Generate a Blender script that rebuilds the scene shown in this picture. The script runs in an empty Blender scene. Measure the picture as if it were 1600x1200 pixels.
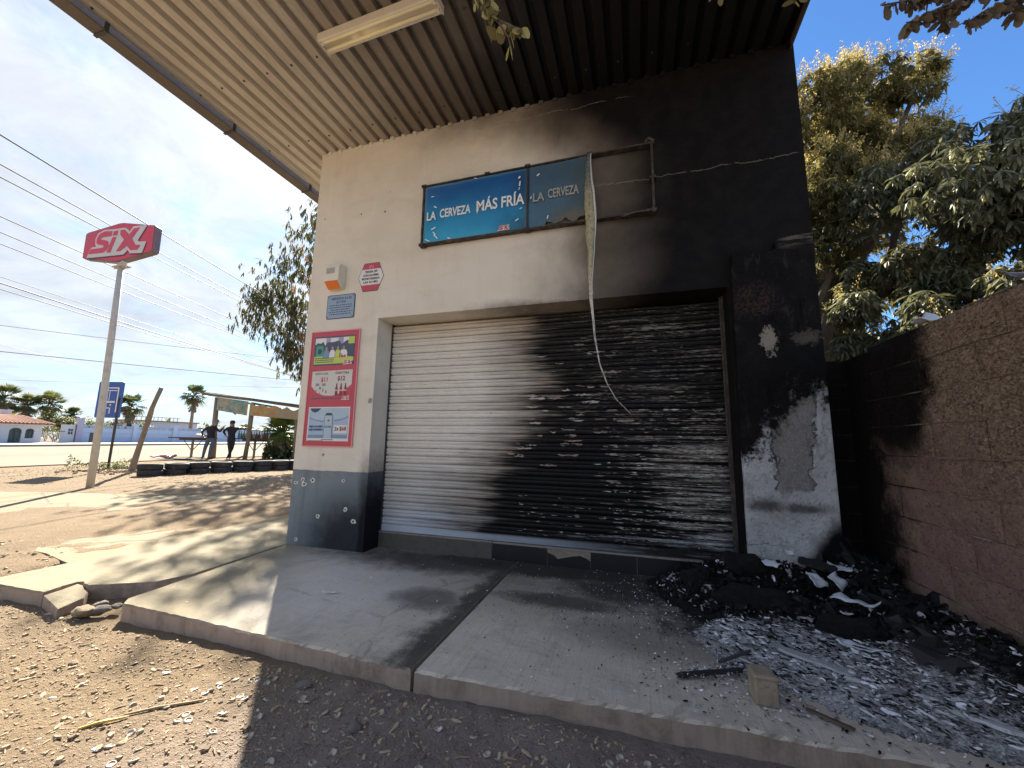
import bpy, bmesh, math, random
from mathutils import Vector, Matrix, noise
from math import sin, cos, pi, radians, sqrt, exp
random.seed(7)
RND = random.Random(11)
sc = bpy.context.scene
COL = sc.collection

# ---------------------------------------------------------------- camera
cam_d = bpy.data.cameras.new('camera')
cam = bpy.data.objects.new('camera', cam_d)
COL.objects.link(cam)
cam_d.sensor_width = 36.0
cam_d.lens = 36.0 * 625.0 / 1600.0
cam_d.clip_start = 0.05
cam_d.clip_end = 2000.0
_p, _r, _y = radians(8.41), radians(0.92), radians(17.28)
_f = Vector((-sin(_y) * cos(_p), cos(_y) * cos(_p), sin(_p)))
_r0 = Vector((cos(_y), sin(_y), 0)); _u0 = _r0.cross(_f)
_right = _r0 * cos(_r) + _u0 * sin(_r); _up = _u0 * cos(_r) - _r0 * sin(_r)
M4 = Matrix((_right, _up, -_f)).transposed().to_4x4()
M4.translation = Vector((3.7436, -3.7044, 1.145))
cam.matrix_world = M4
sc.camera = cam

# ---------------------------------------------------------------- sky, sun, exposure
SUN_EL = radians(37.5)
SX, SY = -0.690, 0.724
SUN = Vector((SX * cos(SUN_EL), SY * cos(SUN_EL), sin(SUN_EL)))
SKY_STRENGTH = 0.07
SUN_STRENGTH = 2.0
EXPOSURE = 3.35
world = bpy.data.worlds.new('World'); sc.world = world
world.use_nodes = True

def build_world():
    nt = world.node_tree; nt.nodes.clear()
    N = nt.nodes.new; L = nt.links.new
    out = N('ShaderNodeOutputWorld'); bg = N('ShaderNodeBackground')
    bg.inputs['Strength'].default_value = SKY_STRENGTH
    sky = N('ShaderNodeTexSky'); sky.sky_type = 'NISHITA'; sky.sun_disc = False
    sky.sun_elevation = SUN_EL; sky.sun_rotation = math.atan2(SX, SY)
    sky.air_density = 1.0; sky.dust_density = 0.25; sky.ozone_density = 1.5; sky.altitude = 30
    tc = N('ShaderNodeTexCoord')
    def m(op, a, b=None, c=None, clamp=False):
        n = N('ShaderNodeMath'); n.operation = op; n.use_clamp = clamp
        for i, v in enumerate((a, b, c)):
            if v is None: continue
            if isinstance(v, (int, float)): n.inputs[i].default_value = v
            else: L(v, n.inputs[i])
        return n.outputs[0]
    sep = N('ShaderNodeSeparateXYZ'); L(tc.outputs['Generated'], sep.inputs[0])
    X, Y, Z = sep.outputs
    den = m('ADD', m('MAXIMUM', Z, 0.0), 0.18)
    cmb = N('ShaderNodeCombineXYZ'); L(m('DIVIDE', X, den), cmb.inputs[0]); L(m('DIVIDE', Y, den), cmb.inputs[1])
    def nz(scale, det, rough, dist, off=0):
        n = N('ShaderNodeTexNoise'); n.noise_dimensions = '3D'
        n.inputs['Scale'].default_value = scale; n.inputs['Detail'].default_value = det
        n.inputs['Roughness'].default_value = rough; n.inputs['Distortion'].default_value = dist
        v = N('ShaderNodeVectorMath'); v.operation = 'ADD'; L(cmb.outputs[0], v.inputs[0]); v.inputs[1].default_value = (off, off * .7, off * .3)
        L(v.outputs[0], n.inputs['Vector'])
        return n.outputs[0]
    n1 = nz(1.3, 9, .62, .35, 3.1); n2 = nz(4.6, 8, .68, .7, 8.0); n3 = nz(.55, 3, .5, .2, 1.7)
    # thin cloud over the street side, widened behind the camera to brighten the shade
    side = m('ADD', m('MULTIPLY', X, -0.80), m('MULTIPLY', Y, -0.60))
    mr = N('ShaderNodeMapRange'); mr.interpolation_type = 'SMOOTHSTEP'
    mr.inputs['From Min'].default_value = -0.62; mr.inputs['From Max'].default_value = -0.20; L(side, mr.inputs['Value'])
    s = m('ADD', m('ADD', m('MULTIPLY', n1, .75), m('MULTIPLY', n2, .30)), m('MULTIPLY', n3, .35))
    low = m('MULTIPLY', m('SUBTRACT', 1.0, m('MINIMUM', m('MAXIMUM', Z, 0.0), 1.0)), 0.12)
    s = m('ADD', s, low)
    mr2 = N('ShaderNodeMapRange'); mr2.interpolation_type = 'SMOOTHSTEP'
    mr2.inputs['From Min'].default_value = 0.58; mr2.inputs['From Max'].default_value = 0.86; L(s, mr2.inputs['Value'])
    cl = m('MULTIPLY', mr2.outputs[0], mr.outputs[0], clamp=True)
    cl = m('MULTIPLY', cl, 0.92)
    # scattering of the sun in the thin cloud
    sunv = N('ShaderNodeVectorMath'); sunv.operation = 'DOT_PRODUCT'; sunv.inputs[1].default_value = SUN
    L(tc.outputs['Generated'], sunv.inputs[0])
    glow = m('POWER', m('MAXIMUM', sunv.outputs['Value'], 0.0), 9.0)
    tint = N('ShaderNodeMix'); tint.data_type = 'RGBA'; tint.blend_type = 'MULTIPLY'; tint.inputs[0].default_value = 1
    L(sky.outputs[0], tint.inputs[6]); tint.inputs[7].default_value = (0.165, 0.26, 0.36, 1)
    n4 = nz(2.6, 8, .66, .6, 5.5)
    br = m('MULTIPLY', m('ADD', 1.22, m('MULTIPLY', glow, .32)), m('ADD', .52, m('MULTIPLY', n4, .85)))
    ccol = N('ShaderNodeCombineColor')
    L(m('MULTIPLY', br, 1.0), ccol.inputs[0]); L(m('MULTIPLY', br, 1.035), ccol.inputs[1]); L(m('MULTIPLY', br, 1.07), ccol.inputs[2])
    mix = N('ShaderNodeMix'); mix.data_type = 'RGBA'
    L(cl, mix.inputs[0]); L(tint.outputs[2], mix.inputs[6]); L(ccol.outputs[0], mix.inputs[7])
    L(mix.outputs[2], bg.inputs['Color']); L(bg.outputs[0], out.inputs['Surface'])
build_world()

sun_d = bpy.data.lights.new('sun', 'SUN'); sun_d.energy = SUN_STRENGTH; sun_d.angle = radians(0.55)
sun_d.color = (1.0, 0.90, 0.74)
sun_o = bpy.data.objects.new('sun', sun_d); COL.objects.link(sun_o)
sun_o.rotation_euler = SUN.to_track_quat('Z', 'Y').to_euler()
sun_o.location = (-20, 20, 30)
sc.view_settings.view_transform = 'Standard'; sc.view_settings.look = 'None'
sc.view_settings.gamma = 1.0; sc.view_settings.use_curve_mapping = False
sc.view_settings.exposure = EXPOSURE
sc.render.engine = 'CYCLES'
sc.cycles.max_bounces = 8; sc.cycles.diffuse_bounces = 5; sc.cycles.transparent_max_bounces = 12

# ---------------------------------------------------------------- node helper
class T:
    def __init__(s, mat):
        s.nt = mat.node_tree; s.nt.nodes.clear()
        s.out = s.nt.nodes.new('ShaderNodeOutputMaterial')
        s.bsdf = s.nt.nodes.new('ShaderNodeBsdfPrincipled')
        s.nt.links.new(s.bsdf.outputs[0], s.out.inputs[0])
        s._pos = None
    def N(s, t): return s.nt.nodes.new(t)
    def put(s, v, sock):
        if v is None: return
        if isinstance(v, (int, float)):
            sock.default_value = v if sock.type == 'VALUE' else (v, v, v, 1) if sock.type == 'RGBA' else (v, v, v)
        elif isinstance(v, (tuple, list)):
            v = tuple(v)
            sock.default_value = (v + (1,) if len(v) == 3 and sock.type == 'RGBA' else v)
        else: s.nt.links.new(v, sock)
    def m(s, op, a, b=None, c=None, clamp=False):
        n = s.N('ShaderNodeMath'); n.operation = op; n.use_clamp = clamp
        for i, v in enumerate((a, b, c)): s.put(v, n.inputs[i])
        return n.outputs[0]
    def add(s, *a):
        r = a[0]
        for b in a[1:]: r = s.m('ADD', r, b)
        return r
    def mul(s, *a):
        r = a[0]
        for b in a[1:]: r = s.m('MULTIPLY', r, b)
        return r
    def sub(s, a, b): return s.m('SUBTRACT', a, b)
    def mx(s, a, b): return s.m('MAXIMUM', a, b)
    def mn(s, a, b): return s.m('MINIMUM', a, b)
    def inv(s, a): return s.m('SUBTRACT', 1.0, a)
    def ss(s, v, a, b):
        n = s.N('ShaderNodeMapRange'); n.interpolation_type = 'SMOOTHSTEP'
        s.put(v, n.inputs['Value']); n.inputs['From Min'].default_value = min(a, b); n.inputs['From Max'].default_value = max(a, b)
        if a > b: n.inputs['To Min'].default_value = 1; n.inputs['To Max'].default_value = 0
        return n.outputs[0]
    def mix(s, f, a, b, mode='MIX'):
        n = s.N('ShaderNodeMix'); n.data_type = 'RGBA'; n.blend_type = mode
        s.put(f, n.inputs[0]); s.put(a, n.inputs[6]); s.put(b, n.inputs[7]); return n.outputs[2]
    def pos(s):
        if s._pos is None:
            g = s.N('ShaderNodeNewGeometry'); s._pos = g.outputs['Position']
            q = s.N('ShaderNodeSeparateXYZ'); s.nt.links.new(s._pos, q.inputs[0]); s.x, s.y, s.z = q.outputs
        return s._pos
    def obj(s):
        return s.N('ShaderNodeTexCoord').outputs['Object']
    def vec(s, v, sc=(1, 1, 1), off=(0, 0, 0)):
        n = s.N('ShaderNodeMapping'); s.put(v, n.inputs[0]); n.inputs['Scale'].default_value = sc; n.inputs['Location'].default_value = off
        return n.outputs[0]
    def noise(s, v, scale, det=4, rough=.55, dist=0):
        n = s.N('ShaderNodeTexNoise'); s.put(v, n.inputs['Vector']); n.inputs['Scale'].default_value = scale
        n.inputs['Detail'].default_value = det; n.inputs['Roughness'].default_value = rough; n.inputs['Distortion'].default_value = dist
        return n.outputs[0]
    def vor(s, v, scale, feat='F1', out=0):
        n = s.N('ShaderNodeTexVoronoi'); n.feature = feat; s.put(v, n.inputs['Vector']); n.inputs['Scale'].default_value = scale
        return n.outputs[out]
    def rnd(s): return s.N('ShaderNodeObjectInfo').outputs['Random']
    def attr(s, name):
        n = s.N('ShaderNodeAttribute'); n.attribute_name = name; return n.outputs['Color']
    def attrf(s, name):
        n = s.N('ShaderNodeAttribute'); n.attribute_name = name; return n.outputs['Fac']
    def band(s, v, c, w, soft): return s.ss(s.m('ABSOLUTE', s.sub(v, c)), w + soft, w)
    def ell(s, cx, cy, rx, ry, soft=.5, u=None, v=None, wob=None):
        """soft ellipse mask"""
        a = s.m('DIVIDE', s.sub(u, cx), rx); b = s.m('DIVIDE', s.sub(v, cy), ry)
        d = s.m('SQRT', s.add(s.mul(a, a), s.mul(b, b)))
        if wob is not None: d = s.add(d, wob)
        return s.ss(d, 1 + soft, 1 - soft)
    def bump(s, h, dist=.01, strength=1.0, normal=None):
        n = s.N('ShaderNodeBump'); s.put(h, n.inputs['Height']); n.inputs['Distance'].default_value = dist; n.inputs['Strength'].default_value = strength
        if normal is not None: s.put(normal, n.inputs['Normal'])
        return n.outputs[0]
    def fin(s, col, rough=.8, metal=0.0, normal=None, spec=None, **kw):
        s.put(col, s.bsdf.inputs['Base Color']); s.put(rough, s.bsdf.inputs['Roughness']); s.put(metal, s.bsdf.inputs['Metallic'])
        if normal is not None: s.put(normal, s.bsdf.inputs['Normal'])
        if spec is not None: s.put(spec, s.bsdf.inputs['Specular IOR Level'])
        for k, v in kw.items(): s.put(v, s.bsdf.inputs[k.replace('_', ' ')])

MATS = {}
def material(name, fn):
    m = bpy.data.materials.new(name); m.use_nodes = True
    fn(T(m)); MATS[name] = m; return m

def simple(name, col, rough=.7, metal=0.0, var=.25, scale=8.0, bump=.0, spec=None, dirt=None):
    """plain coloured surface with a little tonal wear"""
    def f(t):
        v = t.obj(); n = t.noise(v, scale, 5, .6); n2 = t.noise(v, scale * 5, 3, .6)
        k = t.add(1 - var / 2 - var / 4, t.mul(n, var), t.mul(n2, var / 2))
        g = t.N('ShaderNodeCombineColor')
        for i in range(3): t.put(t.mul(k, col[i]), g.inputs[i])
        c = g.outputs[0]
        if dirt: c = t.mix(t.mul(t.ss(n, .45, .7), .6), c, dirt)
        t.fin(c, rough, metal, t.bump(n2, bump) if bump else None, spec)
    return material(name, f)

# ---------------------------------------------------------------- mesh helper
class MB:
    def __init__(s): s.v = []; s.f = []; s.mi = []; s.cols = None; s.tint = []
    def add(s, vs, fs, mi=0, tint=0.5):
        o = len(s.v); s.v.extend([tuple(v) for v in vs]); s.f.extend([tuple(i + o for i in f) for f in fs])
        s.mi.extend([mi] * len(fs)); s.tint.extend([tint] * len(vs))
        return s
    def box(s, a, b, mi=0, M=None, tint=.5):
        x0, y0, z0 = a; x1, y1, z1 = b
        vs = [Vector(p) for p in ((x0,y0,z0),(x1,y0,z0),(x1,y1,z0),(x0,y1,z0),(x0,y0,z1),(x1,y0,z1),(x1,y1,z1),(x0,y1,z1))]
        if M is not None: vs = [M @ v for v in vs]
        return s.add(vs, [(0,3,2,1),(4,5,6,7),(0,1,5,4),(1,2,6,5),(2,3,7,6),(3,0,4,7)], mi, tint)
    def tube(s, pts, rs, n=8, mi=0, cap=True, tint=.5):
        pts = [Vector(p) for p in pts]
        if isinstance(rs, (int, float)): rs = [rs] * len(pts)
        vs = []; fs = []; ref = None
        for i, p in enumerate(pts):
            d = (pts[min(i + 1, len(pts) - 1)] - pts[max(i - 1, 0)]).normalized()
            if ref is None: ref = Vector((0, 0, 1)) if abs(d.z) < .9 else Vector((1, 0, 0))
            u = d.cross(ref).normalized(); w = u.cross(d).normalized(); ref = w
            for k in range(n):
                a = 2 * pi * k / n; vs.append(p + (u * cos(a) + w * sin(a)) * rs[i])
        for i in range(len(pts) - 1):
            for k in range(n):
                fs.append((i*n+k, i*n+(k+1)%n, (i+1)*n+(k+1)%n, (i+1)*n+k))
        if cap: fs.append(tuple(range(n))[::-1]); fs.append(tuple((len(pts)-1)*n + k for k in range(n)))
        return s.add(vs, fs, mi, tint)
    def prism(s, poly, z0, z1, mi=0, M=None, side_mi=None, tint=.5):
        """poly in x,y (counter-clockwise), extruded z0..z1"""
        n = len(poly)
        vs = [Vector((p[0], p[1], z0)) for p in poly] + [Vector((p[0], p[1], z1)) for p in poly]
        if M is not None: vs = [M @ v for v in vs]
        o = len(s.v); s.add(vs, [tuple(range(n))[::-1], tuple(range(n, 2*n))], mi, tint)
        s.f.extend([(o+i, o+(i+1)%n, o+n+(i+1)%n, o+n+i) for i in range(n)]); s.mi.extend([mi if side_mi is None else side_mi] * n)
        return s
    def lathe(s, prof, n=16, M=None, mi=0, tint=.5):
        vs = []; fs = []
        for r, z in prof:
            for k in range(n): vs.append(Vector((r*cos(2*pi*k/n), r*sin(2*pi*k/n), z)))
        for i in range(len(prof)-1):
            for k in range(n): fs.append((i*n+k, i*n+(k+1)%n, (i+1)*n+(k+1)%n, (i+1)*n+k))
        if M is not None: vs = [M @ v for v in vs]
        return s.add(vs, fs, mi, tint)
    def mesh(s, name, mats=None, smooth=False):
        me = bpy.data.meshes.new(name); me.from_pydata(s.v, [], s.f)
        for m in (mats if isinstance(mats, (list, tuple)) else [mats] if mats else []): me.materials.append(m)
        me.polygons.foreach_set('material_index', s.mi)
        a = me.attributes.new('tint', 'FLOAT', 'POINT'); a.data.foreach_set('value', s.tint)
        if smooth: me.polygons.foreach_set('use_smooth', [True] * len(s.f))
        me.update(); return me
    def build(s, name, mats=None, parent=None, smooth=False, loc=None):
        return link(name, s.mesh(name, mats, smooth), parent, loc)

def link(name, me, parent=None, loc=None, rot=None):
    o = bpy.data.objects.new(name, me); COL.objects.link(o)
    if parent is not None: o.parent = parent
    if loc is not None: o.location = loc
    if rot is not None: o.rotation_euler = rot
    return o
def tag(o, label=None, cat=None, group=None, kind=None):
    if label: o['label'] = label
    if cat: o['category'] = cat
    if group: o['group'] = group
    if kind: o['kind'] = kind
    return o
def thing(name, label, cat, loc=(0,0,0), rz=0, group=None):
    o = bpy.data.objects.new(name, None); COL.objects.link(o); o.empty_display_size = .1
    o.location = loc; o.rotation_euler = (0, 0, rz); return tag(o, label, cat, group)
def copy_tree(o, parent=None):
    c = o.copy(); COL.objects.link(c); c.parent = parent
    for ch in list(o.children): copy_tree(ch, c)
    return c
def bevel(o, w=.01, seg=2):
    m = o.modifiers.new('bevel', 'BEVEL'); m.width = w; m.segments = seg; m.limit_method = 'ANGLE'; m.angle_limit = radians(40)
def text_mesh(body, size, mat, name, parent, M, xs=1.0, offset=0.0, depth=.001, align='LEFT', shear=0.0):
    """flat printed lettering as thin geometry; M places the text plane"""
    cu = bpy.data.curves.new('t', 'FONT'); cu.body = body; cu.size = size; cu.align_x = align; cu.offset = offset
    cu.extrude = depth; cu.shear = shear; cu.resolution_u = 3
    ob = bpy.data.objects.new('t', cu); COL.objects.link(ob)
    dg = bpy.context.evaluated_depsgraph_get(); dg.update()
    me = bpy.data.meshes.new_from_object(ob.evaluated_get(dg))
    bpy.data.objects.remove(ob); bpy.data.curves.remove(cu)
    me.transform(M @ Matrix.Diagonal((xs, 1, 1, 1))); me.materials.clear(); me.materials.append(mat)
    return link(name, me, parent)
def smooth01(a, b, v):
    t = max(0.0, min(1.0, (v - a) / (b - a))); return t * t * (3 - 2 * t)
def N3(x, y, z=0.0): return noise.noise(Vector((x, y, z)))
def fbm(x, y, z=0.0, o=4): return noise.fractal(Vector((x, y, z)), 1.0, 2.0, o)
def g0(x, y):
    s = -0.8 * x + 0.6 * (y + 1.6) - 0.8
    return -0.11 + 0.0175 * min(max(0.0, s), 60.0)
def gz(x, y):
    s = -0.8 * x + 0.6 * (y + 1.6) - 0.8
    up = .082 * smooth01(-1.22, -1.5, x) * smooth01(-1.8, -1.68, y + .05 * N3(x * 2, 3)) * (1 - smooth01(1.5, 7.5, s))
    return g0(x, y) + up
# frames for print on the front wall: x right, z up, facing -y
def wallM(x, z, y=0.0, s=1.0): return Matrix.Translation((x, y, z)) @ Matrix.Rotation(pi / 2, 4, 'X')

# ---------------------------------------------------------------- materials of the place
def m_wall(t):
    p = t.pos(); x, y, z = t.x, t.y, t.z
    n1 = t.noise(p, 1.6, 4, .6, .3); n2 = t.noise(p, 7, 5, .65); n3 = t.noise(p, 45, 4, .6)
    streak = t.noise(t.vec(p, (9, 9, .6)), 1, 4, .6)
    plast = t.noise(t.vec(p, (1.2, 1.2, 3.5)), 1.6, 5, .6, .6)
    base = t.mix(t.ss(n1, .35, .68), (.73, .675, .58), (.67, .61, .515))
    base = t.mix(t.mul(t.ss(plast, .5, .72), .30), base, (.58, .50, .39))
    base = t.mix(t.mul(t.ss(streak, .52, .75), .22), base, (.52, .46, .38))
    base = t.mix(t.mul(t.ss(n3, .60, .72), .18), base, (.40, .36, .30))
    # grey painted dado
    dz = t.add(z, t.mul(t.sub(t.noise(t.vec(p, (3, 3, 3)), 3, 4), .5), .02))
    grey = t.mix(t.ss(n2, .3, .7), (.24, .275, .30), (.19, .215, .235))
    grey = t.mix(t.mul(t.ss(streak, .5, .72), .35), grey, (.12, .14, .15))
    base = t.mix(t.ss(dz, .815, .808), base, grey)
    # soot: the fire stood at the right end of the shop front
    wob = t.add(t.mul(t.sub(n1, .5), .55), t.mul(t.sub(n2, .5), .16))
    xx = t.add(x, wob)
    lean = t.add(t.mul(t.ss(z, 3.9, 4.72), .75), t.mul(t.ss(z, 2.9, 2.45), .12))
    xs = t.add(xx, lean)
    brown = t.ss(xs, 2.55, 3.6)
    black = t.ss(xs, 3.20, 4.12)
    top = t.mul(t.ss(t.add(z, t.mul(t.sub(n2, .5), .15)), 4.36, 4.76), t.ss(xx, .9, 2.3))
    lint = t.mul(t.ss(t.sub(z, t.mul(t.sub(n2, .5), .12)), 2.62, 2.50), t.ss(xx, 1.8, 2.7))
    br = t.mx(t.mx(t.mul(brown, .86), t.mul(top, .72)), t.mul(lint, .75))
    col = t.mix(br, base, (.085, .062, .046))
    sootc = t.mix(t.ss(n2, .35, .7), (.0055, .0050, .0055), (.0110, .0098, .0098))
    col = t.mix(black, col, sootc)
    # burnt lower corner of the left pier and its jamb
    lo = t.ell(.88, .02, .62, .52, .55, x, z, t.mul(t.sub(n2, .5), .8))
    lo2 = t.ell(1.02, .10, .16, .72, .55, x, z, t.mul(t.sub(n2, .5), .6))
    col = t.mix(t.mx(t.mul(lo, .88), t.mul(lo2, .97)), col, (.006, .006, .008))
    # cracks, dusted pale
    def crack(x0, x1, zc, sl, w=.006, k=1.0):
        wv = t.mul(t.sub(t.noise(t.vec(p, (1, 1, .2)), 2.4, 6, .72), .5), .17)
        d = t.m('ABSOLUTE', t.sub(t.sub(z, t.add(zc, t.mul(t.sub(x, x0), sl))), wv))
        a = t.mul(t.ss(d, w, w * .3), t.ss(x, x0 - .05, x0 + .1), t.ss(x, x1 + .1, x1 - .1))
        return t.mul(a, t.ss(t.noise(p, 9, 3), .38, .5), k)
    c1 = crack(2.1, 3.75, 4.63, -.02, .006, .8); c2 = crack(3.35, 5.2, 3.66, .0, .007, .75)
    ck = t.mx(c1, c2)
    ck = t.mul(ck, t.sub(1, t.mul(black, .55)))
    col = t.mix(ck, col, (.36, .30, .24))
    rough = t.add(.78, t.mul(n3, .15))
    h = t.add(t.mul(n3, .35), t.mul(n2, 1.0), t.mul(plast, .9), t.mul(ck, -1.2))
    t.fin(col, rough, 0, t.bump(h, .009, .7), .15)
material('wall_plaster', m_wall)

def m_pil(t):
    p = t.pos(); x, y, z = t.x, t.y, t.z
    n1 = t.noise(p, 2.6, 5, .65, .5); n2 = t.noise(p, 10, 6, .7); n3 = t.noise(p, 60, 3, .6); n4 = t.noise(t.vec(p, (1, 1, 1), (4, 2, 7)), 3.2, 8, .74, .2); n5 = t.noise(p, 30, 5, .75, .4)
    white = t.mix(t.ss(n1, .3, .7), (.60, .62, .635), (.42, .435, .45))
    white = t.mix(t.mul(t.ss(n2, .52, .66), .55), white, (.26, .26, .26)); white = t.mix(t.mul(t.ss(n5, .52, .66), .55), white, (.20, .20, .20)); white = t.mix(t.mul(t.ss(n4, .56, .62), .5), white, (.33, .32, .31))
    # bare render where the paint came away
    fw = t.add(t.mul(t.sub(n5, .5), 2.6), t.mul(t.sub(n2, .5), 1.6))
    un = t.add(t.mul(t.sub(n4, .5), .34), 0)
    uz = t.add(z, t.mul(t.sub(n2, .5), .12))
    bare = t.mul(t.ss(t.sub(t.m('ABSOLUTE', t.sub(t.add(x, un), 4.90)), t.mul(t.sub(z, 1.2), .06)), .145, .13), t.ss(uz, .80, .83), t.ss(uz, 1.80, 1.60))
    col = t.mix(bare, white, t.mix(t.ss(n3, .35, .65), (.29, .28, .27), (.22, .21, .205)))
    edge = t.mul(t.ss(t.m('ABSOLUTE', t.sub(t.m('ABSOLUTE', t.sub(t.add(x, un), 4.90)), t.add(.14, t.mul(t.sub(z, 1.2), .06)))), .010, .003), t.ss(uz, .80, .83), t.ss(uz, 1.75, 1.60))
    col = t.mix(t.mul(edge, .75), col, (.10, .10, .10))
    # charred upper part, eaten away unevenly
    zb = t.add(z, t.mul(t.sub(n4, .5), 1.1), t.mul(t.sub(n2, .5), .5), t.mul(t.sub(x, 4.87), -.75))
    blk = t.ss(zb, 1.26, 1.42)
    haze = t.ss(zb, .95, 1.5)
    sp = t.mul(t.ss(t.noise(p, 26, 6, .75), .52, .57), t.ss(x, 4.86, 4.74), t.ss(z, .96, 1.05))
    col = t.mix(t.mul(sp, .9), col, (.03, .03, .03))
    col = t.mix(t.mul(haze, .35), col, (.12, .11, .10))
    bc = t.mix(t.ss(n1, .45, .75), (.0050, .0048, .0052), (.014, .012, .012))
    bc = t.mix(t.mul(t.ss(t.noise(t.vec(p, (4, 4, 1.3)), 4, 7, .75, .6), .56, .64), .55), bc, (.045, .036, .031))
    bc = t.mix(t.mul(t.ell(4.72, 2.36, .16, .15, .5, x, z, t.mul(t.sub(n2, .5), 1.)), .55, t.ss(n3, .4, .6)), bc, (.07, .04, .034))
    col = t.mix(blk, col, bc)
    pale = t.ell(4.80, 2.00, .055, .12, .15, x, z, fw)
    pale2 = t.ell(5.06, 2.02, .09, .06, .3, x, z, fw)
    col = t.mix(pale, col, (.27, .235, .19)); col = t.mix(t.mul(pale2, .5), col, (.16, .13, .11))
    col = t.mix(t.mul(t.ss(t.add(z, t.mul(t.sub(n2, .5), .1)), 2.76, 2.85), t.ss(x, 4.9, 4.97), t.ss(t.noise(t.vec(p, (1.2, 1, 6)), 6, 6, .75), .42, .6), .8), col, (.14, .12, .095))
    # stain bar and the black corner at the foot
    st = t.mx(t.ell(4.69, .70, .13, .045, .7, x, z, fw), t.ell(4.93, .685, .17, .032, .8, x, z, fw))
    col = t.mix(t.mul(st, .85), col, (.055, .05, .045))
    dg = t.add(x, t.mul(z, -.62), t.mul(t.sub(n1, .5), .16))
    cor = t.mul(t.ss(dg, 4.665, 4.80), t.ss(t.add(z, t.mul(t.sub(n1, .5), .2)), .82, .55))
    col = t.mix(t.mul(cor, .6), col, (.10, .085, .07)); col = t.mix(t.mul(t.ss(dg, 4.72, 4.82), t.ss(z, .66, .50)), col, (.0045, .0045, .006))
    wv = t.mul(t.sub(t.noise(p, 5, 6, .75), .5), .20)
    ck = t.ss(t.m('ABSOLUTE', t.sub(z, t.add(.40, wv))), .0055, .002)
    col = t.mix(t.mul(ck, .8, t.ss(x, 4.83, 4.78)), col, (.08, .08, .08))
    t.fin(col, .8, 0, t.bump(t.add(t.mul(n2, .8), t.mul(n3, .35), t.mul(bare, -.8), t.mul(n4, 1.2), t.mul(n5, .8)), .018, 1.0), .15)
material('pilaster_plaster', m_pil)

def m_shut(t):
    p = t.pos(); x, y, z = t.x, t.y, t.z
    slat = t.rnd()
    st = t.noise(t.vec(p, (1.1, 1, 26)), 1.5, 6, .7, .2)       # streaks that follow the slats
    fine = t.noise(t.vec(p, (9, 9, 40)), 2.2, 5, .75)
    n1 = t.noise(p, 1.3, 4, .6, .4); n2 = t.noise(p, 14, 5, .7)
    white = t.mix(t.ss(n1, .3, .7), (.80, .765, .70), (.73, .695, .63))
    white = t.mix(t.mul(t.ss(st, .5, .75), .30), white, (.40, .36, .31))
    white = t.mix(t.mul(slat, .16), white, (.44, .40, .35))
    white = t.mix(t.mul(t.ss(n2, .62, .70), .35), white, (.20, .17, .15))
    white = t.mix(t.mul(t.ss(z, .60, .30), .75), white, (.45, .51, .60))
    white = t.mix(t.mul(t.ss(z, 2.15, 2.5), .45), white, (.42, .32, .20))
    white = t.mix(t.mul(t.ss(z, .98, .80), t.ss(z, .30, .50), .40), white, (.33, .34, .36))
    # soot edge, running down the shutter in a bow
    bow = t.mul(t.ss(z, 1.6, .35), .62)
    hi = t.mul(t.ss(z, 1.7, 2.45), .02)
    jag = t.add(t.mul(t.sub(st, .5), 1.05), t.mul(t.sub(slat, .5), .22), t.mul(t.sub(n1, .5), .5))
    xs = t.add(x, bow, hi, jag)
    haze = t.ss(xs, 1.95, 2.85); blk = t.ss(xs, 2.62, 3.02)
    brownc = t.mix(t.ss(st, .4, .7), (.16, .115, .07), (.075, .055, .038))
    col = t.mix(t.mul(haze, .70), white, brownc)
    sootc = t.mix(t.ss(fine, .4, .7), (.0045, .0043, .0048), (.012, .011, .011))
    col = t.mix(blk, col, sootc)
    # right side burnt clean to ash and scale
    reg = t.mul(t.ss(t.add(x, t.mul(t.sub(z, 1.0), .30), jag), 3.35, 4.05), t.ss(t.add(z, t.mul(t.sub(n1, .5), 1.2)), 1.85, 1.05))
    lowbar = t.mul(t.ss(t.add(x, t.mul(jag, .6)), 2.65, 3.3), t.ss(z, .52, .24), .75)
    fade = t.add(t.mul(t.mx(reg, lowbar), .30), -.185)
    ash = t.ss(t.add(st, fade, t.mul(t.sub(fine, .5), .5)), .545, .64)
    ash = t.mul(ash, t.mx(reg, lowbar))
    deep = t.mul(t.ss(x, 4.60, 4.40), t.ss(t.add(z, t.mul(t.sub(st, .5), .5)), .12, .42))
    ashc = t.mix(t.ss(fine, .40, .56), (.66, .64, .58), (.11, .10, .09))
    ashc = t.mix(t.mul(t.ss(z, .5, .25), .5), ashc, (.40, .46, .54))
    col = t.mix(t.mul(ash, deep), col, ashc)
    up = t.mul(t.ss(x, 2.8, 3.6), t.ss(z, 1.1, 1.6), t.ss(t.add(st, t.mul(t.sub(fine, .5), .8)), .555, .64))
    col = t.mix(t.mul(up, .75), col, (.24, .23, .215))
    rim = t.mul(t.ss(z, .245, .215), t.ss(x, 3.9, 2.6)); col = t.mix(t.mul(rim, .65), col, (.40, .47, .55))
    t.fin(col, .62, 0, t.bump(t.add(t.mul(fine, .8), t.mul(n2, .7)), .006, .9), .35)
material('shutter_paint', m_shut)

def m_flake(t):
    tn = t.attrf('tint')
    c = t.mix(t.ss(tn, .0, .5), (.055, .045, .04), (.25, .20, .165)); c = t.mix(t.ss(tn, .55, .95), c, (.50, .46, .41))
    c = t.mix(t.mul(t.ss(tn, .94, .97), .8), c, (.36, .16, .11))
    t.fin(c, .8)
material('paint_flakes', m_flake)

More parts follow.
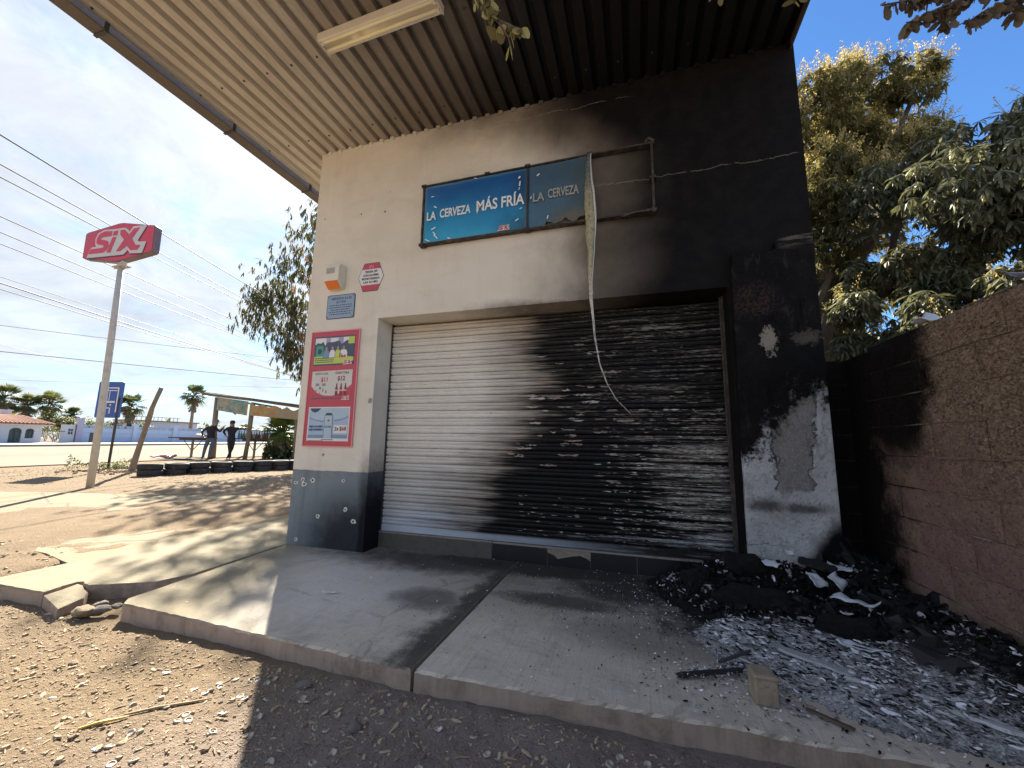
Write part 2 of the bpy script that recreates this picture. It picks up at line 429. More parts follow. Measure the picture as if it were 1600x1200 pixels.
def m_roof(t):
    p = t.pos(); x, y, z = t.x, t.y, t.z
    n1 = t.noise(p, 1.4, 4, .6, .3); n2 = t.noise(t.vec(p, (9, 1.2, 9)), 2, 5, .65); n3 = t.noise(p, 50, 3, .6)
    col = t.mix(t.ss(n2, .3, .7), (.56, .505, .43), (.44, .395, .33))
    col = t.mix(t.mul(t.ss(n3, .6, .7), .3), col, (.15, .12, .09))
    xs = t.add(x, t.mul(t.sub(n1, .5), .8), t.mul(t.ss(y, -1.0, -.05), .35), .70)
    col = t.mix(t.mul(t.ss(xs, 1.1, 2.7), .80), col, (.085, .062, .045))
    col = t.mix(t.ss(xs, 2.5, 3.7), col, (.0045, .004, .004))
    t.fin(col, .55, .0, t.bump(n2, .003, .5), .4)
material('roof_sheet_metal', m_roof)

def m_conc(t):
    p = t.pos(); x, y, z = t.x, t.y, t.z
    n1 = t.noise(p, 1.1, 5, .62, .4); n2 = t.noise(p, 6, 6, .68, .3); n3 = t.noise(p, 70, 4, .7)
    brush = t.noise(t.vec(p, (34, 1.4, 1)), 1.5, 4, .65); brush2 = t.noise(t.vec(p, (1.0, 14, 1)), 1.2, 4, .65, .5)
    c = t.mix(t.ss(n1, .3, .7), (.60, .54, .445), (.51, .455, .375))
    n6 = t.noise(p, 2.3, 7, .72, .8); c = t.mix(t.mul(t.ss(n6, .50, .66), .50), c, (.31, .285, .25)); c = t.mix(t.mul(t.ss(n2, .5, .70), .55), c, (.31, .29, .26)); c = t.mix(t.mul(t.ss(n2, .44, .30), .4), c, (.60, .575, .53))
    spk = t.noise(p, 26, 3, .6); c = t.mix(t.mul(t.ss(spk, .66, .71), .7), c, (.13, .12, .11))
    c = t.mix(t.mul(t.ss(brush2, .5, .68), .30), c, (.60, .57, .51))
    c = t.mix(t.mul(t.ss(brush, .50, .7), .30), c, (.27, .255, .23))
    c = t.mix(t.mul(t.ss(n3, .62, .70), .35), c, (.16, .145, .13))
    c = t.mix(t.mul(t.ss(n3, .30, .24), .5), c, (.55, .52, .47))
    # paler to the left of the door, neutral grey wash
    wash = t.ell(1.15, -.75, 1.3, .75, .45, x, y, t.mul(t.sub(n1, .5), .8)); c = t.mix(t.mul(wash, .45), c, (.57, .57, .57))
    sunlit_dim = t.mul(t.ss(t.add(x, t.mul(y, .5)), .85, -.1), .92); c = t.mix(sunlit_dim, c, t.mix(t.ss(n2, .3, .7), (.215, .185, .12), (.17, .148, .10)))  # sunlit left part painted darker and yellower to hold the sun back
    e_ = t.vor(t.vec(p, (1, 1, 1), (.37, .2, 0)), .62, 'DISTANCE_TO_EDGE'); ck_ = t.mul(t.ss(t.add(e_, t.mul(t.sub(n2, .5), .07)), .008, .001), t.ss(n1, .44, .56)); c = t.mix(t.mul(ck_, .28), c, (.10, .09, .08))
    # burnt stains spreading from the door and the rubble
    w = t.add(t.mul(t.sub(n2, .5), 1.1), t.mul(t.sub(n1, .5), .8))
    s1 = t.ell(2.25, -.85, .30, .22, .5, x, y, w); s2 = t.ell(3.15, -.58, .55, .16, .55, x, y, w)
    s3 = t.ell(3.75, -.15, .85, .45, .6, x, y, w); s4 = t.ell(1.85, .0, 1.2, .36, .6, x, y, w)
    jn = t.mul(t.ss(t.add(x, t.mul(t.sub(n2, .5), .35)), 2.36, 2.55), t.ss(x, 2.63, 2.61))
    s5 = t.ell(4.9, -.5, 1.25, .75, .45, x, y, w); s6 = t.ell(3.85, -.95, .55, .28, .6, x, y, w); s7 = t.ell(2.9, .12, 1.7, .32, .5, x, y, w)
    s8 = t.ell(3.1, -.35, 1.3, .50, .7, x, y, w)
    s = t.mx(t.mx(t.mul(s1, .68), t.mul(s2, .82)), t.mx(t.mul(s3, .90), t.mul(s4, .88)))
    s = t.mx(s, t.mx(t.mul(jn, .86), t.mx(t.mul(s5, .93), t.mx(t.mul(s6, .5), t.mx(t.mul(s7, .93), t.mul(s8, .40))))))
    s = t.mul(s, t.ss(t.add(n3, t.mul(s, .5)), .2, .52))
    c = t.mix(s, c, (.014, .0135, .0155))
    # edge face is dirt-brown
    g = t.N('ShaderNodeNewGeometry'); q = t.N('ShaderNodeSeparateXYZ'); t.nt.links.new(g.outputs['True Normal'], q.inputs[0])
    side = t.ss(q.outputs[2], .55, .2)
    vs = t.noise(t.vec(p, (30, 30, 2)), 1.4, 4, .65)
    sc_ = t.mix(t.ss(t.add(t.mul(vs, .35), t.mul(n2, .65)), .35, .65), (.38, .30, .245), (.29, .225, .18))
    sc_ = t.mix(t.mul(t.ss(n2, .5, .7), .4), sc_, (.13, .105, .085))
    c = t.mix(side, c, sc_)
    t.fin(c, .88, 0, t.bump(t.add(t.mul(n3, .5), t.mul(n2, .9), t.mul(brush, .6), t.mul(brush2, .6)), .008, .75), .25)
material('pavement_concrete', m_conc)

def m_apron(t):
    p = t.pos(); n1 = t.noise(p, .8, 5, .62, .4); n2 = t.noise(p, 5, 6, .68, .3); n3 = t.noise(p, 60, 4, .7)
    c = t.mix(t.ss(n1, .3, .7), (.225, .19, .13), (.185, .16, .11))
    c = t.mix(t.mul(t.ss(n2, .5, .75), .35), c, (.26, .215, .15)); c = t.mix(t.mul(t.ss(n3, .62, .70), .35), c, (.25, .20, .14))
    e = t.vor(t.vec(p, (1, 1, 1)), .55, 'DISTANCE_TO_EDGE'); wv = t.mul(t.sub(n2, .5), .06)
    ck = t.ss(t.add(e, wv), .012, .003); c = t.mix(t.mul(ck, .7), c, (.14, .11, .08))
    t.fin(c, .9, 0, t.bump(t.add(n2, t.mul(n3, .5), t.mul(ck, -1)), .008, .8), .2)
material('apron_concrete', m_apron)

def m_dirt(t):
    p = t.pos(); x, y, z = t.x, t.y, t.z
    n1 = t.noise(p, .9, 5, .62, .4); n2 = t.noise(p, 5, 6, .7, .3); n3 = t.noise(p, 38, 5, .72); n4 = t.noise(t.vec(p, (1, 1.6, 1)), 95, 3, .6)
    v1 = t.vor(t.vec(p, (1, 1.5, 1)), 55, 'F1', 0); vc = t.vor(t.vec(p, (1, 1.5, 1)), 55, 'F1', 1)
    dry = t.mix(t.ss(n1, .3, .7), (.225, .17, .112), (.195, .145, .093))  # colour of the sunlit earth, painted down against the strong sun
    dry = t.mix(t.mul(t.ss(n2, .5, .72), .45), dry, (.22, .155, .095)); dry = t.mix(t.mul(t.ss(n2, .42, .3), .4), dry, (.36, .28, .18))
    # earth in the shop's shade, painted paler and greyer than the sunlit part
    shade_mask = t.ss(t.add(x, t.mul(t.sub(n1, .5), 1.2), t.mul(t.add(y, 2.6), -.3)), 1.1, 2.6)
    shade_earth = t.mix(t.ss(n2, .35, .7), (.27, .225, .20), (.195, .16, .14))
    c = t.mix(shade_mask, dry, shade_earth)
    sepc = t.N('ShaderNodeSeparateColor'); t.put(vc, sepc.inputs[0]); r = sepc.outputs[0]
    peb = t.mul(t.ss(r, .70, .78), t.ss(v1, .40, .25), .65)
    c = t.mix(peb, c, t.mix(t.ss(sepc.outputs[1], .3, .7), (.44, .38, .30), (.17, .135, .11)))
    c = t.mix(t.mul(t.ss(n4, .60, .70), .35), c, (.15, .11, .08)); c = t.mix(t.mul(t.ss(n3, .60, .72), .35), c, (.44, .37, .27))
    t.fin(c, .93, 0, t.bump(t.add(t.mul(n3, 1.0), t.mul(n4, .35), t.mul(n2, 1.2), t.mul(peb, 1.1)), .022, 1.0), .15)
material('dirt', m_dirt)

def m_road(t):
    p = t.pos(); n1 = t.noise(t.vec(p, (.25, 1, 1)), .25, 5, .6); n2 = t.noise(p, 2, 6, .7); n3 = t.noise(t.vec(p, (1, .18, 1)), 1.1, 4, .6)
    c = t.mix(t.ss(n1, .3, .7), (.19, .17, .13), (.16, .145, .11)); c = t.mix(t.mul(t.ss(n3, .5, .7), .35), c, (.20, .18, .15)); c = t.mix(t.mul(t.ss(n2, .5, .75), .4), c, (.23, .21, .17))
    t.fin(c, .92, 0, t.bump(n2, .02, .5), .2)
material('road_dust_asphalt', m_road)
simple('kerb_concrete', (.34, .31, .27), .9, var=.4, scale=3)

def m_block(t):
    p = t.pos(); x, y, z = t.x, t.y, t.z
    r = t.rnd()
    n1 = t.noise(p, 2.2, 5, .65, .4); n2 = t.noise(p, 14, 6, .75, .3); n3 = t.noise(t.vec(p, (1, 1, 1.6)), 48, 5, .75, .6)
    red = t.mix(t.ss(n1, .3, .72), (.52, .31, .26), (.44, .255, .22))
    red = t.mix(r, red, (.47, .31, .23))
    och = t.mix(t.ss(n3, .40, .66), (.28, .18, .115), (.74, .54, .36))
    hi = t.mul(t.ss(t.add(z, t.mul(y, -.45), t.mul(t.sub(n1, .5), .9)), .95, 2.0), .85)
    c = t.mix(hi, red, och)
    c = t.mix(t.mul(t.ss(n3, .56, .68), .45), c, (.78, .60, .44)); c = t.mix(t.mul(t.ss(n3, .46, .36), .75), c, (.075, .044, .034))
    c = t.mix(t.mul(t.ss(n2, .52, .66), .40), c, (.19, .125, .10))
    pink = t.mul(t.ss(t.add(n1, 0), .50, .66), t.ss(z, 1.1, .6), .5); c = t.mix(pink, c, (.52, .33, .30))
    gre = t.mul(t.ss(t.add(z, t.mul(t.sub(n1, .5), .25)), .30, .14), .85); c = t.mix(gre, c, (.30, .27, .21))
    # soot at the corner next to the shop
    w = t.add(t.mul(t.sub(n1, .5), .75), t.mul(t.sub(n2, .5), .35))
    ys = t.add(y, w)
    s = t.mx(t.ss(ys, -.34, -.02), t.mul(t.ss(ys, -.80, -.52), t.ss(t.add(z, t.mul(t.sub(n1, .5), .5)), .92, 1.22)))
    s = t.mx(s, t.mul(t.ss(t.add(y, t.mul(w, .5)), -.42, -.1), .55))
    c = t.mix(t.mul(s, .97), c, t.mix(t.ss(n3, .45, .7), (.0042, .004, .0043), (.014, .012, .011)))
    t.fin(c, .92, 0, t.bump(t.add(t.mul(n3, 1.3), t.mul(n2, 1.3)), .028, 1.0), .15)
material('block_concrete', m_block)
def m_mort(t):
    p = t.pos(); n = t.noise(p, 30, 5, .7); n1 = t.noise(p, 2.2, 5, .65, .4); y = t.y
    c = t.mix(t.ss(n, .35, .65), (.32, .25, .19), (.15, .11, .085))
    s = t.mx(t.ss(t.add(y, t.mul(t.sub(n1, .5), .6)), -.72, -.30), 0.0)
    c = t.mix(t.mul(s, .9), c, (.02, .018, .018))
    t.fin(c, .95, 0, t.bump(n, .012, 1.0), .1)
material('mortar', m_mort)

def m_char(t):
    p = t.pos(); x, y, z = t.x, t.y, t.z; tn = t.attrf('tint')
    n2 = t.noise(p, 22, 6, .75, .4); n3 = t.noise(t.vec(p, (1, 1, 3)), 90, 4, .75, .6)
    c = t.mix(t.ss(n2, .4, .7), (.0048, .0046, .005), (.016, .0145, .014))
    c = t.mix(t.mul(t.ss(t.add(n3, t.mul(t.sub(tn, .5), .42)), .60, .72), .85), c, (.50, .50, .53))
    c = t.mix(t.ss(t.add(tn, t.mul(t.sub(n2, .5), .9)), .62, .95), c, t.mix(t.ss(n3, .38, .62), (.38, .38, .385), (.84, .84, .84)))
    t.fin(c, .8, 0, t.bump(t.add(t.mul(n2, 1.3), t.mul(n3, .9)), .02, 1.0), .35)
material('char_and_ash', m_char)
def m_char2(t):
    tn = t.attrf('tint'); p = t.pos(); n = t.noise(p, 60, 4, .7)
    c = t.mix(t.ss(tn, .15, .5), (.0045, .0042, .005), (.028, .025, .026)); c = t.mix(t.ss(tn, .5, .78), c, (.48, .475, .49)); c = t.mix(t.ss(tn, .82, .97), c, (.82, .82, .86))
    c = t.mix(t.mul(t.ss(n, .5, .7), .4), c, (.03, .03, .03))
    t.fin(c, .75, 0, None, .35)
material('burnt_flakes', m_char2)

simple('siren_white', (.70, .66, .55), .45, var=.12); simple('siren_orange', (.72, .17, .02), .3, var=.2); simple('siren_grille', (.36, .34, .29), .6)
simple('print_red', (.50, .06, .085), .4, var=.12); simple('print_white', (.72, .70, .68), .45, var=.1); simple('print_black', (.03, .03, .035), .5)
simple('print_cream', (.60, .575, .52), .45, var=.1); simple('print_blue', (.18, .27, .40), .4, var=.15); simple('print_navy', (.035, .055, .12), .4)
simple('print_paleblue', (.36, .46, .62), .4, var=.25, scale=5); simple('print_skyblue', (.40, .52, .60), .4, var=.2, scale=4); simple('print_green', (.06, .33, .20), .4, var=.2); simple('print_lime', (.50, .58, .10), .4, var=.2)
simple('print_slate', (.06, .08, .12), .4, var=.4, scale=12); simple('print_lilac', (.36, .30, .42), .4, var=.2); simple('print_pink', (.72, .30, .30), .4); simple('print_maroon', (.22, .02, .03), .4)
simple('print_skin', (.45, .26, .18), .5); simple('print_yellow', (.70, .60, .08), .4); simple('print_grey', (.25, .26, .27), .5)
simple('plate_blue', (.27, .36, .47), .45, var=.15); simple('pink_red_sign', (.58, .035, .075), .38, var=.14, scale=3, dirt=(.36, .07, .09)); simple('sign_silver', (.56, .52, .51), .45, var=.2)
simple('sign_shadow', (.12, .02, .03), .5); simple('sign_rim', (.16, .11, .12), .5, var=.3)
simple('pole_paint', (.50, .46, .40), .6, var=.35, scale=6, dirt=(.30, .25, .20)); simple('steel_dark', (.055, .055, .06), .5, metal=.3); simple('steel_grey', (.22, .21, .20), .5, metal=.5)
simple('bus_sign_blue', (.03, .09, .34), .4, var=.15); simple('light_housing', (.72, .66, .54), .45, var=.2); simple('tube_glass', (.88, .80, .52), .25, var=.1)
simple('gutter_metal', (.105, .085, .072), .5, metal=.2, var=.5, scale=5); simple('wood_bleached', (.24, .18, .125), .85, var=.6, scale=7, bump=.01, dirt=(.12, .09, .065)); simple('wood_dark', (.10, .07, .05), .85, var=.5, bump=.01)
simple('rubber', (.022, .021, .022), .75, var=.6, scale=9, dirt=(.07, .06, .05)); simple('cable', (.10, .10, .105), .6)
simple('cloth_black', (.016, .016, .02), .85, var=.4, scale=6); simple('denim', (.085, .115, .16), .85, var=.5, scale=8); simple('trousers_dark', (.022, .022, .026), .85, var=.4); simple('skin', (.30, .17, .11), .55, var=.1)
simple('hair_dark', (.02, .016, .014), .7); simple('cap_grey', (.16, .15, .15), .8); simple('shoe', (.03, .028, .028), .6); simple('cloth_white', (.6, .58, .55), .8)
simple('far_wall_blue', (.46, .54, .68), .8, var=.2, scale=1.2); simple('far_wall_white', (.60, .60, .63), .8, var=.15, scale=1.0); simple('far_panel', (.34, .42, .56), .8, var=.2, scale=1.2); simple('far_lilac', (.42, .40, .52), .8)
simple('house_white', (.60, .60, .62), .8, var=.1); simple('roof_tile', (.40, .19, .12), .8, var=.5, scale=4, dirt=(.22, .12, .08)); simple('glass_dark', (.05, .065, .07), .2); simple('door_green', (.06, .09, .08), .5)
simple('iron_green', (.10, .14, .10), .6); simple('white_paint', (.62, .60, .58), .7)
simple('bark', (.13, .10, .075), .9, var=.6, scale=9, bump=.02); simple('palm_bark', (.24, .19, .13), .9, var=.5, scale=6, bump=.02); simple('thatch', (.28, .21, .13), .9, var=.6, scale=9)
def leafmat(name, a, b, c, rough=.55, trans=.25):
    def f(t):
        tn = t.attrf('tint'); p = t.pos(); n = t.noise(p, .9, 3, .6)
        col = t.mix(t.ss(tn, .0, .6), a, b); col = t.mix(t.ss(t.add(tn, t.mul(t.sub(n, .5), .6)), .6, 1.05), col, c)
        t.fin(col, rough, 0, None, .4)
        tr = t.N('ShaderNodeBsdfTranslucent'); t.put(t.mix(.5, col, t.mix(1.0, col, (1.5, 1.35, .5), 'MULTIPLY')), tr.inputs[0])
        mx = t.N('ShaderNodeMixShader'); mx.inputs[0].default_value = trans
        t.nt.links.new(t.bsdf.outputs[0], mx.inputs[1]); t.nt.links.new(tr.outputs[0], mx.inputs[2]); t.nt.links.new(mx.outputs[0], t.out.inputs[0])
    material(name, f)
leafmat('mango_leaf', (.10, .112, .075), (.165, .175, .115), (.26, .255, .16), .48, .30)
leafmat('mango_leaf_yellow', (.11, .112, .055), (.20, .19, .09), (.32, .29, .14), .48, .38)  # yellower leaf of the mango in bloom
leafmat('mango_flower', (.42, .35, .15), (.55, .46, .21), (.68, .58, .31), .8, .4)
leafmat('street_leaf', (.045, .06, .03), (.08, .09, .04), (.20, .17, .07), .5, .30)
leafmat('dry_leaf', (.26, .16, .10), (.34, .22, .14), (.40, .28, .18), .8, .3)
leafmat('hang_leaf', (.16, .13, .05), (.34, .28, .10), (.48, .42, .18), .45, .45)
leafmat('hang_leaf_backlit', (.10, .075, .055), (.17, .125, .085), (.24, .19, .12), .5, .40)  # backlit look painted in as a darker, browner leaf
leafmat('palm_leaf', (.07, .09, .04), (.11, .135, .06), (.17, .19, .08), .5, .3)
leafmat('shrub_leaf', (.07, .085, .03), (.12, .14, .045), (.22, .22, .07), .5, .35)
leafmat('bright_palm', (.08, .13, .03), (.14, .21, .05), (.24, .31, .08), .5, .4)
simple('plaster_chip', (.62, .60, .56), .9); simple('chip_hole', (.03, .03, .03), .95)
simple('burnt_metal', (.045, .036, .032), .6, metal=.3, var=.7, scale=20, dirt=(.14, .12, .10))
simple('step_plaster', (.10, .09, .078), .85, var=.9, scale=14, bump=.006, dirt=(.05, .045, .04)); simple('step_top', (.27, .235, .21), .85, var=.5, scale=10, dirt=(.10, .09, .08)); simple('tile_dark', (.009, .010, .0145), .35, var=.5, scale=10); simple('grout', (.13, .12, .11), .9); simple('tile_bed', (.32, .27, .21), .95, var=.8, scale=40, bump=.01)

# ================================================================ STRUCTURE
def grid_coords(lo, hi, step, far_lo, far_hi, grow=1.35):
    a = []; v = lo
    while v < hi: a.append(v); v += step
    a.append(hi); s = step; v = hi
    while v < far_hi: s *= grow; v += s; a.append(min(v, far_hi))
    s = step; v = lo; pre = []
    while v > far_lo: s *= grow; v -= s; pre.append(max(v, far_lo))
    return pre[::-1] + a
def build_ground():
    xs = grid_coords(-3.2, 5.6, .034, -600, 400); ys = grid_coords(-3.55, -1.1, .026, -400, 600)
    V = []; F = []
    for y in ys:
        for x in xs:
            z = gz(x, y); d = math.hypot(x - 2, y + 2.5)
            k = 1 - smooth01(4, 12, d)
            if k > 0:
                z += k * (.014 * fbm(x * 1.1, y * 1.1, 0, 3) + .010 * fbm(x * 4, y * 5, 3, 4) + .0055 * N3(x * 16, y * 19, 5))
                # soil banked against the pavement edge, washed out under it further along
                if y < -1.6: z += k * .030 * exp(-((y + 1.78) / .10) ** 2) * (.35 + .9 * N3(x * 1.7, 9))
            elif d < 60: z += .02 * fbm(x * .3, y * .3, 1, 3) * smooth01(12, 20, d) * (1 - smooth01(20, 60, d))
            if -1.69 < y < 5 and -1.2 < x < 8: z = min(z, -.07)
            V.append((x, y, z))
    n = len(xs)
    for j in range(len(ys) - 1):
        for i in range(n - 1): F.append((j*n+i, j*n+i+1, (j+1)*n+i+1, (j+1)*n+i))
    me = bpy.data.meshes.new('ground'); me.from_pydata(V, [], F); me.materials.append(MATS['dirt'])
    me.polygons.foreach_set('use_smooth', [True] * len(F))
    o = link('ground', me); tag(o, kind='structure'); return o
build_ground()

def strip(name, x0, x1, ys, off, mat, kind='structure', nx=6, skirt=0.0):
    m = MB(); V = []; F = []
    for y in ys:
        for i in range(nx + 1):
            x = x0 + (x1 - x0) * i / nx
            if i == nx and name == 'road': x += .55 * fbm(y * .35, 2.2, 0, 4)
            V.append((x, y, gz(x, y) + off))
    n = nx + 1
    for j in range(len(ys) - 1):
        for i in range(nx): F.append((j*n+i, j*n+i+1, (j+1)*n+i+1, (j+1)*n+i))
    m.add(V, F)
    if skirt:
        for j in range(len(ys) - 1):
            a = V[j*n+nx]; b = V[(j+1)*n+nx]
            m.add([a, b, (b[0], b[1], b[2]-skirt), (a[0], a[1], a[2]-skirt)], [(0, 3, 2, 1)])
    o = m.build(name, mat); tag(o, kind=kind); return o
YS = [-120 + 6 * i for i in range(14)] + [-36 + .8 * i for i in range(140)] + [76 + 6 * i for i in range(20)]
strip('road', -31.35, -15.2, YS, .03, MATS['road_dust_asphalt'], nx=10)
strip('pavement', -36.4, -31.35, YS, .15, MATS['kerb_concrete'], nx=3, skirt=.16)

# ---- the pavement in front of the shop, slab by slab (sawn joints between them are real gaps)
def ragged(a, b, n, amp, seed):
    out = []
    for i in range(n):
        t = i / n; x = a[0] + (b[0]-a[0]) * t; y = a[1] + (b[1]-a[1]) * t
        k = amp * N3(t * 11, seed, 1) + amp * .6 * N3(t * 37, seed, 4) if i else 0
        d = Vector((b[0]-a[0], b[1]-a[1])).normalized(); out.append((x - d.y * k, y + d.x * k))
    return out
def slab(name, poly, z0, z1, mat, dip=0.0, tilt=None):
    m = MB(); n = len(poly)
    inner = []
    c = Vector((sum(p[0] for p in poly) / n, sum(p[1] for p in poly) / n))
    V = [(p[0], p[1], z0 + .012 * N3(p[0]*6, p[1]*6)) for p in poly] + [(p[0], p[1], z1 - .009 - .012 * abs(N3(p[0]*11, p[1]*11)) - .006 * abs(N3(p[0]*40, p[1]*40))) for p in poly]
    for i, p in enumerate(poly):
        a = Vector(poly[i-1]); b = Vector(poly[(i+1) % n]); d = (b - a).normalized(); q = Vector(p) + Vector((-d.y, d.x)) * (.003 + .009 * abs(N3(p[0]*9, p[1]*9, 2)) + .006 * abs(N3(p[0]*45, p[1]*45, 5)))
        V.append((q.x, q.y, z1))
    F = [tuple(range(2*n, 3*n))]
    for i in range(n):
        j = (i + 1) % n; F += [(i, j, n+j, n+i), (n+i, n+j, 2*n+j, 2*n+i)]
    if tilt: V = [tilt @ Vector(v) for v in V]
    m.add(V, F); o = m.build(name, mat); tag(o, kind='structure'); return o
CM = MATS['pavement_concrete']
front = ragged((.30, -1.655), (2.612, -1.722), 110, .011, 2)
left = ragged((.01, -.02), (.226, -1.585), 20, .005, 5)
slab('pavement_slab', left + [(.226, -1.585)] + front + [(2.612, -1.722), (2.592, .30), (.01, .30)], -.14, 0, CM)
slab('pavement_slab', ragged((2.632, -1.722), (5.62, -1.615), 140, .012, 8) + [(5.62, -1.615), (7.5, -1.55), (7.5, 1.6), (5.19, 1.6), (5.19, .30), (2.612, .30)], -.14, -.002, CM)
slab('pavement_slab', ragged((-1.25, -1.735), (-.483, -1.708), 14, .009, 3) + ragged((-.483, -1.708), (-.535, -1.49), 5, .02, 4) + [(-.535, -1.49)] + ragged((-.50, -1.475), (-.365, -1.515), 4, .02, 14)
     + ragged((-.365, -1.515), (.02, -1.285), 10, .008, 6) + [(.02, -1.285), (.10, -1.05), (-.008, -.02), (-.008, 5.0), (-1.25, 5.0)], -.14, -.001, CM)
tl = Matrix.Translation((-.3, -1.6, 0)) @ Matrix.Rotation(radians(2.5), 4, 'X') @ Matrix.Rotation(radians(2.0), 4, 'Y') @ Matrix.Translation((.3, 1.6, 0))
o = slab('broken_slab_piece', [(-.465, -1.715), (-.30, -1.755), (-.105, -1.80), (-.125, -1.72), (-.165, -1.63), (-.26, -1.56), (-.355, -1.535), (-.44, -1.50), (-.515, -1.50), (-.49, -1.60)], -.13, -.022, CM, tilt=tl)
del o['kind']; tag(o, 'wedge of concrete snapped off the pavement corner and sunk a little, beside the left slab', 'concrete piece')
# earth-coloured cracked apron beyond the slab
def apron():
    pts = [(-1.262, -1.20), (-1.262, 3.6), (-3.2, 3.1), (-5.2, 2.0), (-7.4, 1.5), (-9.6, .5), (-9.6, -.35), (-5.2, -.62), (-3.3, -.80)]
    poly = []
    for i, p in enumerate(pts):
        q = pts[(i+1) % len(pts)]; poly += ragged(p, q, max(2, int(math.hypot(q[0]-p[0], q[1]-p[1]) * 5)), .0 if i == 0 else .05, i)
    top = lambda x, y: -.012 + .3 * (g0(x, y) + .11) if True else 0
    bm = bmesh.new(); vs = [bm.verts.new((p[0], p[1], max(top(*p), g0(*p) + .014))) for p in poly[::-1]]
    f = bm.faces.new(vs); f.normal_update()
    if f.normal.z < 0: f.normal_flip()
    r = bmesh.ops.extrude_face_region(bm, geom=[f]); 
    for v in [e for e in r['geom'] if isinstance(e, bmesh.types.BMVert)]: v.co.z -= .09
    bmesh.ops.recalc_face_normals(bm, faces=bm.faces)
    me = bpy.data.meshes.new('concrete_apron'); bm.to_mesh(me); bm.free(); me.materials.append(MATS['apron_concrete'])
    tag(link('pavement_apron', me), kind='structure')
apron()

# ================================================================ SHOP BUILDING
W = 5.19; H = 4.76; OX0, OX1, OZ = 1.004, 4.535, 2.515
shop = thing('shop_building', 'burnt cream plastered shop with a roller shutter, blackened on its right half', 'building', (2.6, 0, 0))
def loc(o):  # keep world coordinates under the thing's empty
    o.matrix_parent_inverse = Matrix.Translation((-2.6, 0, 0)); return o
def plaster_grid(m, x0, x1, z0, z1, y, nx, nz_, amp=.003):
    V = []; F = []
    for j in range(nz_ + 1):
        for i in range(nx + 1):
            x = x0 + (x1-x0)*i/nx; z = z0 + (z1-z0)*j/nz_
            e = 0 if i in (0, nx) or j in (0, nz_) else 1
            V.append((x, y + e * amp * fbm(x*1.6, z*1.6, 2, 3), z))
    n = nx + 1
    for j in range(nz_):
        for i in range(nx): F.append((j*n+i, j*n+i+1, (j+1)*n+i+1, (j+1)*n+i))
    m.add(V, F)
m = MB()
plaster_grid(m, 0, OX0, -.05, OZ, 0, 14, 30); plaster_grid(m, OX1, W, -.05, OZ, 0, 8, 20)
plaster_grid(m, 0, OX0, OZ, H, 0, 14, 26); plaster_grid(m, OX0, OX1, OZ, H, 0, 44, 28); plaster_grid(m, OX1, W, OZ, H, 0, 8, 26)
q = lambda vs: m.add(vs, [(0, 1, 2, 3)])
D = .46
q([(OX0, 0, -.05), (OX0, D, -.05), (OX0, D, OZ), (OX0, 0, OZ)][::1])
q([(OX1, D, -.05), (OX1, 0, -.05), (OX1, 0, OZ), (OX1, D, OZ)])
q([(OX0, 0, OZ), (OX0, D, OZ), (OX1, D, OZ), (OX1, 0, OZ)])
q([(0, 6.5, -.05), (0, 0, -.05), (0, 0, H), (0, 6.5, H)]); q([(W, 0, -.05), (W, 6.5, -.05), (W, 6.5, H), (W, 0, H)])
q([(W, 6.5, -.05), (0, 6.5, -.05), (0, 6.5, H), (W, 6.5, H)]); q([(0, 0, H), (W, 0, H), (W, 6.5, H), (0, 6.5, H)])
q([(OX0, D, -.05), (OX1, D, -.05), (OX1, D, OZ), (OX0, D, OZ)])
loc(m.build('wall', MATS['wall_plaster'], shop))

# pilaster of render standing proud at the right, its top broken off in steps
m = MB()
prof = [(4.545, -.05), (5.172, -.05), (5.176, 2.905), (5.08, 2.90), (4.99, 2.895), (4.925, 2.885), (4.898, 2.85), (4.902, 2.80), (4.87, 2.775), (4.70, 2.80), (4.60, 2.815), (4.572, 2.79), (4.572, 2.70), (4.555, 2.60), (4.560, 2.52)]
rp = []
for i, p in enumerate(prof):
    b = prof[(i+1) % len(prof)]; k = 1 if i in (0, 1) else 3
    if i == len(prof) - 1: k = 14
    for s in range(k):
        t = s / k; rp.append((p[0] + (b[0]-p[0]) * t + (.005 * N3(p[0]*40 + s, i) if s and i > 1 else 0), p[1] + (b[1]-p[1]) * t + (.006 * N3(s*3., i) if s and i > 1 else 0)))
MX = Matrix(((1,0,0,0),(0,0,-1,0),(0,1,0,0),(0,0,0,1)))   # (x, y, d) -> (x, -d, y)
m.prism(rp, .0, .045, M=MX)
o = loc(m.build('pilaster', MATS['pilaster_plaster'], shop)); bevel(o, .006, 2)
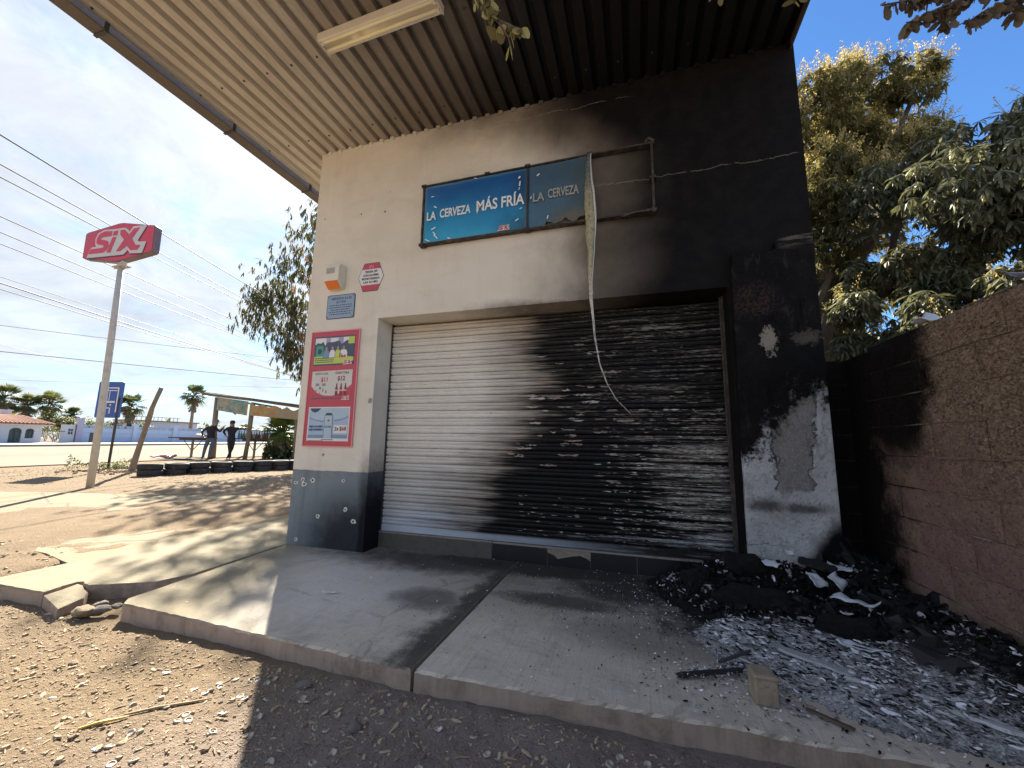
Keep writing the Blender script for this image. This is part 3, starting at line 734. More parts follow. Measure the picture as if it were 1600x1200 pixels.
# loose skins of plaster curling off the pilaster
flm = MB()
for (cx, cz, w, h, a) in [(4.93, 2.02, .09, .05, .7), (5.05, 2.10, .07, .12, .5), (4.81, 2.20, .06, .05, .8), (4.79, 1.93, .05, .04, .4), (4.78, .94, .04, .10, .2), (5.03, 1.15, .05, .14, .3), (5.08, 1.32, .04, .08, .5), (4.81, .43, .10, .05, .3), (4.70, .35, .14, .06, .2), (4.63, .30, .07, .05, .4), (5.06, 2.24, .03, .22, .3), (4.66, 1.10, .04, .05, .5), (5.1, 1.55, .07, .10, .5), (4.96, 1.62, .08, .05, .6)]:
    V = []; nx = 5; nz_ = 4
    for j in range(nz_ + 1):
        for i in range(nx + 1):
            u = i / nx - .5; v = j / nz_ - .5
            V.append((cx + u * w + .008 * N3(cx*30+i, j), -.047 - .022 * a * (abs(u) * 2) ** 2 * (1 + .6 * N3(i, cz * 9, j)) - .010 * a * (v + .5), cz + v * h + .008 * N3(i*1.7, j*1.3, cx*20)))
    F = [(j*(nx+1)+i, j*(nx+1)+i+1, (j+1)*(nx+1)+i+1, (j+1)*(nx+1)+i) for j in range(nz_) for i in range(nx)]
    flm.add(V, F)
o = loc(flm.build('plaster_skin', MATS['pilaster_plaster'], shop)); tag(o, kind='stuff')

# bullet chips in the painted dado and the plaster above
def chip(x, z, r, seed, wide=1.0):
    rr = random.Random(seed); m = MB(); n = 14
    ro = [r * (1 + .28 * rr.uniform(-1, 1)) for _ in range(n)]; ri = [r * .42 * (1 + .25 * rr.uniform(-1, 1)) for _ in range(n)]
    V = [(ro[k]*wide*cos(2*pi*k/n), -.003, ro[k]*sin(2*pi*k/n)) for k in range(n)] + [(ri[k]*wide*cos(2*pi*k/n), -.0045, ri[k]*sin(2*pi*k/n)) for k in range(n)]
    m.add(V, [(k, (k+1)%n, n+(k+1)%n, n+k) for k in range(n)], 0)
    m.add([(ri[k]*wide*cos(2*pi*k/n), -.0046, ri[k]*sin(2*pi*k/n)) for k in range(n)], [tuple(range(n))], 1)
    o = m.build('bullet_hole', [MATS['plaster_chip'], MATS['chip_hole']], shop); o.location = (x - 2.6, 0, z)
for i, (x, z, r, w) in enumerate([(.06, .668, .018, 1.6), (.155, .70, .030, .8), (.175, .655, .028, 1.2), (.29, .702, .026, 1.3), (.701, .713, .020, 1.1), (.752, .414, .022, 1.1), (.399, .324, .024, 1.0), (.862, .300, .026, 1.4), (.132, .062, .022, 1.0)]):
    chip(x, z, r, i, w)
for i, (x, z, r) in enumerate([(1.0, 3.807, .011), (.669, 3.829, .009), (.133, 3.849, .008), (.403, .983, .018), (.97, 1.58, .03), (1.05, 4.05, .006)]):
    o = bpy.data.objects.new('bullet_hole', None) if False else None
    mm = MB(); mm.add([(r*(1+.2*sin(k*5+i))*cos(2*pi*k/10), -.004, r*sin(2*pi*k/10)) for k in range(10)], [tuple(range(10))], 0)
    ob = mm.build('bullet_hole', [MATS['chip_hole'] if r < .015 else MATS['print_grey']], shop); ob.location = (x - 2.6, 0, z)

# ---- roller shutter: every slat is a piece
shutter = bpy.data.objects.new('roller_shutter', None); COL.objects.link(shutter); shutter.parent = shop; shutter.location = (0, 0, 0)
NS = 27; Z0 = .235; Z1 = 2.50; P = (Z1 - Z0) / NS; SXA, SXB = .985, 4.56
def slat_mesh():
    pr = [(.012, .000), (-.008, .02), (-.020, .16), (-.026, .34), (-.024, .44), (-.014, .52), (-.024, .60), (-.028, .74), (-.020, .88), (.000, .955), (.014, 1.0)]
    nx = 60; V = []; F = []
    for i in range(nx + 1):
        x = SXA + (SXB - SXA) * i / nx - 2.6; wv = .003 * N3(x * 3, 1) + .004 * N3(x * 9, 4) * smooth01(0, .8, x)
        for d, t in pr: V.append((x, d + wv, t * P + .004 * N3(x * 2.3, 8) * smooth01(-.2, .9, x)))
    k = len(pr)
    for i in range(nx):
        for j in range(k - 1): F.append((i*k+j, (i+1)*k+j, (i+1)*k+j+1, i*k+j+1))
    m = MB(); m.add(V, F); return m.mesh('slat', MATS['shutter_paint'])
sm = slat_mesh()
for i in range(NS):
    o = link('slat', sm, shutter); o.location = (0, .315 + RND.uniform(-.0015, .0015), Z0 + P * i)
m = MB(); m.box((SXA, .285, .172), (SXB, .335, .236)); m.box((SXA, .278, .172), (SXB, .284, .180))
o = m.build('bottom_rail', MATS['shutter_paint'], shutter); o.matrix_parent_inverse = Matrix.Translation((-2.6, 0, 0))
m = MB(); m.box((OX0 + .001, .27, .16), (OX0 + .012, .36, OZ - .002)); o = m.build('guide_rail', MATS['steel_dark'], shutter); o.matrix_parent_inverse = Matrix.Translation((-2.6, 0, 0))
m = MB(); 
V = []
for k in range(25):
    z = .16 + (OZ - .163) * k / 24; j = .006 * N3(k * 1.3, 2) * (1 - smooth01(1.0, 1.6, z)) * 3
    V += [(OX1 - .003, .36, z), (OX1 - .03 + j, .25 + j, z), (OX1 - .024 + j, .245 - abs(j), z), (OX1 - .003, .20, z)]
m.add(V, [(4*k+a, 4*k+4+a, 4*k+5+a, 4*k+1+a) for k in range(24) for a in range(3)])
o = m.build('guide_rail', MATS['burnt_metal'], shutter); o.matrix_parent_inverse = Matrix.Translation((-2.6, 0, 0))
# paint blistering off the slats
fl = MB(); rr = random.Random(5)
spots = []
for _ in range(46): spots.append((rr.gauss(3.0, .32), rr.choice([1.0, 1.1, 1.25, 1.35, 1.5, 1.62, 1.75, 1.9, 2.05]) + rr.gauss(0, .03), rr.uniform(.05, .22), rr.uniform(.012, .03), rr.uniform(.3, 1)))
for _ in range(150): spots.append((rr.uniform(3.2, 4.5), rr.uniform(1.25, 2.4), rr.uniform(.03, .16), rr.uniform(.006, .016), rr.uniform(.05, .6)))
for _ in range(520):
    z = rr.uniform(.3, 1.5); spots.append((rr.uniform(3.35 + .4 * abs(z - .9), 4.52), z, rr.uniform(.015, .10), rr.uniform(.005, .014), rr.uniform(.3, .93)))
for _ in range(140): spots.append((rr.uniform(2.6, 4.4), rr.uniform(.25, .6), rr.uniform(.01, .07), rr.uniform(.004, .009), rr.uniform(.5, .93)))
for cx, cz, w, h, tn in spots:
    if not (2.2 < cx < 4.53): continue
    cz = Z0 + P * (math.floor((cz - Z0) / P) + rr.choice([.32, .70, .80, .62]) ); nx = max(3, min(9, int(w / .02)))
    V = []
    for i in range(nx + 1):
        u = i / nx; e = (sin(pi * u)) ** .4
        a = .5 * h * e * (1 + .5 * rr.uniform(-1, 1)); b = .5 * h * e * (1 + .5 * rr.uniform(-1, 1))
        V += [(cx + (u - .5) * w, .292 - rr.uniform(.001, .010), cz - a), (cx + (u - .5) * w, .294 - rr.uniform(0, .003), cz + b)]
    fl.add(V, [(2*i, 2*i+2, 2*i+3, 2*i+1) for i in range(nx)], 0, tn)
o = loc(fl.build('paint_flakes', MATS['paint_flakes'], shop)); tag(o, kind='stuff')
# ---- step: plastered part on the left, dark tiles on the right
m = MB(); m.box((OX0 - .001, .252, -.02), (2.33, .455, .155)); o = loc(m.build('step', MATS['step_plaster'], shop)); bevel(o, .006)
m = MB(); m.box((2.332, .262, -.02), (OX1 - .001, .455, .150)); loc(m.build('step_bed', MATS['tile_bed'], shop))
m = MB(); m.box((OX0, .248, .1555), (2.33, .455, .168)); m.box((2.333, .255, .1505), (OX1 - .003, .455, .166)); loc(m.build('step_top', MATS['step_top'], shop))
xs_ = [2.334, 2.497, 2.893, 3.302, 3.716, 4.12, OX1 - .004]
for i in range(6):
    a, b = xs_[i] + .003, xs_[i+1] - .003
    m = MB()
    if i == 2:   # the tile that has lost its upper half
        top = [(a, .145), (a, .112), (a + .06, .090), (a + .10, .062), (a + .16, .078), (a + .24, .098), (a + .31, .108), (b - .03, .088), (b, .070)]
        poly = [(a, .0), (b, .0)] + [p for p in top[::-1]]
        poly = [(x, z) for x, z in poly if not (x == a and z == .145)]
        m.prism(poly, -.262, -.252, M=Matrix(((1,0,0,0),(0,0,-1,0),(0,1,0,0),(0,0,0,1))) @ Matrix.Translation((0, 0, 0)))
        for k, v in enumerate(m.v): m.v[k] = (v[0], v[1], v[2])
    else: m.box((a, .252, .0), (b, .2615, .149))
    o = loc(m.build('tile', MATS['tile_dark'], shop))
    if i == 2: tag(o, 'cracked tile with its upper half gone')

# ---- canopy: corrugated sheets, each sheet a part
def sheet(x0, nrib, y0, y1):
    pitch = .1525; prof = []
    for k in range(nrib):
        b = x0 + k * pitch
        prof += [(b, .0), (b + .084, .0), (b + .098, .050), (b + .138, .050)]
    prof.append((x0 + nrib * pitch + .004, .0))
    m = MB(); V = []; ny = 10
    for j in range(ny + 1):
        y = y0 + (y1 - y0) * j / ny
        for x, z in prof: V.append((x, y, 4.762 + z + .003 * N3(x, y * 1.5)))
    n = len(prof)
    m.add(V, [(j*n+i, (j+1)*n+i, (j+1)*n+i+1, j*n+i+1) for j in range(ny) for i in range(n - 1)])
    return m
x = -.635
for i in range(7):
    nr = 6 if i < 6 else 2
    o = loc(sheet(x, nr, -2.42, 7.0).build('roof_sheet', MATS['roof_sheet_metal'], shop)); x += nr * .1525
    o.modifiers.new('s', 'SOLIDIFY').thickness = .0015
ROOF_R = x
m = MB(); pr = [(-.752, 4.90), (-.752, 4.672), (-.744, 4.662), (-.600, 4.662), (-.600, 4.672), (-.742, 4.674), (-.742, 4.90)]
V = [(p[0], yy, p[1] + .004 * N3(yy * 2, 3)) for yy in [(-2.42 + .55 * k) for k in range(18)] for p in pr]; n = len(pr)
m.add(V, [(j*n+i, j*n+(i+1)%n, (j+1)*n+(i+1)%n, (j+1)*n+i) for j in range(17) for i in range(n)])
loc(m.build('gutter', MATS['gutter_metal'], shop))
for yy in (-1.9, -.72, .42, 1.6, 2.8):
    m = MB(); m.box((-.756, yy, 4.656), (-.598, yy + .03, 4.661)); m.box((-.610, yy, 4.6615), (-.597, yy + .03, 4.75)); loc(m.build('gutter_strap', MATS['steel_dark'], shop))
m = MB(); m.box((-.75, -2.435, 4.69), (ROOF_R, -2.423, 4.93)); m.box((ROOF_R + .002, -2.435, 4.69), (ROOF_R + .012, 7.0, 4.93)); m.box((-.5, -2.3, 4.80), (ROOF_R, -2.25, 4.90))
loc(m.build('fascia', MATS['gutter_metal'], shop))
# mortar lumps under the sheets along the wall head
m = MB(); rr = random.Random(3)
for k in range(34):
    xx = -.0 + .1525 * k + .12; 
    if xx > W: break
    m.box((xx - .02, -.012 - rr.uniform(0, .012), 4.735 - rr.uniform(0, .015)), (xx + .028, .0, 4.766), M=None)
o = loc(m.build('mortar_lumps', MATS['wall_plaster'], shop)); tag(o, kind='stuff')

# roofing screws with their washers, and the overlap edges of the sheets
for yy in (-2.0, -1.1, -.25):
    for k in range(0, 17):
        xx = -.635 + .1525 * (k * 2) + .042 + .004 * N3(k, yy)
        if xx > 5.1: break
        m = MB(); m.lathe([(.011, 4.7605), (.011, 4.757), (.005, 4.756), (.005, 4.748), (0, 4.747)], 8, Matrix.Translation((xx - 2.6, yy + .02 * N3(k, 3), 0))); m.build('screw', MATS['steel_dark'], shop)
# ---- fluorescent fitting under the canopy
fl = thing('ceiling_light', 'long dusty twin tube light fitting fixed under the corrugated canopy', 'light fitting', (1.705, -1.22, 4.70), radians(-1.5))
m = MB()
V = []; pr = [(-.075, .058), (-.072, -.012), (-.055, -.018), (-.028, .012), (.028, .012), (.055, -.018), (.072, -.012), (.075, .058)]
for xx in (-.59, .59): V += [(xx, a, b) for a, b in pr]
m.add(V, [(i, i+1, 8+i+1, 8+i) for i in range(7)] + [(0, 8, 15, 7)]); m.box((-.595, -.078, -.022), (-.588, .078, .06)); m.box((.588, -.078, -.022), (.595, .078, .06))
m.build('housing', MATS['light_housing'], fl)
for s in (-1, 1):
    m = MB(); m.tube([(-.565, .036 * s, -.010), (.565, .036 * s, -.010)], .015, 12); o = m.build('tube', MATS['tube_glass'], fl, smooth=True)
    for e in (-1, 1):
        mm = MB(); mm.box((.566 * e - .012, .036 * s - .012, -.028), (.566 * e + .012, .036 * s + .012, .012)); mm.build('socket', MATS['print_white'], o)

# ================================================================ SIGNS ON THE WALL
LOGO_W = [(285,748),(310,688),(345,600),(368,575),(440,560),(420,520),(428,430),(470,345),(560,290),(700,282),(880,260),(925,290),(945,325),(1005,240),(1212,226),(1065,470),(1090,490),(1192,488),(1125,668),(950,676),(912,618),(890,650),(850,692)]
LOGO_R = [[(690,312),(572,316),(492,356),(450,430),(440,500),(465,530),(548,540),(552,572),(520,584),(350,606),(318,684),(540,662),(592,625),(632,545),(625,480),(590,462),(520,452),(515,425),(560,408),(672,396)],
          [(712,315),(780,306),(762,382),(690,388)], [(690,412),(750,408),(655,660),(592,660)],
          [(810,305),(878,292),(940,372),(1015,278),(1108,262),(985,440),(1035,540),(1110,545),(1060,620),(958,625),(905,555),(805,640),(740,640),(862,455),(808,378)]]
def logo_uv(p):
    x, y = p; return ((x + .14 * (y - 480) - 775) / 1045.0, -(y + .096 * (x - 775) - 490) / 1045.0 * .84)
def logo(parent, M, w, layer=.003, white='print_white', red='print_red', shadow=None):
    """the three-letter emblem: pale silhouette with red letters on it"""
    def flat(polys, d, mat, name, off=(0, 0)):
        m = MB()
        for poly in polys:
            pts = [logo_uv(p) for p in poly]
            m.add([M @ Vector((u * w + off[0], v * w + off[1], d)) for u, v in pts], [tuple(range(len(pts)))])
        o = m.build(name, MATS[mat], parent); return o
    if shadow: flat([LOGO_W], layer * .5, shadow, 'emblem_shadow', (.010 * w, -.018 * w))
    flat([LOGO_W], layer, white, 'emblem_outline'); flat(LOGO_R, layer * 2, red, 'emblem_letters')
def rect(m, x0, z0, x1, z1, y, mi=0): m.add([(x0, y, z0), (x1, y, z0), (x1, y, z1), (x0, y, z1)], [(0, 1, 2, 3)], mi)

BOLD = .020
sb = thing('shop_sign', 'long blue beer sign in a metal frame, scorched and peeled open at its right end', 'sign', (2.75, 0, 3.63))
SI = Matrix.Translation((-2.75, 0, -3.63))
def sl(o): o.matrix_parent_inverse = SI; return o
m = MB(); fr = .022
for a, b in (((1.54, 3.973), (3.965, 3.988)), ((1.54, 3.281), (3.965, 3.296)), ((1.536, 3.27), (1.556, 3.995)), ((3.945, 3.27), (3.967, 3.995)), ((2.738, 3.298), (2.756, 3.969)), ((3.372, 3.298), (3.386, 3.969))):
    n = 12; hor = (b[0]-a[0]) > (b[1]-a[1])
    for k in range(n):
        t0, t1 = k / n, (k + 1) / n; w = .0025 * N3(k * 2.1, a[0] * 3, a[1])
        if hor: m.box((a[0] + (b[0]-a[0]) * t0, -.075 + w, a[1] + w), (a[0] + (b[0]-a[0]) * t1 - .0005, -.012, b[1] + w))
        else: m.box((a[0] + w, -.078 + w, a[1] + (b[1]-a[1]) * t0), (b[0] + w, -.012, a[1] + (b[1]-a[1]) * t1 - .0005))
for cx, cz in ((1.545, 3.98), (1.545, 3.28), (2.3, 3.985), (2.745, 3.985), (2.745, 3.285), (3.38, 3.985), (3.95, 3.97), (3.955, 3.62), (3.95, 3.29)):
    m.box((cx - .028, -.084, cz - .012), (cx + .028, -.010, cz + .014))
sl(m.build('frame', MATS['burnt_metal'], sb))
m = MB(); m.tube([(3.90, -.07, 4.0), (3.93, -.10, 4.005), (3.97, -.085, 3.985), (3.95, -.07, 3.96)], [.012, .02, .018, .008], 6); sl(m.build('melted_edge', MATS['burnt_metal'], sb)); m = MB(); m.tube([(3.66, -.08, 3.265), (3.78, -.09, 3.285), (3.93, -.085, 3.29), (3.96, -.08, 3.33)], [.008, .01, .014, .008], 6)
sl(m.build('melted_edge', MATS['burnt_metal'], sb))
def m_blue(t):
    p = t.pos(); x, y, z = t.x, t.y, t.z
    n1 = t.noise(p, 4, 5, .6, .4); n2 = t.noise(p, 26, 5, .7)
    zz = t.add(z, t.mul(t.sub(n1, .5), .20), t.mul(t.sub(x, 2.1), .10))
    c = t.mix(t.ss(zz, 3.93, 3.36), (.010, .10, .32), (.016, .28, .54)); c = t.mix(t.ss(zz, 3.45, 3.30), c, (.025, .36, .60))
    c = t.mix(t.mul(t.ss(n2, .66, .72), .5), c, (.20, .35, .45))
    e = t.mx(t.ss(x, 1.60, 1.565), t.mx(t.ss(z, 3.93, 3.965), t.ss(z, 3.325, 3.30))); c = t.mix(t.mul(e, .5), c, (.16, .30, .36))
    xs = t.add(x, t.mul(t.sub(n1, .5), .5), t.mul(t.ss(z, 3.6, 3.32), .15))
    c = t.mix(t.mul(t.ss(xs, 2.45, 2.95), .80), c, (.014, .040, .075))
    c = t.mix(t.mul(t.ss(xs, 3.0, 3.35), .90), c, (.016, .018, .020))
    edge = t.mx(t.ss(x, 2.70, 2.735), 0); c = t.mix(t.mul(edge, .4), c, (.12, .2, .25))
    burn = t.mul(t.ss(t.add(z, t.mul(t.sub(n1, .5), .18)), 3.48, 3.36), t.ss(x, 2.95, 3.1)); c = t.mix(t.mul(burn, .8), c, (.12, .105, .07))
    t.fin(c, .42, 0, t.bump(t.add(n1, t.mul(n2, .3)), .01, .5), .5)
material('sign_blue_vinyl', m_blue)
def panel(x0, x1, z0, z1, torn):
    nx, nz_ = 30, 14; V = []
    for j in range(nz_ + 1):
        for i in range(nx + 1):
            u = i / nx; v = j / nz_; x = x0 + (x1-x0) * u; zb = z0
            if torn: zb = z0 + (0 if u < .28 else .055 * abs(N3(u * 9, 2)) + .018 + .02 * sin(u * 23))
            z = zb + (z1 - zb) * v
            V.append((x, -.060 - .010 * sin(pi * u) * sin(pi * v) + .006 * fbm(x * 5, z * 5, 1, 3) - (.02 * u ** 4 if torn else 0), z))
    m = MB(); m.add(V, [(j*(nx+1)+i, j*(nx+1)+i+1, (j+1)*(nx+1)+i+1, (j+1)*(nx+1)+i) for j in range(nz_) for i in range(nx)])
    return m
p1 = sl(panel(1.556, 2.738, 3.297, 3.969, False).build('panel', MATS['sign_blue_vinyl'], sb, smooth=True)); tag(p1, 'bright blue panel reading LA CERVEZA MÁS FRÍA')
p2 = sl(panel(2.756, 3.372, 3.297, 3.969, True).build('panel', MATS['sign_blue_vinyl'], sb, smooth=True)); tag(p2, 'smoke-darkened blue panel reading LA CERVEZA')
simple('sign_lettering', (.80, .82, .82), .5, var=.15); simple('sign_lettering_smoked', (.34, .34, .33), .5, var=.5, scale=10)
def fit_text(body, x0, x1, base, cap, mat, parent, y, name='lettering', off=.022):
    """lettering scaled so that it runs from x0 to x1 with the given capital height"""
    size = cap / .72
    o = text_mesh(body, size, mat, name, parent, Matrix.Identity(4), offset=off * size, depth=.0006)
    xs = [v.co.x for v in o.data.vertices]; k = (x1 - x0) / (max(xs) - min(xs)); lo = min(xs)
    o.data.transform(Matrix.Translation((x0 - lo * k, y, base)) @ Matrix.Rotation(pi/2, 4, 'X') @ Matrix.Diagonal((k, 1, 1, 1)))
    return o
def loosen(o):
    for v in o.data.vertices: v.co.z += .0
    return o
sl(fit_text('LA', 1.600, 1.712, 3.555, .098, MATS['sign_lettering'], sb, -.076)); sl(fit_text('CERVEZA', 1.758, 2.120, 3.565, .100, MATS['sign_lettering'], sb, -.076))
sl(fit_text('MÁS', 2.190, 2.425, 3.566, .122, MATS['sign_lettering'], sb, -.078)); sl(fit_text('FRÍA', 2.468, 2.715, 3.566, .122, MATS['sign_lettering'], sb, -.078))
sl(fit_text('LA', 2.806, 2.925, 3.567, .092, MATS['sign_lettering_smoked'], sb, -.080)); sl(fit_text('CERVEZA', 2.962, 3.270, 3.578, .098, MATS['sign_lettering_smoked'], sb, -.084))
m = MB(); rr = random.Random(4)     # pale scratches and flecks where the film lifted
for x, z, w, h, a in [(1.66, 3.83, .035, .010, 0), (1.70, 3.70, .04, .016, -.6), (1.69, 3.45, .06, .016, .35), (1.70, 3.39, .05, .014, -.9), (1.72, 3.35, .07, .014, -.85), (1.62, 3.32, .07, .012, -.5), (1.88, 3.31, .04, .01, -.4), (2.17, 3.955, .035, .01, -.4), (2.66, 3.87, .03, .02, .8), (2.665, 3.80, .055, .018, 1.4), (2.66, 3.745, .03, .01, 1.2), (2.64, 3.40, .04, .014, .5), (2.68, 3.52, .03, .012, .3), (2.86, 3.86, .035, .018, .5), (2.96, 3.38, .04, .012, 1.2), (2.785, 3.62, .03, .012, 1.2), (2.20, 3.55, .02, .006, 1.)]:
    c, s = cos(a), sin(a)
    m.add([(x + c*u*w/2 - s*v*h/2, -.0775, z + s*u*w/2 + c*v*h/2) for u, v in ((-1, -1), (1, -.6), (.8, 1), (-1, .7))], [(0, 1, 2, 3)])
o = sl(m.build('film_flecks', MATS['sign_lettering'], sb)); tag(o, kind='stuff')
logo(sb, Matrix.Translation((2.50 - 2.75, -.074, 3.335 - 3.63)) @ Matrix.Rotation(pi/2, 4, 'X'), .16, .002)

# film hanging from the torn end of the sign
def m_strip(t):
    p = t.pos(); z = t.z; n = t.noise(t.vec(p, (1, 1, .5)), 60, 4, .7); n2 = t.noise(t.vec(p, (1, 1, 3)), 14, 4, .6)
    c = t.mix(t.ss(z, 3.9, 3.3), (.10, .13, .13), (.36, .32, .19)); c = t.mix(t.ss(z, 2.9, 2.4), c, (.56, .53, .45))
    c = t.mix(t.mul(t.ss(n, .52, .62), .75), c, (.06, .055, .045)); c = t.mix(t.mul(t.ss(n2, .5, .7), .3), c, (.6, .58, .52))
    t.fin(c, .5, 0, t.bump(n, .004, .8), .5)
material('hanging_film', m_strip)
simple('film_edge', (.58, .57, .52), .5, var=.4, scale=20)
strip_pts = [(3.345, 3.395, 3.975), (3.325, 3.392, 3.85), (3.312, 3.400, 3.70), (3.300, 3.425, 3.55), (3.305, 3.440, 3.38), (3.305, 3.445, 3.25), (3.318, 3.435, 3.10), (3.330, 3.420, 2.95), (3.335, 3.405, 2.80), (3.345, 3.390, 2.65), (3.352, 3.392, 2.47), (3.372, 3.402, 2.30), (3.388, 3.412, 2.13), (3.408, 3.428, 2.0), (3.432, 3.450, 1.858), (3.495, 3.508, 1.681), (3.572, 3.582, 1.536), (3.692, 3.698, 1.411)]
m = MB(); V = []; ns = 8; fine = []
for k in range(len(strip_pts) - 1):
    for s in range(4): 
        t = s / 4; fine.append(tuple(strip_pts[k][i] + (strip_pts[k+1][i] - strip_pts[k][i]) * t for i in range(3)))
fine.append(strip_pts[-1])
fine = [((a_ + b_) / 2 + .006 - (b_ - a_) * .36 * (1 + .25 * N3(z_ * 6, 1)), (a_ + b_) / 2 + .006 + (b_ - a_) * .36 * (1 + .25 * N3(z_ * 6, 7)), z_) for a_, b_, z_ in fine]
for k, (a, b, z) in enumerate(fine):
    for i in range(ns + 1):
        u = i / ns; w = b - a
        V.append((a + w * u + .002 * N3(z * 30, i), -.085 - .03 * smooth01(3.9, 3.2, z) - w * .55 * sin(pi * u) * (.6 + .4 * sin(z * 7)) + .004 * N3(z * 22, u * 3), z))
m.add(V, [(k*(ns+1)+i, (k+1)*(ns+1)+i, (k+1)*(ns+1)+i+1, k*(ns+1)+i+1) for k in range(len(fine)-1) for i in range(ns)])
st = sl(m.build('hanging_film', MATS['hanging_film'], sb, smooth=True)); tag(st, 'long scorched strip of film hanging down over the shutter'); st.modifiers.new('s', 'SOLIDIFY').thickness = .002
m = MB(); m.tube([(b + .001, -.093 - .03 * smooth01(3.9, 3.2, z), z) for a, b, z in fine[:40]], [.004 + .006 * sin(min(1, k / 26) * pi) for k in range(40)], 5)
m.build('film_edge', MATS['film_edge'], st)

# ---- siren
s = thing('alarm_siren', 'small cream alarm box with an orange lamp under it, high on the wall', 'alarm', (.415, 0, 3.03))
m = MB(); X90 = Matrix.Rotation(pi/2, 4, 'Z')
prof = [(-.001, .15), (-.001, -.13), (-.055, -.13), (-.125, -.055), (-.125, .10), (-.10, .15)]
m.add([(-.10, a, b) for a, b in prof] + [(.10, a, b) for a, b in prof], [tuple(range(6)), tuple(range(6, 12))[::-1]] + [(i, 6+i, 6+(i+1)%6, (i+1)%6) for i in range(6)])
o = m.build('case', MATS['siren_white'], s); bevel(o, .008, 3)
m = MB(); m.add([(-.088, -.128, -.062), (.088, -.128, -.062), (.088, -.058, -.138), (-.088, -.058, -.138), (-.08, -.105, -.055), (.08, -.105, -.055), (.08, -.05, -.125), (-.08, -.05, -.125)], [(0, 3, 2, 1), (0, 1, 5, 4), (1, 2, 6, 5), (2, 3, 7, 6), (3, 0, 4, 7)])
m.build('lamp_lens', MATS['siren_orange'], s)
m = MB()
for k in range(6): m.box((-.072, -.1285, .03 + k * .012), (.045, -.126, .037 + k * .012))
m.build('grille', MATS['siren_grille'], s)
# ---- hexagonal sticker
s = thing('hexagonal_sticker', 'red and white hexagonal alarm warning sticker beside the siren', 'sticker', (.868, 0, 3.016))
def hexp(m, w, h, y, mi=0, zc=0): m.add([(-w, y, zc), (-w*.58, y, -h + zc), (w*.58, y, -h + zc), (w, y, zc), (w*.58, y, h + zc), (-w*.58, y, h + zc)], [(0, 1, 2, 3, 4, 5)], mi)
m = MB(); hexp(m, .172, .172, -.003); m.build('backing', MATS['print_navy'], s)
m = MB(); hexp(m, .166, .166, -.0042); m.build('white_field', MATS['print_white'], s)
for sg in (1, -1):
    m = MB(); pts = [(-.0963, .166), (.0963, .166), (.1265, .095), (-.1265, .095)]; m.add([(a, -.0054, b * sg) for a, b in (pts if sg < 0 else pts[::-1])], [(0, 1, 2, 3)]); m.build('red_band', MATS['print_red'], s)
for i, (tx, w) in enumerate((('TIENDA SIX', .086), ('CON ALARMA', .105), ('MONITOREADA', .120), ('LAS 24 HRS', .095))):
    fit_text(tx, -w, w, .052 - .042 * i, .026, MATS['print_black'], s, -.006, off=.02)
fit_text('(A)', -.03, .03, .112, .032, MATS['print_pink'], s, -.0065)
# ---- plate
s = thing('notice_plate', 'pale blue plate with dark writing under the siren', 'notice', (.478, 0, 2.695))
def rr_poly(w, h, r, n=5):
    out = []
    for cx, cy, a0 in ((w-r, h-r, 0), (-w+r, h-r, 90), (-w+r, -h+r, 180), (w-r, -h+r, 270)):
        for k in range(n + 1): a = radians(a0 + 90 * k / n); out.append((cx + r*cos(a), cy + r*sin(a)))
    return out
XZ = Matrix(((1,0,0,0),(0,0,-1,0),(0,1,0,0),(0,0,0,1)))
m = MB(); m.prism(rr_poly(.195, .146, .02), .0, .006, M=XZ); m.build('plate', MATS['print_navy'], s)
m = MB(); m.prism(rr_poly(.186, .137, .015), .0062, .0075, M=XZ); m.build('plate_face', MATS['plate_blue'], s)
fit_text('DEPÓSITO LA 50', -.135, .145, .085, .030, MATS['print_navy'], s, -.0082, off=.02); fit_text('# 17150', -.06, .07, .044, .026, MATS['print_navy'], s, -.0082, off=.02)
m = MB(); rr = random.Random(9)
for k, w in enumerate((.16, .165, .13, .165, .15)):
    x = -w
    while x < w - .01:
        l = rr.uniform(.012, .04); l = min(l, w - x); rect(m, x, .012 - k * .027, x + l, .022 - k * .027, -.0082); x += l + .008
m.build('small_print', MATS['print_navy'], s)
for a in (-.172, .172):
    for b in (-.122, .122): m = MB(); m.lathe([(.006, .0076), (.006, .010), (0, .0105)], 8, XZ @ Matrix.Translation((a, b, 0))); m.build('screw', MATS['steel_dark'], s)

# ---- board with three posters
b = thing('poster_board', 'tall red framed board with three drink posters on the left pier', 'poster board', (.446, 0, 1.738))
m = MB(); m.box((-.331, -.012, -.66), (.331, -.001, .66)); m.build('board', MATS['print_red'], b)
m = MB()
for a, c in (((-.338, -.667), (-.328, .667)), ((.328, -.667), (.338, .667))): m.box((a[0], -.018, a[1]), (c[0], -.0005, c[1]))
for z in (-.667, .657): m.box((-.3275, -.018, z), (.3275, -.0005, z + .010))
m.build('frame', MATS['print_pink'], b)
Y0 = -.013
def poster(label, z0, z1, base):
    m = MB(); m.box((-.285, -.0135, z0), (.280, -.0121, z1)); return tag(m.build('poster', MATS[base], b), label)
def shp(parent, mat, polys, lv, name='print'):
    m = MB()
    for poly in polys: m.add([(x, Y0 - .0008 * lv, z) for x, z in poly], [tuple(range(len(poly)))])
    return m.build(name, MATS[mat], parent)
def R4(x0, z0, x1, z1): return [(x0, z0), (x1, z0), (x1, z1), (x0, z1)]
def disc(cx, cz, rx, rz, n=14): return [(cx + rx*cos(2*pi*k/n), cz + rz*sin(2*pi*k/n)) for k in range(n)]
p = poster('top poster with a green jersey, people and a lime stripe', .258, .602, 'print_slate')
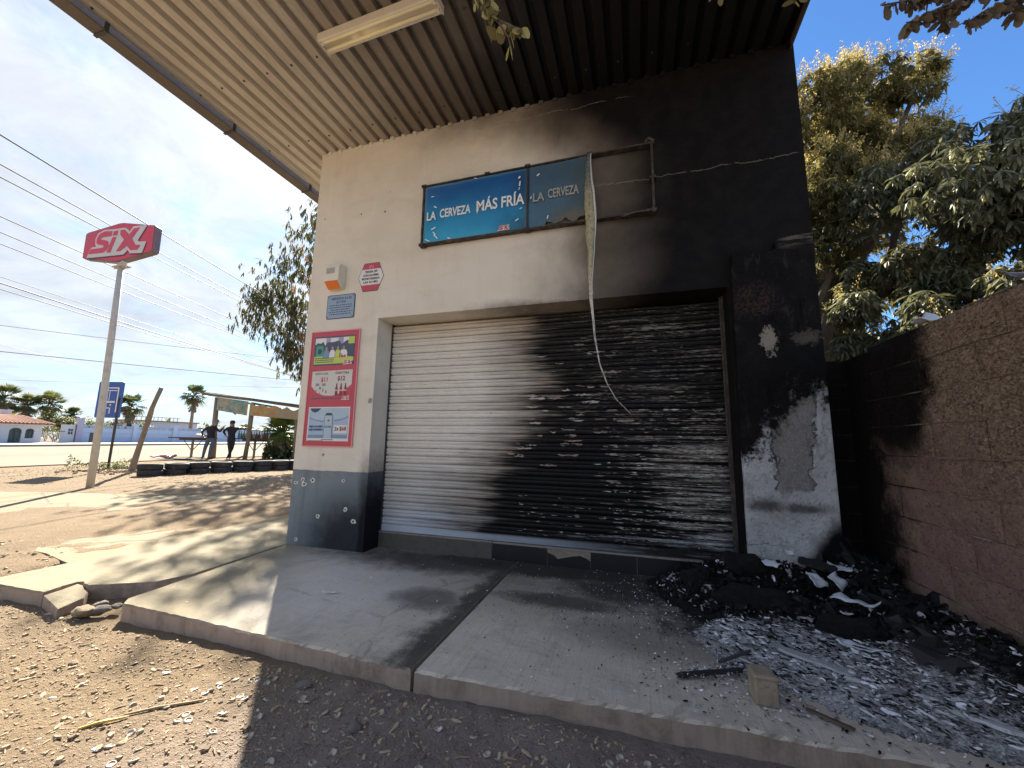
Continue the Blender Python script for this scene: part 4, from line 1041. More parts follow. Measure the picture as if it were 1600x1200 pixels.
shp(p, 'print_lilac', [R4(-.275, .50, .275, .585)], 1); shp(p, 'print_white', [R4(-.272, .49, -.12, .584), R4(-.06, .505, .05, .580), R4(.12, .50, .19, .582)], 2)
shp(p, 'print_slate', [[(-.275, .50), (-.275, .40), (.27, .40), (.27, .53), (.17, .545), (.13, .52), (.10, .50), (.06, .545), (-.02, .53), (-.10, .53), (-.13, .49), (-.16, .54), (-.20, .52), (-.24, .53)]], 3)
shp(p, 'print_lime', [[(-.275, .275), (.20, .275), (.275, .30), (.275, .345), (-.02, .375), (-.275, .365)], R4(.19, .50, .275, .584)], 4)
shp(p, 'print_green', [R4(-.25, .365, -.15, .49)], 5); shp(p, 'print_navy', [disc(-.20, .425, .03, .035)], 6)
for cx, c2, w in ((-.105, 'print_blue', .042), (-.02, 'print_white', .040), (.055, 'print_lime', .04), (.135, 'print_white', .052)):
    shp(p, c2, [[(cx - w, .345), (cx + w, .345), (cx + w, .40), (cx + w*.6, .435), (cx - w*.6, .435), (cx - w, .40)]], 6); shp(p, 'print_skin', [disc(cx, .455, .016, .022, 10)], 7)
shp(p, 'print_red', [[(.10, .345), (.17, .345), (.165, .38), (.135, .36), (.11, .39)]], 8)
m = MB(); rr = random.Random(2)
for k in range(3):
    x = -.26
    while x < .0: l = rr.uniform(.01, .03); rect(m, x, .338 - k * .023, x + l, .348 - k * .023, Y0 - .005); x += l + .006
m.build('small_print', MATS['print_slate'], p)
logo(p, Matrix.Translation((.20, Y0 - .004, .285)) @ Matrix.Rotation(pi/2, 4, 'X'), .15, .0008)
p = poster('middle poster on red showing soft drink prices and three bottles', -.150, .205, 'print_red')
shp(p, 'print_cream', [[(-.28, .19), (-.28, .02), (-.20, -.055), (-.10, -.09), (.02, -.095), (.12, -.07), (.20, -.02), (.275, .03), (.275, .20)]], 1)
fit_text('SANTA CLARA', -.235, -.055, .150, .026, MATS['print_grey'], p, Y0 - .002, off=.02); fit_text('COCA-COLA', .045, .23, .155, .026, MATS['print_maroon'], p, Y0 - .002, off=.02)
fit_text('$11', -.15, -.06, .070, .052, MATS['print_red'], p, Y0 - .002, off=.02); fit_text('$12', .08, .18, .078, .052, MATS['print_maroon'], p, Y0 - .002, off=.02)
shp(p, 'print_grey', [R4(-.22, .02, -.17, .05), R4(-.13, .02, -.08, .05), R4(-.17, -.02, -.14, .01), R4(-.215, -.05, -.20, -.02), R4(-.12, -.05, -.105, -.01), R4(-.16, -.075, -.15, -.05), R4(-.08, -.065, -.06, -.03)], 2)
for k in range(3):
    cx = .075 + .06 * k; shp(p, 'print_maroon', [[(cx - .018, -.095), (cx + .018, -.095), (cx + .018, -.02), (cx + .008, .02), (cx + .008, .045), (cx - .008, .045), (cx - .008, .02), (cx - .018, -.02)]], 2); shp(p, 'print_pink', [R4(cx - .018, -.045, cx + .018, -.025)], 3)
shp(p, 'print_slate', [R4(-.27, -.128, .14, -.118)], 2); logo(p, Matrix.Translation((.205, Y0 - .002, -.122)) @ Matrix.Rotation(pi/2, 4, 'X'), .13, .0008)
p = poster('bottom poster in pale blue with a tall can and the price 2x68', -.603, -.222, 'print_white')
shp(p, 'print_paleblue', [R4(-.272, -.572, .268, -.235)], 1); shp(p, 'print_skyblue', [[(-.272, -.33), (-.18, -.36), (-.08, -.375), (.0, -.34), (.10, -.36), (.20, -.345), (.268, -.31), (.268, -.236), (-.272, -.236)]], 2)
shp(p, 'print_blue', [[(-.272, -.335), (-.18, -.365), (-.08, -.38), (-.02, -.345), (-.02, -.355), (-.08, -.392), (-.18, -.376), (-.272, -.345)], [(.08, -.37), (.18, -.36), (.268, -.325), (.268, -.335), (.18, -.372), (.08, -.384)], R4(-.272, -.572, .268, -.535)], 3)
shp(p, 'print_navy', [[(-.26, -.236), (-.11, -.236), (-.15, -.27), (-.19, -.285), (-.24, -.27)]], 4); shp(p, 'print_skyblue', [R4(-.05, -.57, .055, -.315)], 5); shp(p, 'print_navy', [[(-.05, -.318), (.055, -.318), (.035, -.29), (-.03, -.29)], R4(-.054, -.57, -.05, -.318), R4(.055, -.57, .059, -.318)], 6)
shp(p, 'print_red', [disc(.005, -.375, .017, .012)], 6); fit_text('ULTRA', -.042, .047, -.455, .022, MATS['print_navy'], p, Y0 - .0055, off=.02)
shp(p, 'print_white', [R4(.08, -.515, .26, -.425)], 4); fit_text('2x', .092, .15, -.485, .042, MATS['print_black'], p, Y0 - .004, off=.02); fit_text('$68', .16, .25, -.485, .045, MATS['print_maroon'], p, Y0 - .004, off=.02)
fit_text('BAJO CALORÍAS', -.255, -.07, -.452, .022, MATS['print_navy'], p, Y0 - .004, off=.02); fit_text('BAJO CONTENIDO', -.255, -.07, -.487, .022, MATS['print_navy'], p, Y0 - .004, off=.02)
m = MB(); rect(m, -.08, -.592, .08, -.584, Y0 - .002); rect(m, -.27, -.6025, -.05, -.598, Y0 - .002); m.build('small_print', MATS['print_slate'], p)

# ================================================================ BLOCK WALL ON THE RIGHT
BX = 5.45
bw = thing('block_wall', 'rough reddish concrete block wall running out from the shop, black with soot near the shop', 'wall', (BX, -1.6, 0))
def lb(o, parent=bw): o.matrix_parent_inverse = Matrix.Translation((-BX, 1.6, 0)); return o
def block_mesh(L, seed):
    Hh = .196; nx, nz_ = 6, 3; V = []; F = []
    for j in range(nz_ + 1):
        for i in range(nx + 1):
            y = -L/2 + L * i / nx; z = Hh * j / nz_; e = i in (0, nx) or j in (0, nz_)
            V.append((-.004 + (.006 if e else -.004) + .007 * N3(y * 14, z * 14, seed) , y + (.002 * N3(j, seed) if e else 0), z + (.002 * N3(i * 2, seed, 5) if e else 0)))
    n = nx + 1
    F += [(j*n+i, (j+1)*n+i, (j+1)*n+i+1, j*n+i+1) for j in range(nz_) for i in range(nx)]
    rim = [i for i in range(n)] + [j*n+nx for j in range(1, nz_+1)] + [nz_*n+i for i in range(nx-1, -1, -1)] + [j*n for j in range(nz_-1, 0, -1)]
    o = len(V); V += [(.135, V[k][1], V[k][2]) for k in rim]; r = len(rim)
    F += [(rim[k], rim[(k+1)%r], o+(k+1)%r, o+k) for k in range(r)]; F.append(tuple(o+k for k in range(r))[::-1])
    m = MB(); m.add(V, F); return m.mesh('block', MATS['block_concrete'])
full = [block_mesh(.394, k * 7.3) for k in range(5)]; half = [block_mesh(.192, k * 3.1 + 50) for k in range(2)]
for c in range(8):
    z = .293 + .2025 * c; y = -.030 - (0 if c % 2 else .202)
    if c % 2 == 0: o = link('block', half[c % 2], bw); o.location = (RND.uniform(-.003, .003), y + .202 - .099 + 1.6, z)
    k = 0
    while y - .4 > -4.9:
        o = link('block', full[(c * 3 + k) % 5], bw); o.location = (RND.uniform(-.004, .005), y - .200 + 1.6, z + RND.uniform(-.001, .001))
        if (k * 5 + c) % 3 == 0: o.rotation_euler = (0, 0, radians(RND.uniform(-.4, .4)))
        y -= .4025; k += 1
m = MB(); m.box((BX + .010, -4.85, .0), (BX + .13, -.034, 1.909))
lb(m.build('mortar', MATS['mortar'], bw))
m = MB(); V = []
for i in range(60):
    y = -4.85 + (4.82) * i / 59; V += [(BX - .006 + .004 * N3(y * 3, 1), y, -.1), (BX - .008 + .006 * N3(y * 3, 2), y, .14), (BX - .002 + .006 * N3(y * 5, 7), y, .286 + .003 * N3(y * 9, 1)), (BX + .12, y, .288)]
m.add(V, [(4*i+a, 4*i+4+a, 4*i+5+a, 4*i+1+a)[::-1] for i in range(59) for a in range(3)]); lb(m.build('plinth', MATS['block_concrete'], bw))
# pointing that squeezed out of some joints
m = MB(); rr = random.Random(12)
for c in range(1, 9):
    z = .293 + .2025 * c - .0035
    for _ in range(16):
        y = rr.uniform(-2.6, -.1); l = rr.uniform(.03, .22); n = 6
        V = []
        for i in range(n + 1):
            yy = y + l * i / n; w = .0045 * sin(pi * min(.95, max(.05, i / n))) ** .5 * rr.uniform(.5, 1.3); V += [(BX - .008 - rr.uniform(0, .004), yy, z - w), (BX - .006, yy, z + w)]
        m.add(V, [(2*i, 2*i+1, 2*i+3, 2*i+2) for i in range(n)])
o = lb(m.build('mortar_ridges', MATS['mortar'], bw)); tag(o, kind='stuff')
# narrow return of the wall that closes the gap to the shop, coloured black
rw = thing('return_wall', 'narrow black blockwork closing the gap between shop and block wall', 'wall', (5.325, .30, 0))
for c in range(9):
    m = MB(); m.box((-.133, -.0 , .002 + .2095 * c), (.123, .12, .2035 + .2095 * c)); o = m.build('block', MATS['block_concrete'], rw); bevel(o, .006)
m = MB(); m.box((-.134, .010, 0), (.124, .115, 1.88)); m.build('mortar', MATS['mortar'], rw)
m = MB(); m.box((.125, -.325, 0), (.26, .12, 1.88)); m.build('corner_post', MATS['block_concrete'], rw)
# scraps lying on top of the wall
def scrap(name, label, cat, pts, th, mat, loc_, rot=(0, 0, 0), curl=.3, group=None):
    bm = bmesh.new(); vs = [bm.verts.new((x, y, 0)) for x, y in pts]; bm.faces.new(vs)
    bmesh.ops.triangulate(bm, faces=bm.faces); bmesh.ops.subdivide_edges(bm, edges=bm.edges, cuts=3, use_grid_fill=True)
    R_ = max(abs(x) + abs(y) for x, y in pts)
    for v in bm.verts: v.co.z = curl * R_ * (v.co.x / R_) ** 2 + .25 * curl * R_ * N3(v.co.x / R_ * 2, v.co.y / R_ * 2, loc_[0]) + .22 * R_ * N3(v.co.x / R_ * 3.1, v.co.y / R_ * 3.1, loc_[1] * 3)
    bmesh.ops.recalc_face_normals(bm, faces=bm.faces)
    me = bpy.data.meshes.new(name); bm.to_mesh(me); bm.free(); me.materials.append(MATS[mat]); me.polygons.foreach_set('use_smooth', [True] * len(me.polygons))
    o = link(name, me, None, loc_, rot); o.modifiers.new('s', 'SOLIDIFY').thickness = th; return tag(o, label, cat, group)
simple('foam_white', (.62, .66, .70), .6, var=.25, scale=6, dirt=(.40, .42, .45)); simple('paper_blue', (.35, .36, .50), .6)
scrap('plastic_scrap', 'pale grey scrap lying on top of the block wall above its black part', 'scrap', [(-.09, -.05), (.10, -.06), (.12, .03), (0, .07), (-.08, .04)], .004, 'foam_white', (5.50, -.62, 1.935), (.35, -.3, .9), .5)
scrap('plastic_scrap', 'bluish scrap lying on the block wall at the right edge of the photo', 'scrap', [(-.08, -.05), (.09, -.06), (.10, .05), (-.04, .06)], .004, 'paper_blue', (5.50, -1.32, 1.95), (.5, -.2, .4), .5)
m = MB(); rr = random.Random(8)
for _ in range(40):
    y = rr.uniform(-2.2, -.2); x = BX + rr.uniform(.015, .11); h = rr.uniform(.01, .028); w = rr.uniform(.006, .016)
    m.add([(x - w, y - w, 1.905), (x + w, y - w*.5, 1.905), (x, y + w, 1.905), (x + rr.uniform(-w, w), y, 1.91 + h)], [(0, 1, 3), (1, 2, 3), (2, 0, 3)])
tag(m.build('mortar_crumbs', MATS['mortar']), kind='stuff')

# ================================================================ BURNT RUBBLE
def hz(x, y):
    n = fbm(x * 2.2, y * 2.2, 1, 4); n2 = fbm(x * 7, y * 7, 4, 4)
    a = .29 * exp(-((x - 4.80) / .56) ** 2 - ((y - .05) / .27) ** 2)
    a += .13 * exp(-((x - 4.28) / .24) ** 2 - ((y + .10) / .26) ** 2)
    a += .11 * exp(-((x - 4.72) / .42) ** 2 - ((y + .50) / .16) ** 2)
    ridge = .17 * exp(-((x - 5.40) / .22) ** 2) * smooth01(-1.75, -1.2, y) + .07 * exp(-((x - 5.15) / .28) ** 2) * smooth01(-1.6, -.8, y)
    u = (x - 4.85) / .85; v = (y + 1.08 + .25 * (x - 4.85)) / .50
    ash = .062 * max(0, 1 - (u * u + v * v) ** 1.5) + .045 * exp(-((x - 4.30) / .16) ** 2 - ((y + .85) / .22) ** 2)
    h = a + ridge + ash + .035 * n * min(1, (a + ridge + ash) * 12) - .016
    am = a + ridge
    h += .07 * abs(n2) * min(1, am * 9) + .026 * n2 * min(1, ash * 20)
    return h, ash / (ash + am * .42 + .006)
m = MB(); V = []; TT = []
x0, x1, y0, y1, st = 3.72, 5.455, -1.78, .30, .0125
nx = int((x1-x0)/st); ny = int((y1-y0)/st)
for j in range(ny + 1):
    for i in range(nx + 1):
        x = x0 + (x1-x0)*i/nx; y = y0 + (y1-y0)*j/ny; h, a = hz(x, y)
        V.append((x + .012 * N3(x*30, y*30), y + .012 * N3(y*30, x*30, 2), h + .006 * N3(x * 60, y * 60, 3))); TT.append(min(1, max(0, .10 + .92 * a + .16 * N3(x*3, y*3, 9))))
n = nx + 1
keep = [max(V[j*n+i][2], V[j*n+i+1][2], V[(j+1)*n+i][2], V[(j+1)*n+i+1][2]) > -.006 for j in range(ny) for i in range(nx)]
F = [(j*n+i, j*n+i+1, (j+1)*n+i+1, (j+1)*n+i) for j in range(ny) for i in range(nx) if keep[j*nx+i]]
m.add(V, F); m.tint = TT
tag(m.build('burnt_rubble', MATS['char_and_ash']), 'heap of black charred rubbish and grey ash between pilaster and block wall', 'rubble', kind='stuff')
# layered burnt sheets and crumbs on the heap
m = MB(); m2_ = MB(); rr = random.Random(21)
def flake(x, y, z, l, w, az, tilt, roll, tn, bend=.2):
    Mx = Matrix.Translation((x, y, z)) @ Matrix.Rotation(az, 4, 'Z') @ Matrix.Rotation(tilt, 4, 'Y') @ Matrix.Rotation(roll, 4, 'X')
    a = [(-.5, -.1), (-.15, -.5), (.5, -.15), (.42, .3), (.05, .5), (-.4, .35)]
    vs = [Mx @ Vector((u * l * rr.uniform(.8, 1.1), v * w * rr.uniform(.6, 1.2), bend * w * (abs(u) * 2) ** 2 * rr.uniform(-.3, 1))) for u, v in a]
    m.add(vs, [(0, 1, 4, 5), (1, 2, 3, 4)], 0, tn)
cnt = 0
while cnt < 15000:
    x = rr.uniform(3.75, 5.44); y = rr.uniform(-1.75, .28); h, a = hz(x, y)
    if h < .002 or (h < .02 and rr.random() > .15): continue
    cnt += 1
    if a > .5:
        l = rr.uniform(.008, .038) * (1.8 if rr.random() < .08 else 1); flake(x, y, h + rr.uniform(-.002, .008), l, l * rr.uniform(.15, .5), rr.gauss(-.55, .45), rr.gauss(0, .25), rr.gauss(0, .6), min(1, max(0, rr.gauss(.80, .16) if rr.random() < .62 else rr.gauss(.2, .12))))
    else:
        l = rr.uniform(.008, .045) * (1.7 if rr.random() < .12 else 1); flake(x, y, h + rr.uniform(0, .018), l, l * rr.uniform(.3, .8), rr.uniform(0, 6.3), rr.gauss(0, .5), rr.gauss(0, .6), .15 + .2 * rr.random() if rr.random() < .86 else rr.uniform(.5, 1))
for _ in range(260):
    x = rr.uniform(4.1, 5.42); y = rr.uniform(-1.62, -.6); h, a = hz(x, y)
    if h < .01 or a < .45: continue
    l = rr.uniform(.04, .11); flake(x, y, h + rr.uniform(.002, .012), l, l * rr.uniform(.14, .3), rr.gauss(-.55, .3), rr.gauss(0, .12), rr.gauss(0, .35), rr.choice([.25, .55, .7, .8, .9, 1.0]))
for _ in range(900):     # ash drifting off the edge of the heap
    x = rr.gauss(4.45, .5); y = -1.42 + rr.gauss(0, .14) - (x - 4.45) * .12
    if not (3.7 < x < 5.42 and -1.70 < y < -1.0): continue
    l = rr.uniform(.006, .026); flake(x, y, max(.003, hz(x, y)[0]) + .002, l, l * rr.uniform(.3, .6), rr.uniform(0, 6.3), rr.gauss(0, .2), rr.gauss(0, .2), rr.choice([.2, .6, .8, 1.0]))
for _ in range(420):     # ash crust on the burnt branch
    t_ = rr.random() ** .8; x = 3.90 + .36 * t_ + rr.gauss(0, .012 + .03 * t_); y = -1.375 + .20 * t_ + rr.gauss(0, .010 + .035 * t_); l = rr.uniform(.005, .018)
    flake(x, y, .010 + .02 * rr.random() * (1 - .3 * t_), l, l * rr.uniform(.3, .7), rr.uniform(0, 6.3), rr.gauss(0, .5), rr.gauss(0, .5), rr.choice([.1, .5, .7, .9, 1.0]))
# loose crumbs thrown over the pavement
for _ in range(2600):
    r = abs(rr.gauss(0, .65)); an = rr.uniform(2.2, 4.6); x = 4.35 + r * 1.6 * cos(an); y = -.35 + r * sin(an)
    if not (1.3 < x < 5.4 and -1.68 < y < .24): continue
    l = rr.uniform(.004, .016); flake(x, y, .002 + l * .25, l, l * .7, rr.uniform(0, 6.3), rr.gauss(0, .35), rr.gauss(0, .35), rr.choice([.1, .2, .1, .7, .98, .15]))
for _ in range(420):
    x = rr.uniform(.4, 4.2); y = rr.uniform(-1.6, .2); l = rr.uniform(.003, .011); flake(x, y, .0015 + l * .25, l, l * .7, rr.uniform(0, 6.3), rr.gauss(0, .3), 0, rr.choice([.1, .2, .98]))
tag(m.build('burnt_scraps', MATS['burnt_flakes']), kind='stuff')
for _ in range(240):     # crumpled sheets of many sizes
    x = rr.uniform(3.95, 5.42); y = rr.uniform(-1.4, .2); h, a = hz(x, y)
    if h < .05 or a > .6: continue
    l = rr.uniform(.05, .17) * (1.6 if rr.random() < .15 else 1); nn = 4; V_ = []; Mx = Matrix.Translation((x, y, h + .01)) @ Matrix.Rotation(rr.uniform(0, 6.3), 4, 'Z') @ Matrix.Rotation(rr.gauss(0, .5), 4, 'Y') @ Matrix.Rotation(rr.gauss(0, .5), 4, 'X')
    for j_ in range(nn + 1):
        for i_ in range(nn + 1): u_ = i_ / nn - .5; v_ = j_ / nn - .5; V_.append(Mx @ Vector((u_ * l * (1 + .3 * rr.uniform(-1, 1)), v_ * l * .6 * (1 + .3 * rr.uniform(-1, 1)), .22 * l * rr.uniform(-1, 1))))
    m2_.add(V_, [(j_*5+i_, j_*5+i_+1, (j_+1)*5+i_+1, (j_+1)*5+i_) for j_ in range(nn) for i_ in range(nn)], 0, rr.choice([.02, .05, .1, .15, .3, .5]))
tag(m2_.build('charred_sheets', MATS['burnt_flakes']), kind='stuff')
# bigger charred planks and folded sheets one can pick out
def plank(label, a, b, w, th, tn, mat='burnt_flakes', roll=0.0, name='charred_plank', cat='plank'):
    a = Vector(a); b = Vector(b); L = (b-a).length; n = 10; mm = MB(); V = []
    for i in range(n + 1):
        t = i / n - .5; ww = w / 2 * (1 + .35 * N3(i * 1.3, a.x * 5)) * (1 if 0 < i < n else .6); tt = th / 2 * (1 + .4 * N3(i, a.y * 9, 3))
        V += [(t * L, -ww, -tt), (t * L, ww, -tt), (t * L, ww * .9, tt), (t * L, -ww * .9, tt)]
    mm.add(V, [(4*i+k, 4*i+(k+1)%4, 4*i+4+(k+1)%4, 4*i+4+k) for i in range(n) for k in range(4)] + [(0, 1, 2, 3)[::-1], (4*n, 4*n+1, 4*n+2, 4*n+3)], 0, tn)
    o = mm.build(name, MATS[mat]); o.location = (a + b) / 2; d = (b - a).normalized()
    o.rotation_euler = (Matrix.Rotation(math.atan2(d.y, d.x), 4, 'Z') @ Matrix.Rotation(-math.asin(d.z), 4, 'Y') @ Matrix.Rotation(roll, 4, 'X')).to_euler()
    return tag(o, label, cat)
plank('forked burnt branch end with ash, lowest left of the ash field', (3.90, -1.375, .016), (4.22, -1.24, .028), .022, .018, .42, name='burnt_branch', cat='branch')
plank('thin burnt twig lying across the ash beside the forked branch', (4.12, -1.20, .03), (4.30, -1.08, .06), .014, .012, .55, name='burnt_branch', cat='branch')
plank('narrow wooden lath leaning out of the ash, right of the small brick', (4.42, -1.46, .014), (4.56, -1.55, .012), .018, .009, .35, 'wood_dark', name='burnt_lath', cat='lath')
plank('black charred board along the front of the heap', (4.30, -.42, .13), (4.78, -.58, .10), .10, .03, .18, roll=.4)
plank('charred board sloping down beside the block wall', (5.18, -.30, .20), (5.36, -.72, .16), .11, .025, .22, roll=-.3)
plank('long charred board in the gutter at the foot of the block wall', (5.33, -.85, .16), (5.40, -1.35, .10), .09, .03, .2)
plank('grey ash-covered board half buried in the middle of the ash', (4.45, -1.02, .07), (4.80, -1.22, .055), .06, .012, .7)
plank('pale ash-covered strip near the right edge of the ash', (4.92, -1.30, .06), (5.22, -1.46, .05), .07, .012, .85)
plank('short charred board on top of the heap by the pilaster', (4.86, -.10, .33), (5.06, -.20, .30), .08, .02, .3, roll=.3)
for k_, (x_, y_, z_, sx_, sy_, sz_, lab_) in enumerate([(4.22, -.14, .10, .17, .13, .10, 'leftmost charred bundle, black and crumpled, at the left end of the heap'), (4.50, -.42, .10, .24, .11, .09, 'long charred bundle along the front edge of the heap'), (4.98, -.72, .10, .20, .10, .07, 'charred bundle in front of the largest white sheet'), (5.28, -.55, .14, .12, .20, .09, 'charred bundle pressed against the foot of the block wall'), (4.50, -.05, .22, .16, .12, .10, 'charred bundle highest on the heap below the pilaster')]):
    bm = bmesh.new(); bmesh.ops.create_icosphere(bm, subdivisions=4, radius=1)
    for v in bm.verts:
        q_ = v.co.copy(); v.co *= 1 + .35 * N3(q_.x * 1.4 + k_ * 5, q_.y * 1.4, q_.z * 1.4) + .22 * abs(N3(q_.x * 4 + k_, q_.y * 4, q_.z * 2)) + .10 * N3(q_.x * 11, q_.y * 11, q_.z * 7 + k_); v.co.x *= sx_; v.co.y *= sy_; v.co.z *= sz_
    me = bpy.data.meshes.new('charred_bundle'); bm.to_mesh(me); bm.free(); me.materials.append(MATS['char_and_ash']); at_ = me.attributes.new('tint', 'FLOAT', 'POINT'); at_.data.foreach_set('value', [.12 + .25 * max(0, N3(v.co.x * 20, v.co.y * 20, 3)) for v in me.vertices])
    tag(link('charred_bundle', me, None, (x_, y_, z_), (0, 0, -.35)), lab_, 'burnt bundle')
WS = [('largest white melted plastic sheet on the heap', [(-.16, -.05), (-.02, -.075), (.17, -.03), (.18, .02), (.02, .05), (-.12, .05)], (5.02, -.50, .195), (.10, .10, -.45), .25),
      ('white plastic piece folded upright above the largest sheet', [(-.09, -.07), (.06, -.06), (.09, .03), (.0, .08), (-.08, .05)], (4.88, -.34, .255), (.5, .15, .4), .6),
      ('grey curled plastic piece beside the folded one', [(-.06, -.06), (.08, -.05), (.07, .06), (-.05, .06)], (5.0, -.32, .25), (.8, -.2, .8), .8),
      ('white plastic piece at the foot of the pilaster', [(-.08, -.03), (.07, -.05), (.09, .02), (-.04, .05)], (4.66, -.18, .30), (.35, .1, -.5), .4),
      ('small round white plastic piece behind the heap, nearest the pilaster', [(-.04, -.03), (.04, -.03), (.05, .02), (0, .045), (-.04, .02)], (4.82, -.05, .36), (.7, 0, .2), .5),
      ('pale green-grey plastic sheet behind the heap near the black gap', [(-.12, -.04), (.12, -.04), (.11, .04), (-.10, .05)], (5.12, -.10, .29), (.3, .0, -.2), .2),
      ('small white plastic scrap in front of the largest sheet', [(-.04, -.02), (.05, -.02), (.03, .025), (-.03, .02)], (4.93, -.60, .15), (.2, .1, .3), .6),
      ('pale flat sheet lying in the ash below the heap', [(-.13, -.02), (0, -.035), (.14, -.01), (.10, .025), (-.10, .03)], (4.86, -.90, .085), (.12, .05, -.42), .15)]
for l, pts, lo, ro, cu in WS: scrap('plastic_scrap', l, 'plastic scrap', [(a_ * .72, b_ * .85) for a_, b_ in pts], .005, 'foam_white', lo, ro, cu)
scrap('paper_scrap', 'small white bent strip lying on the left pavement slab', 'litter', [(-.055, -.014), (.05, -.018), (.055, .014), (-.05, .010)], .001, 'print_white', (1.50, -1.03, .010), (0, .1, .55), .25)
# brick
def m_brick(t):
    p = t.obj(); n = t.noise(p, 9, 5, .7); n2 = t.noise(p, 50, 4, .7)
    c = t.mix(t.ss(n, .3, .7), (.36, .295, .215), (.25, .205, .15)); c = t.mix(t.mul(t.ss(n2, .55, .7), .5), c, (.10, .085, .07))
    t.fin(c, .9, 0, t.bump(t.add(n, n2), .006, 1.0), .2)
material('old_brick', m_brick)
m = MB(); m.prism([(-.048, -.05), (.046, -.052), (.050, .045), (.03, .068), (-.036, .07), (-.05, .045)], 0, .122); m.prism([(-.052, -.054), (.051, -.057), (.053, -.030), (-.052, -.026)], .108, .126)
br = m.build('brick', MATS['old_brick']); br.location = (4.268, -1.43, .0); br.rotation_euler = (0, 0, .06); bevel(br, .007, 2); tag(br, 'small tan brick standing on the pavement edge beside the ash', 'brick')

# ================================================================ LITTER ON THE GROUND
def top_z(x, y):
    z = gz(x, y) + .014 * fbm(x * 1.1, y * 1.1, 0, 3) + .010 * fbm(x * 4, y * 5, 3, 4) + .0055 * N3(x * 16, y * 19, 5)
    if y < -1.6: z += .030 * exp(-((y + 1.78) / .10) ** 2) * (.35 + .9 * N3(x * 1.7, 9))
    return z
rr = random.Random(33); m = MB()
def dirt_mat(t):
    tn = t.attrf('tint'); c = t.mix(t.ss(tn, 0, .5), (.13, .10, .075), (.38, .29, .19)); c = t.mix(t.ss(tn, .5, .85), c, (.52, .43, .30)); c = t.mix(t.ss(tn, .90, .96), c, (.62, .60, .56))
    t.fin(c, .85, 0, None, .3)
material('chips', dirt_mat)
def peb(m, x, y, z, a, b, c, az, tn, sq=.4):
    Mx = Matrix.Translation((x, y, z)) @ Matrix.Rotation(az, 4, 'Z') @ Matrix.Rotation(rr.gauss(0, .2), 4, 'X') @ Matrix.Rotation(rr.gauss(0, .15), 4, 'Y')
    top = []; bot = []
    for k in range(5):
        an = 2*pi*k/5 + rr.uniform(-.3, .3); r = rr.uniform(.7, 1.1); top.append(Mx @ Vector((a*.7*r*cos(an), b*.7*r*sin(an), c))); bot.append(Mx @ Vector((a*r*cos(an), b*r*sin(an), -c * .5)))
    m.add(top + bot, [(0,1,2,3,4)] + [(5+k, 5+(k+1)%5, (k+1)%5, k) for k in range(5)], 0, tn)
for _ in range(11500):
    y = -1.75 - abs(rr.gauss(0, 1.0)) if rr.random() < .75 else rr.uniform(-3.5, -1.75); x = rr.uniform(-3.0, 5.5)
    if y < -3.5: continue
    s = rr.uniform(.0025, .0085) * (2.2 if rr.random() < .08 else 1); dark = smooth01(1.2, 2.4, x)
    tn = rr.uniform(.2, .80) - .10 * dark; tn = .95 if rr.random() < .008 else tn  # chips tinted darker over the shaded earth
    if rr.random() < .45: peb(m, x, y, top_z(x, y) + .001, s * 2.6, s * .7, s * .3, rr.gauss(.5, .9), tn)
    else: peb(m, x, y, top_z(x, y) + .001, s * 1.2, s, s * .6, rr.uniform(0, 6.3), tn)
for _ in range(5200):    # further out on the earth beyond the apron and behind it
    x = rr.uniform(-14, -1.3); y = rr.uniform(-1.7, 9)
    if x > -9 and -.9 < y < 3.3 and x + y * .8 < 1.4: continue
    s = rr.uniform(.006, .02); peb(m, x, y, gz(x, y) + .002, s * 1.4, s, s * .5, rr.uniform(0, 6.3), rr.uniform(.2, .9))
tag(m.build('ground_chips', MATS['chips']), kind='stuff')
# bottle caps trodden into the earth
m = MB(); n = 16; V = []
for r, z in ((.0165, 0), (.0172, .003), (.0150, .0065), (.0125, .0070), (.0115, .0045), (0.0, .0040)):
    for k in range(n): V.append((r * (1 + (.04 if k % 2 and r > .016 else 0)) * cos(2*pi*k/n), r * sin(2*pi*k/n), z))
m.add(V, [(i*n+k, i*n+(k+1)%n, (i+1)*n+(k+1)%n, (i+1)*n+k) for i in range(5) for k in range(n)])
simple('cap_metal', (.42, .37, .31), .5, metal=.15, var=.5, scale=60, dirt=(.16, .11, .08))
capm = m.mesh('crown_cork', MATS['cap_metal'], True)
for k in range(110):
    x = rr.uniform(1.6, 4.9) if k < 104 else rr.uniform(.0, 1.8); y = -1.82 - abs(rr.gauss(0, .42)) 
    if y < -3.0: y = -2.4
    o = link('crown_cork', capm, None, (x, y, top_z(x, y) - .002), (rr.gauss(0, .25), rr.gauss(0, .25), rr.uniform(0, 6)))
    tag(o, 'flattened bottle cap trodden into the dark earth below the pavement', 'bottle cap', 'bottle caps trodden into the earth')
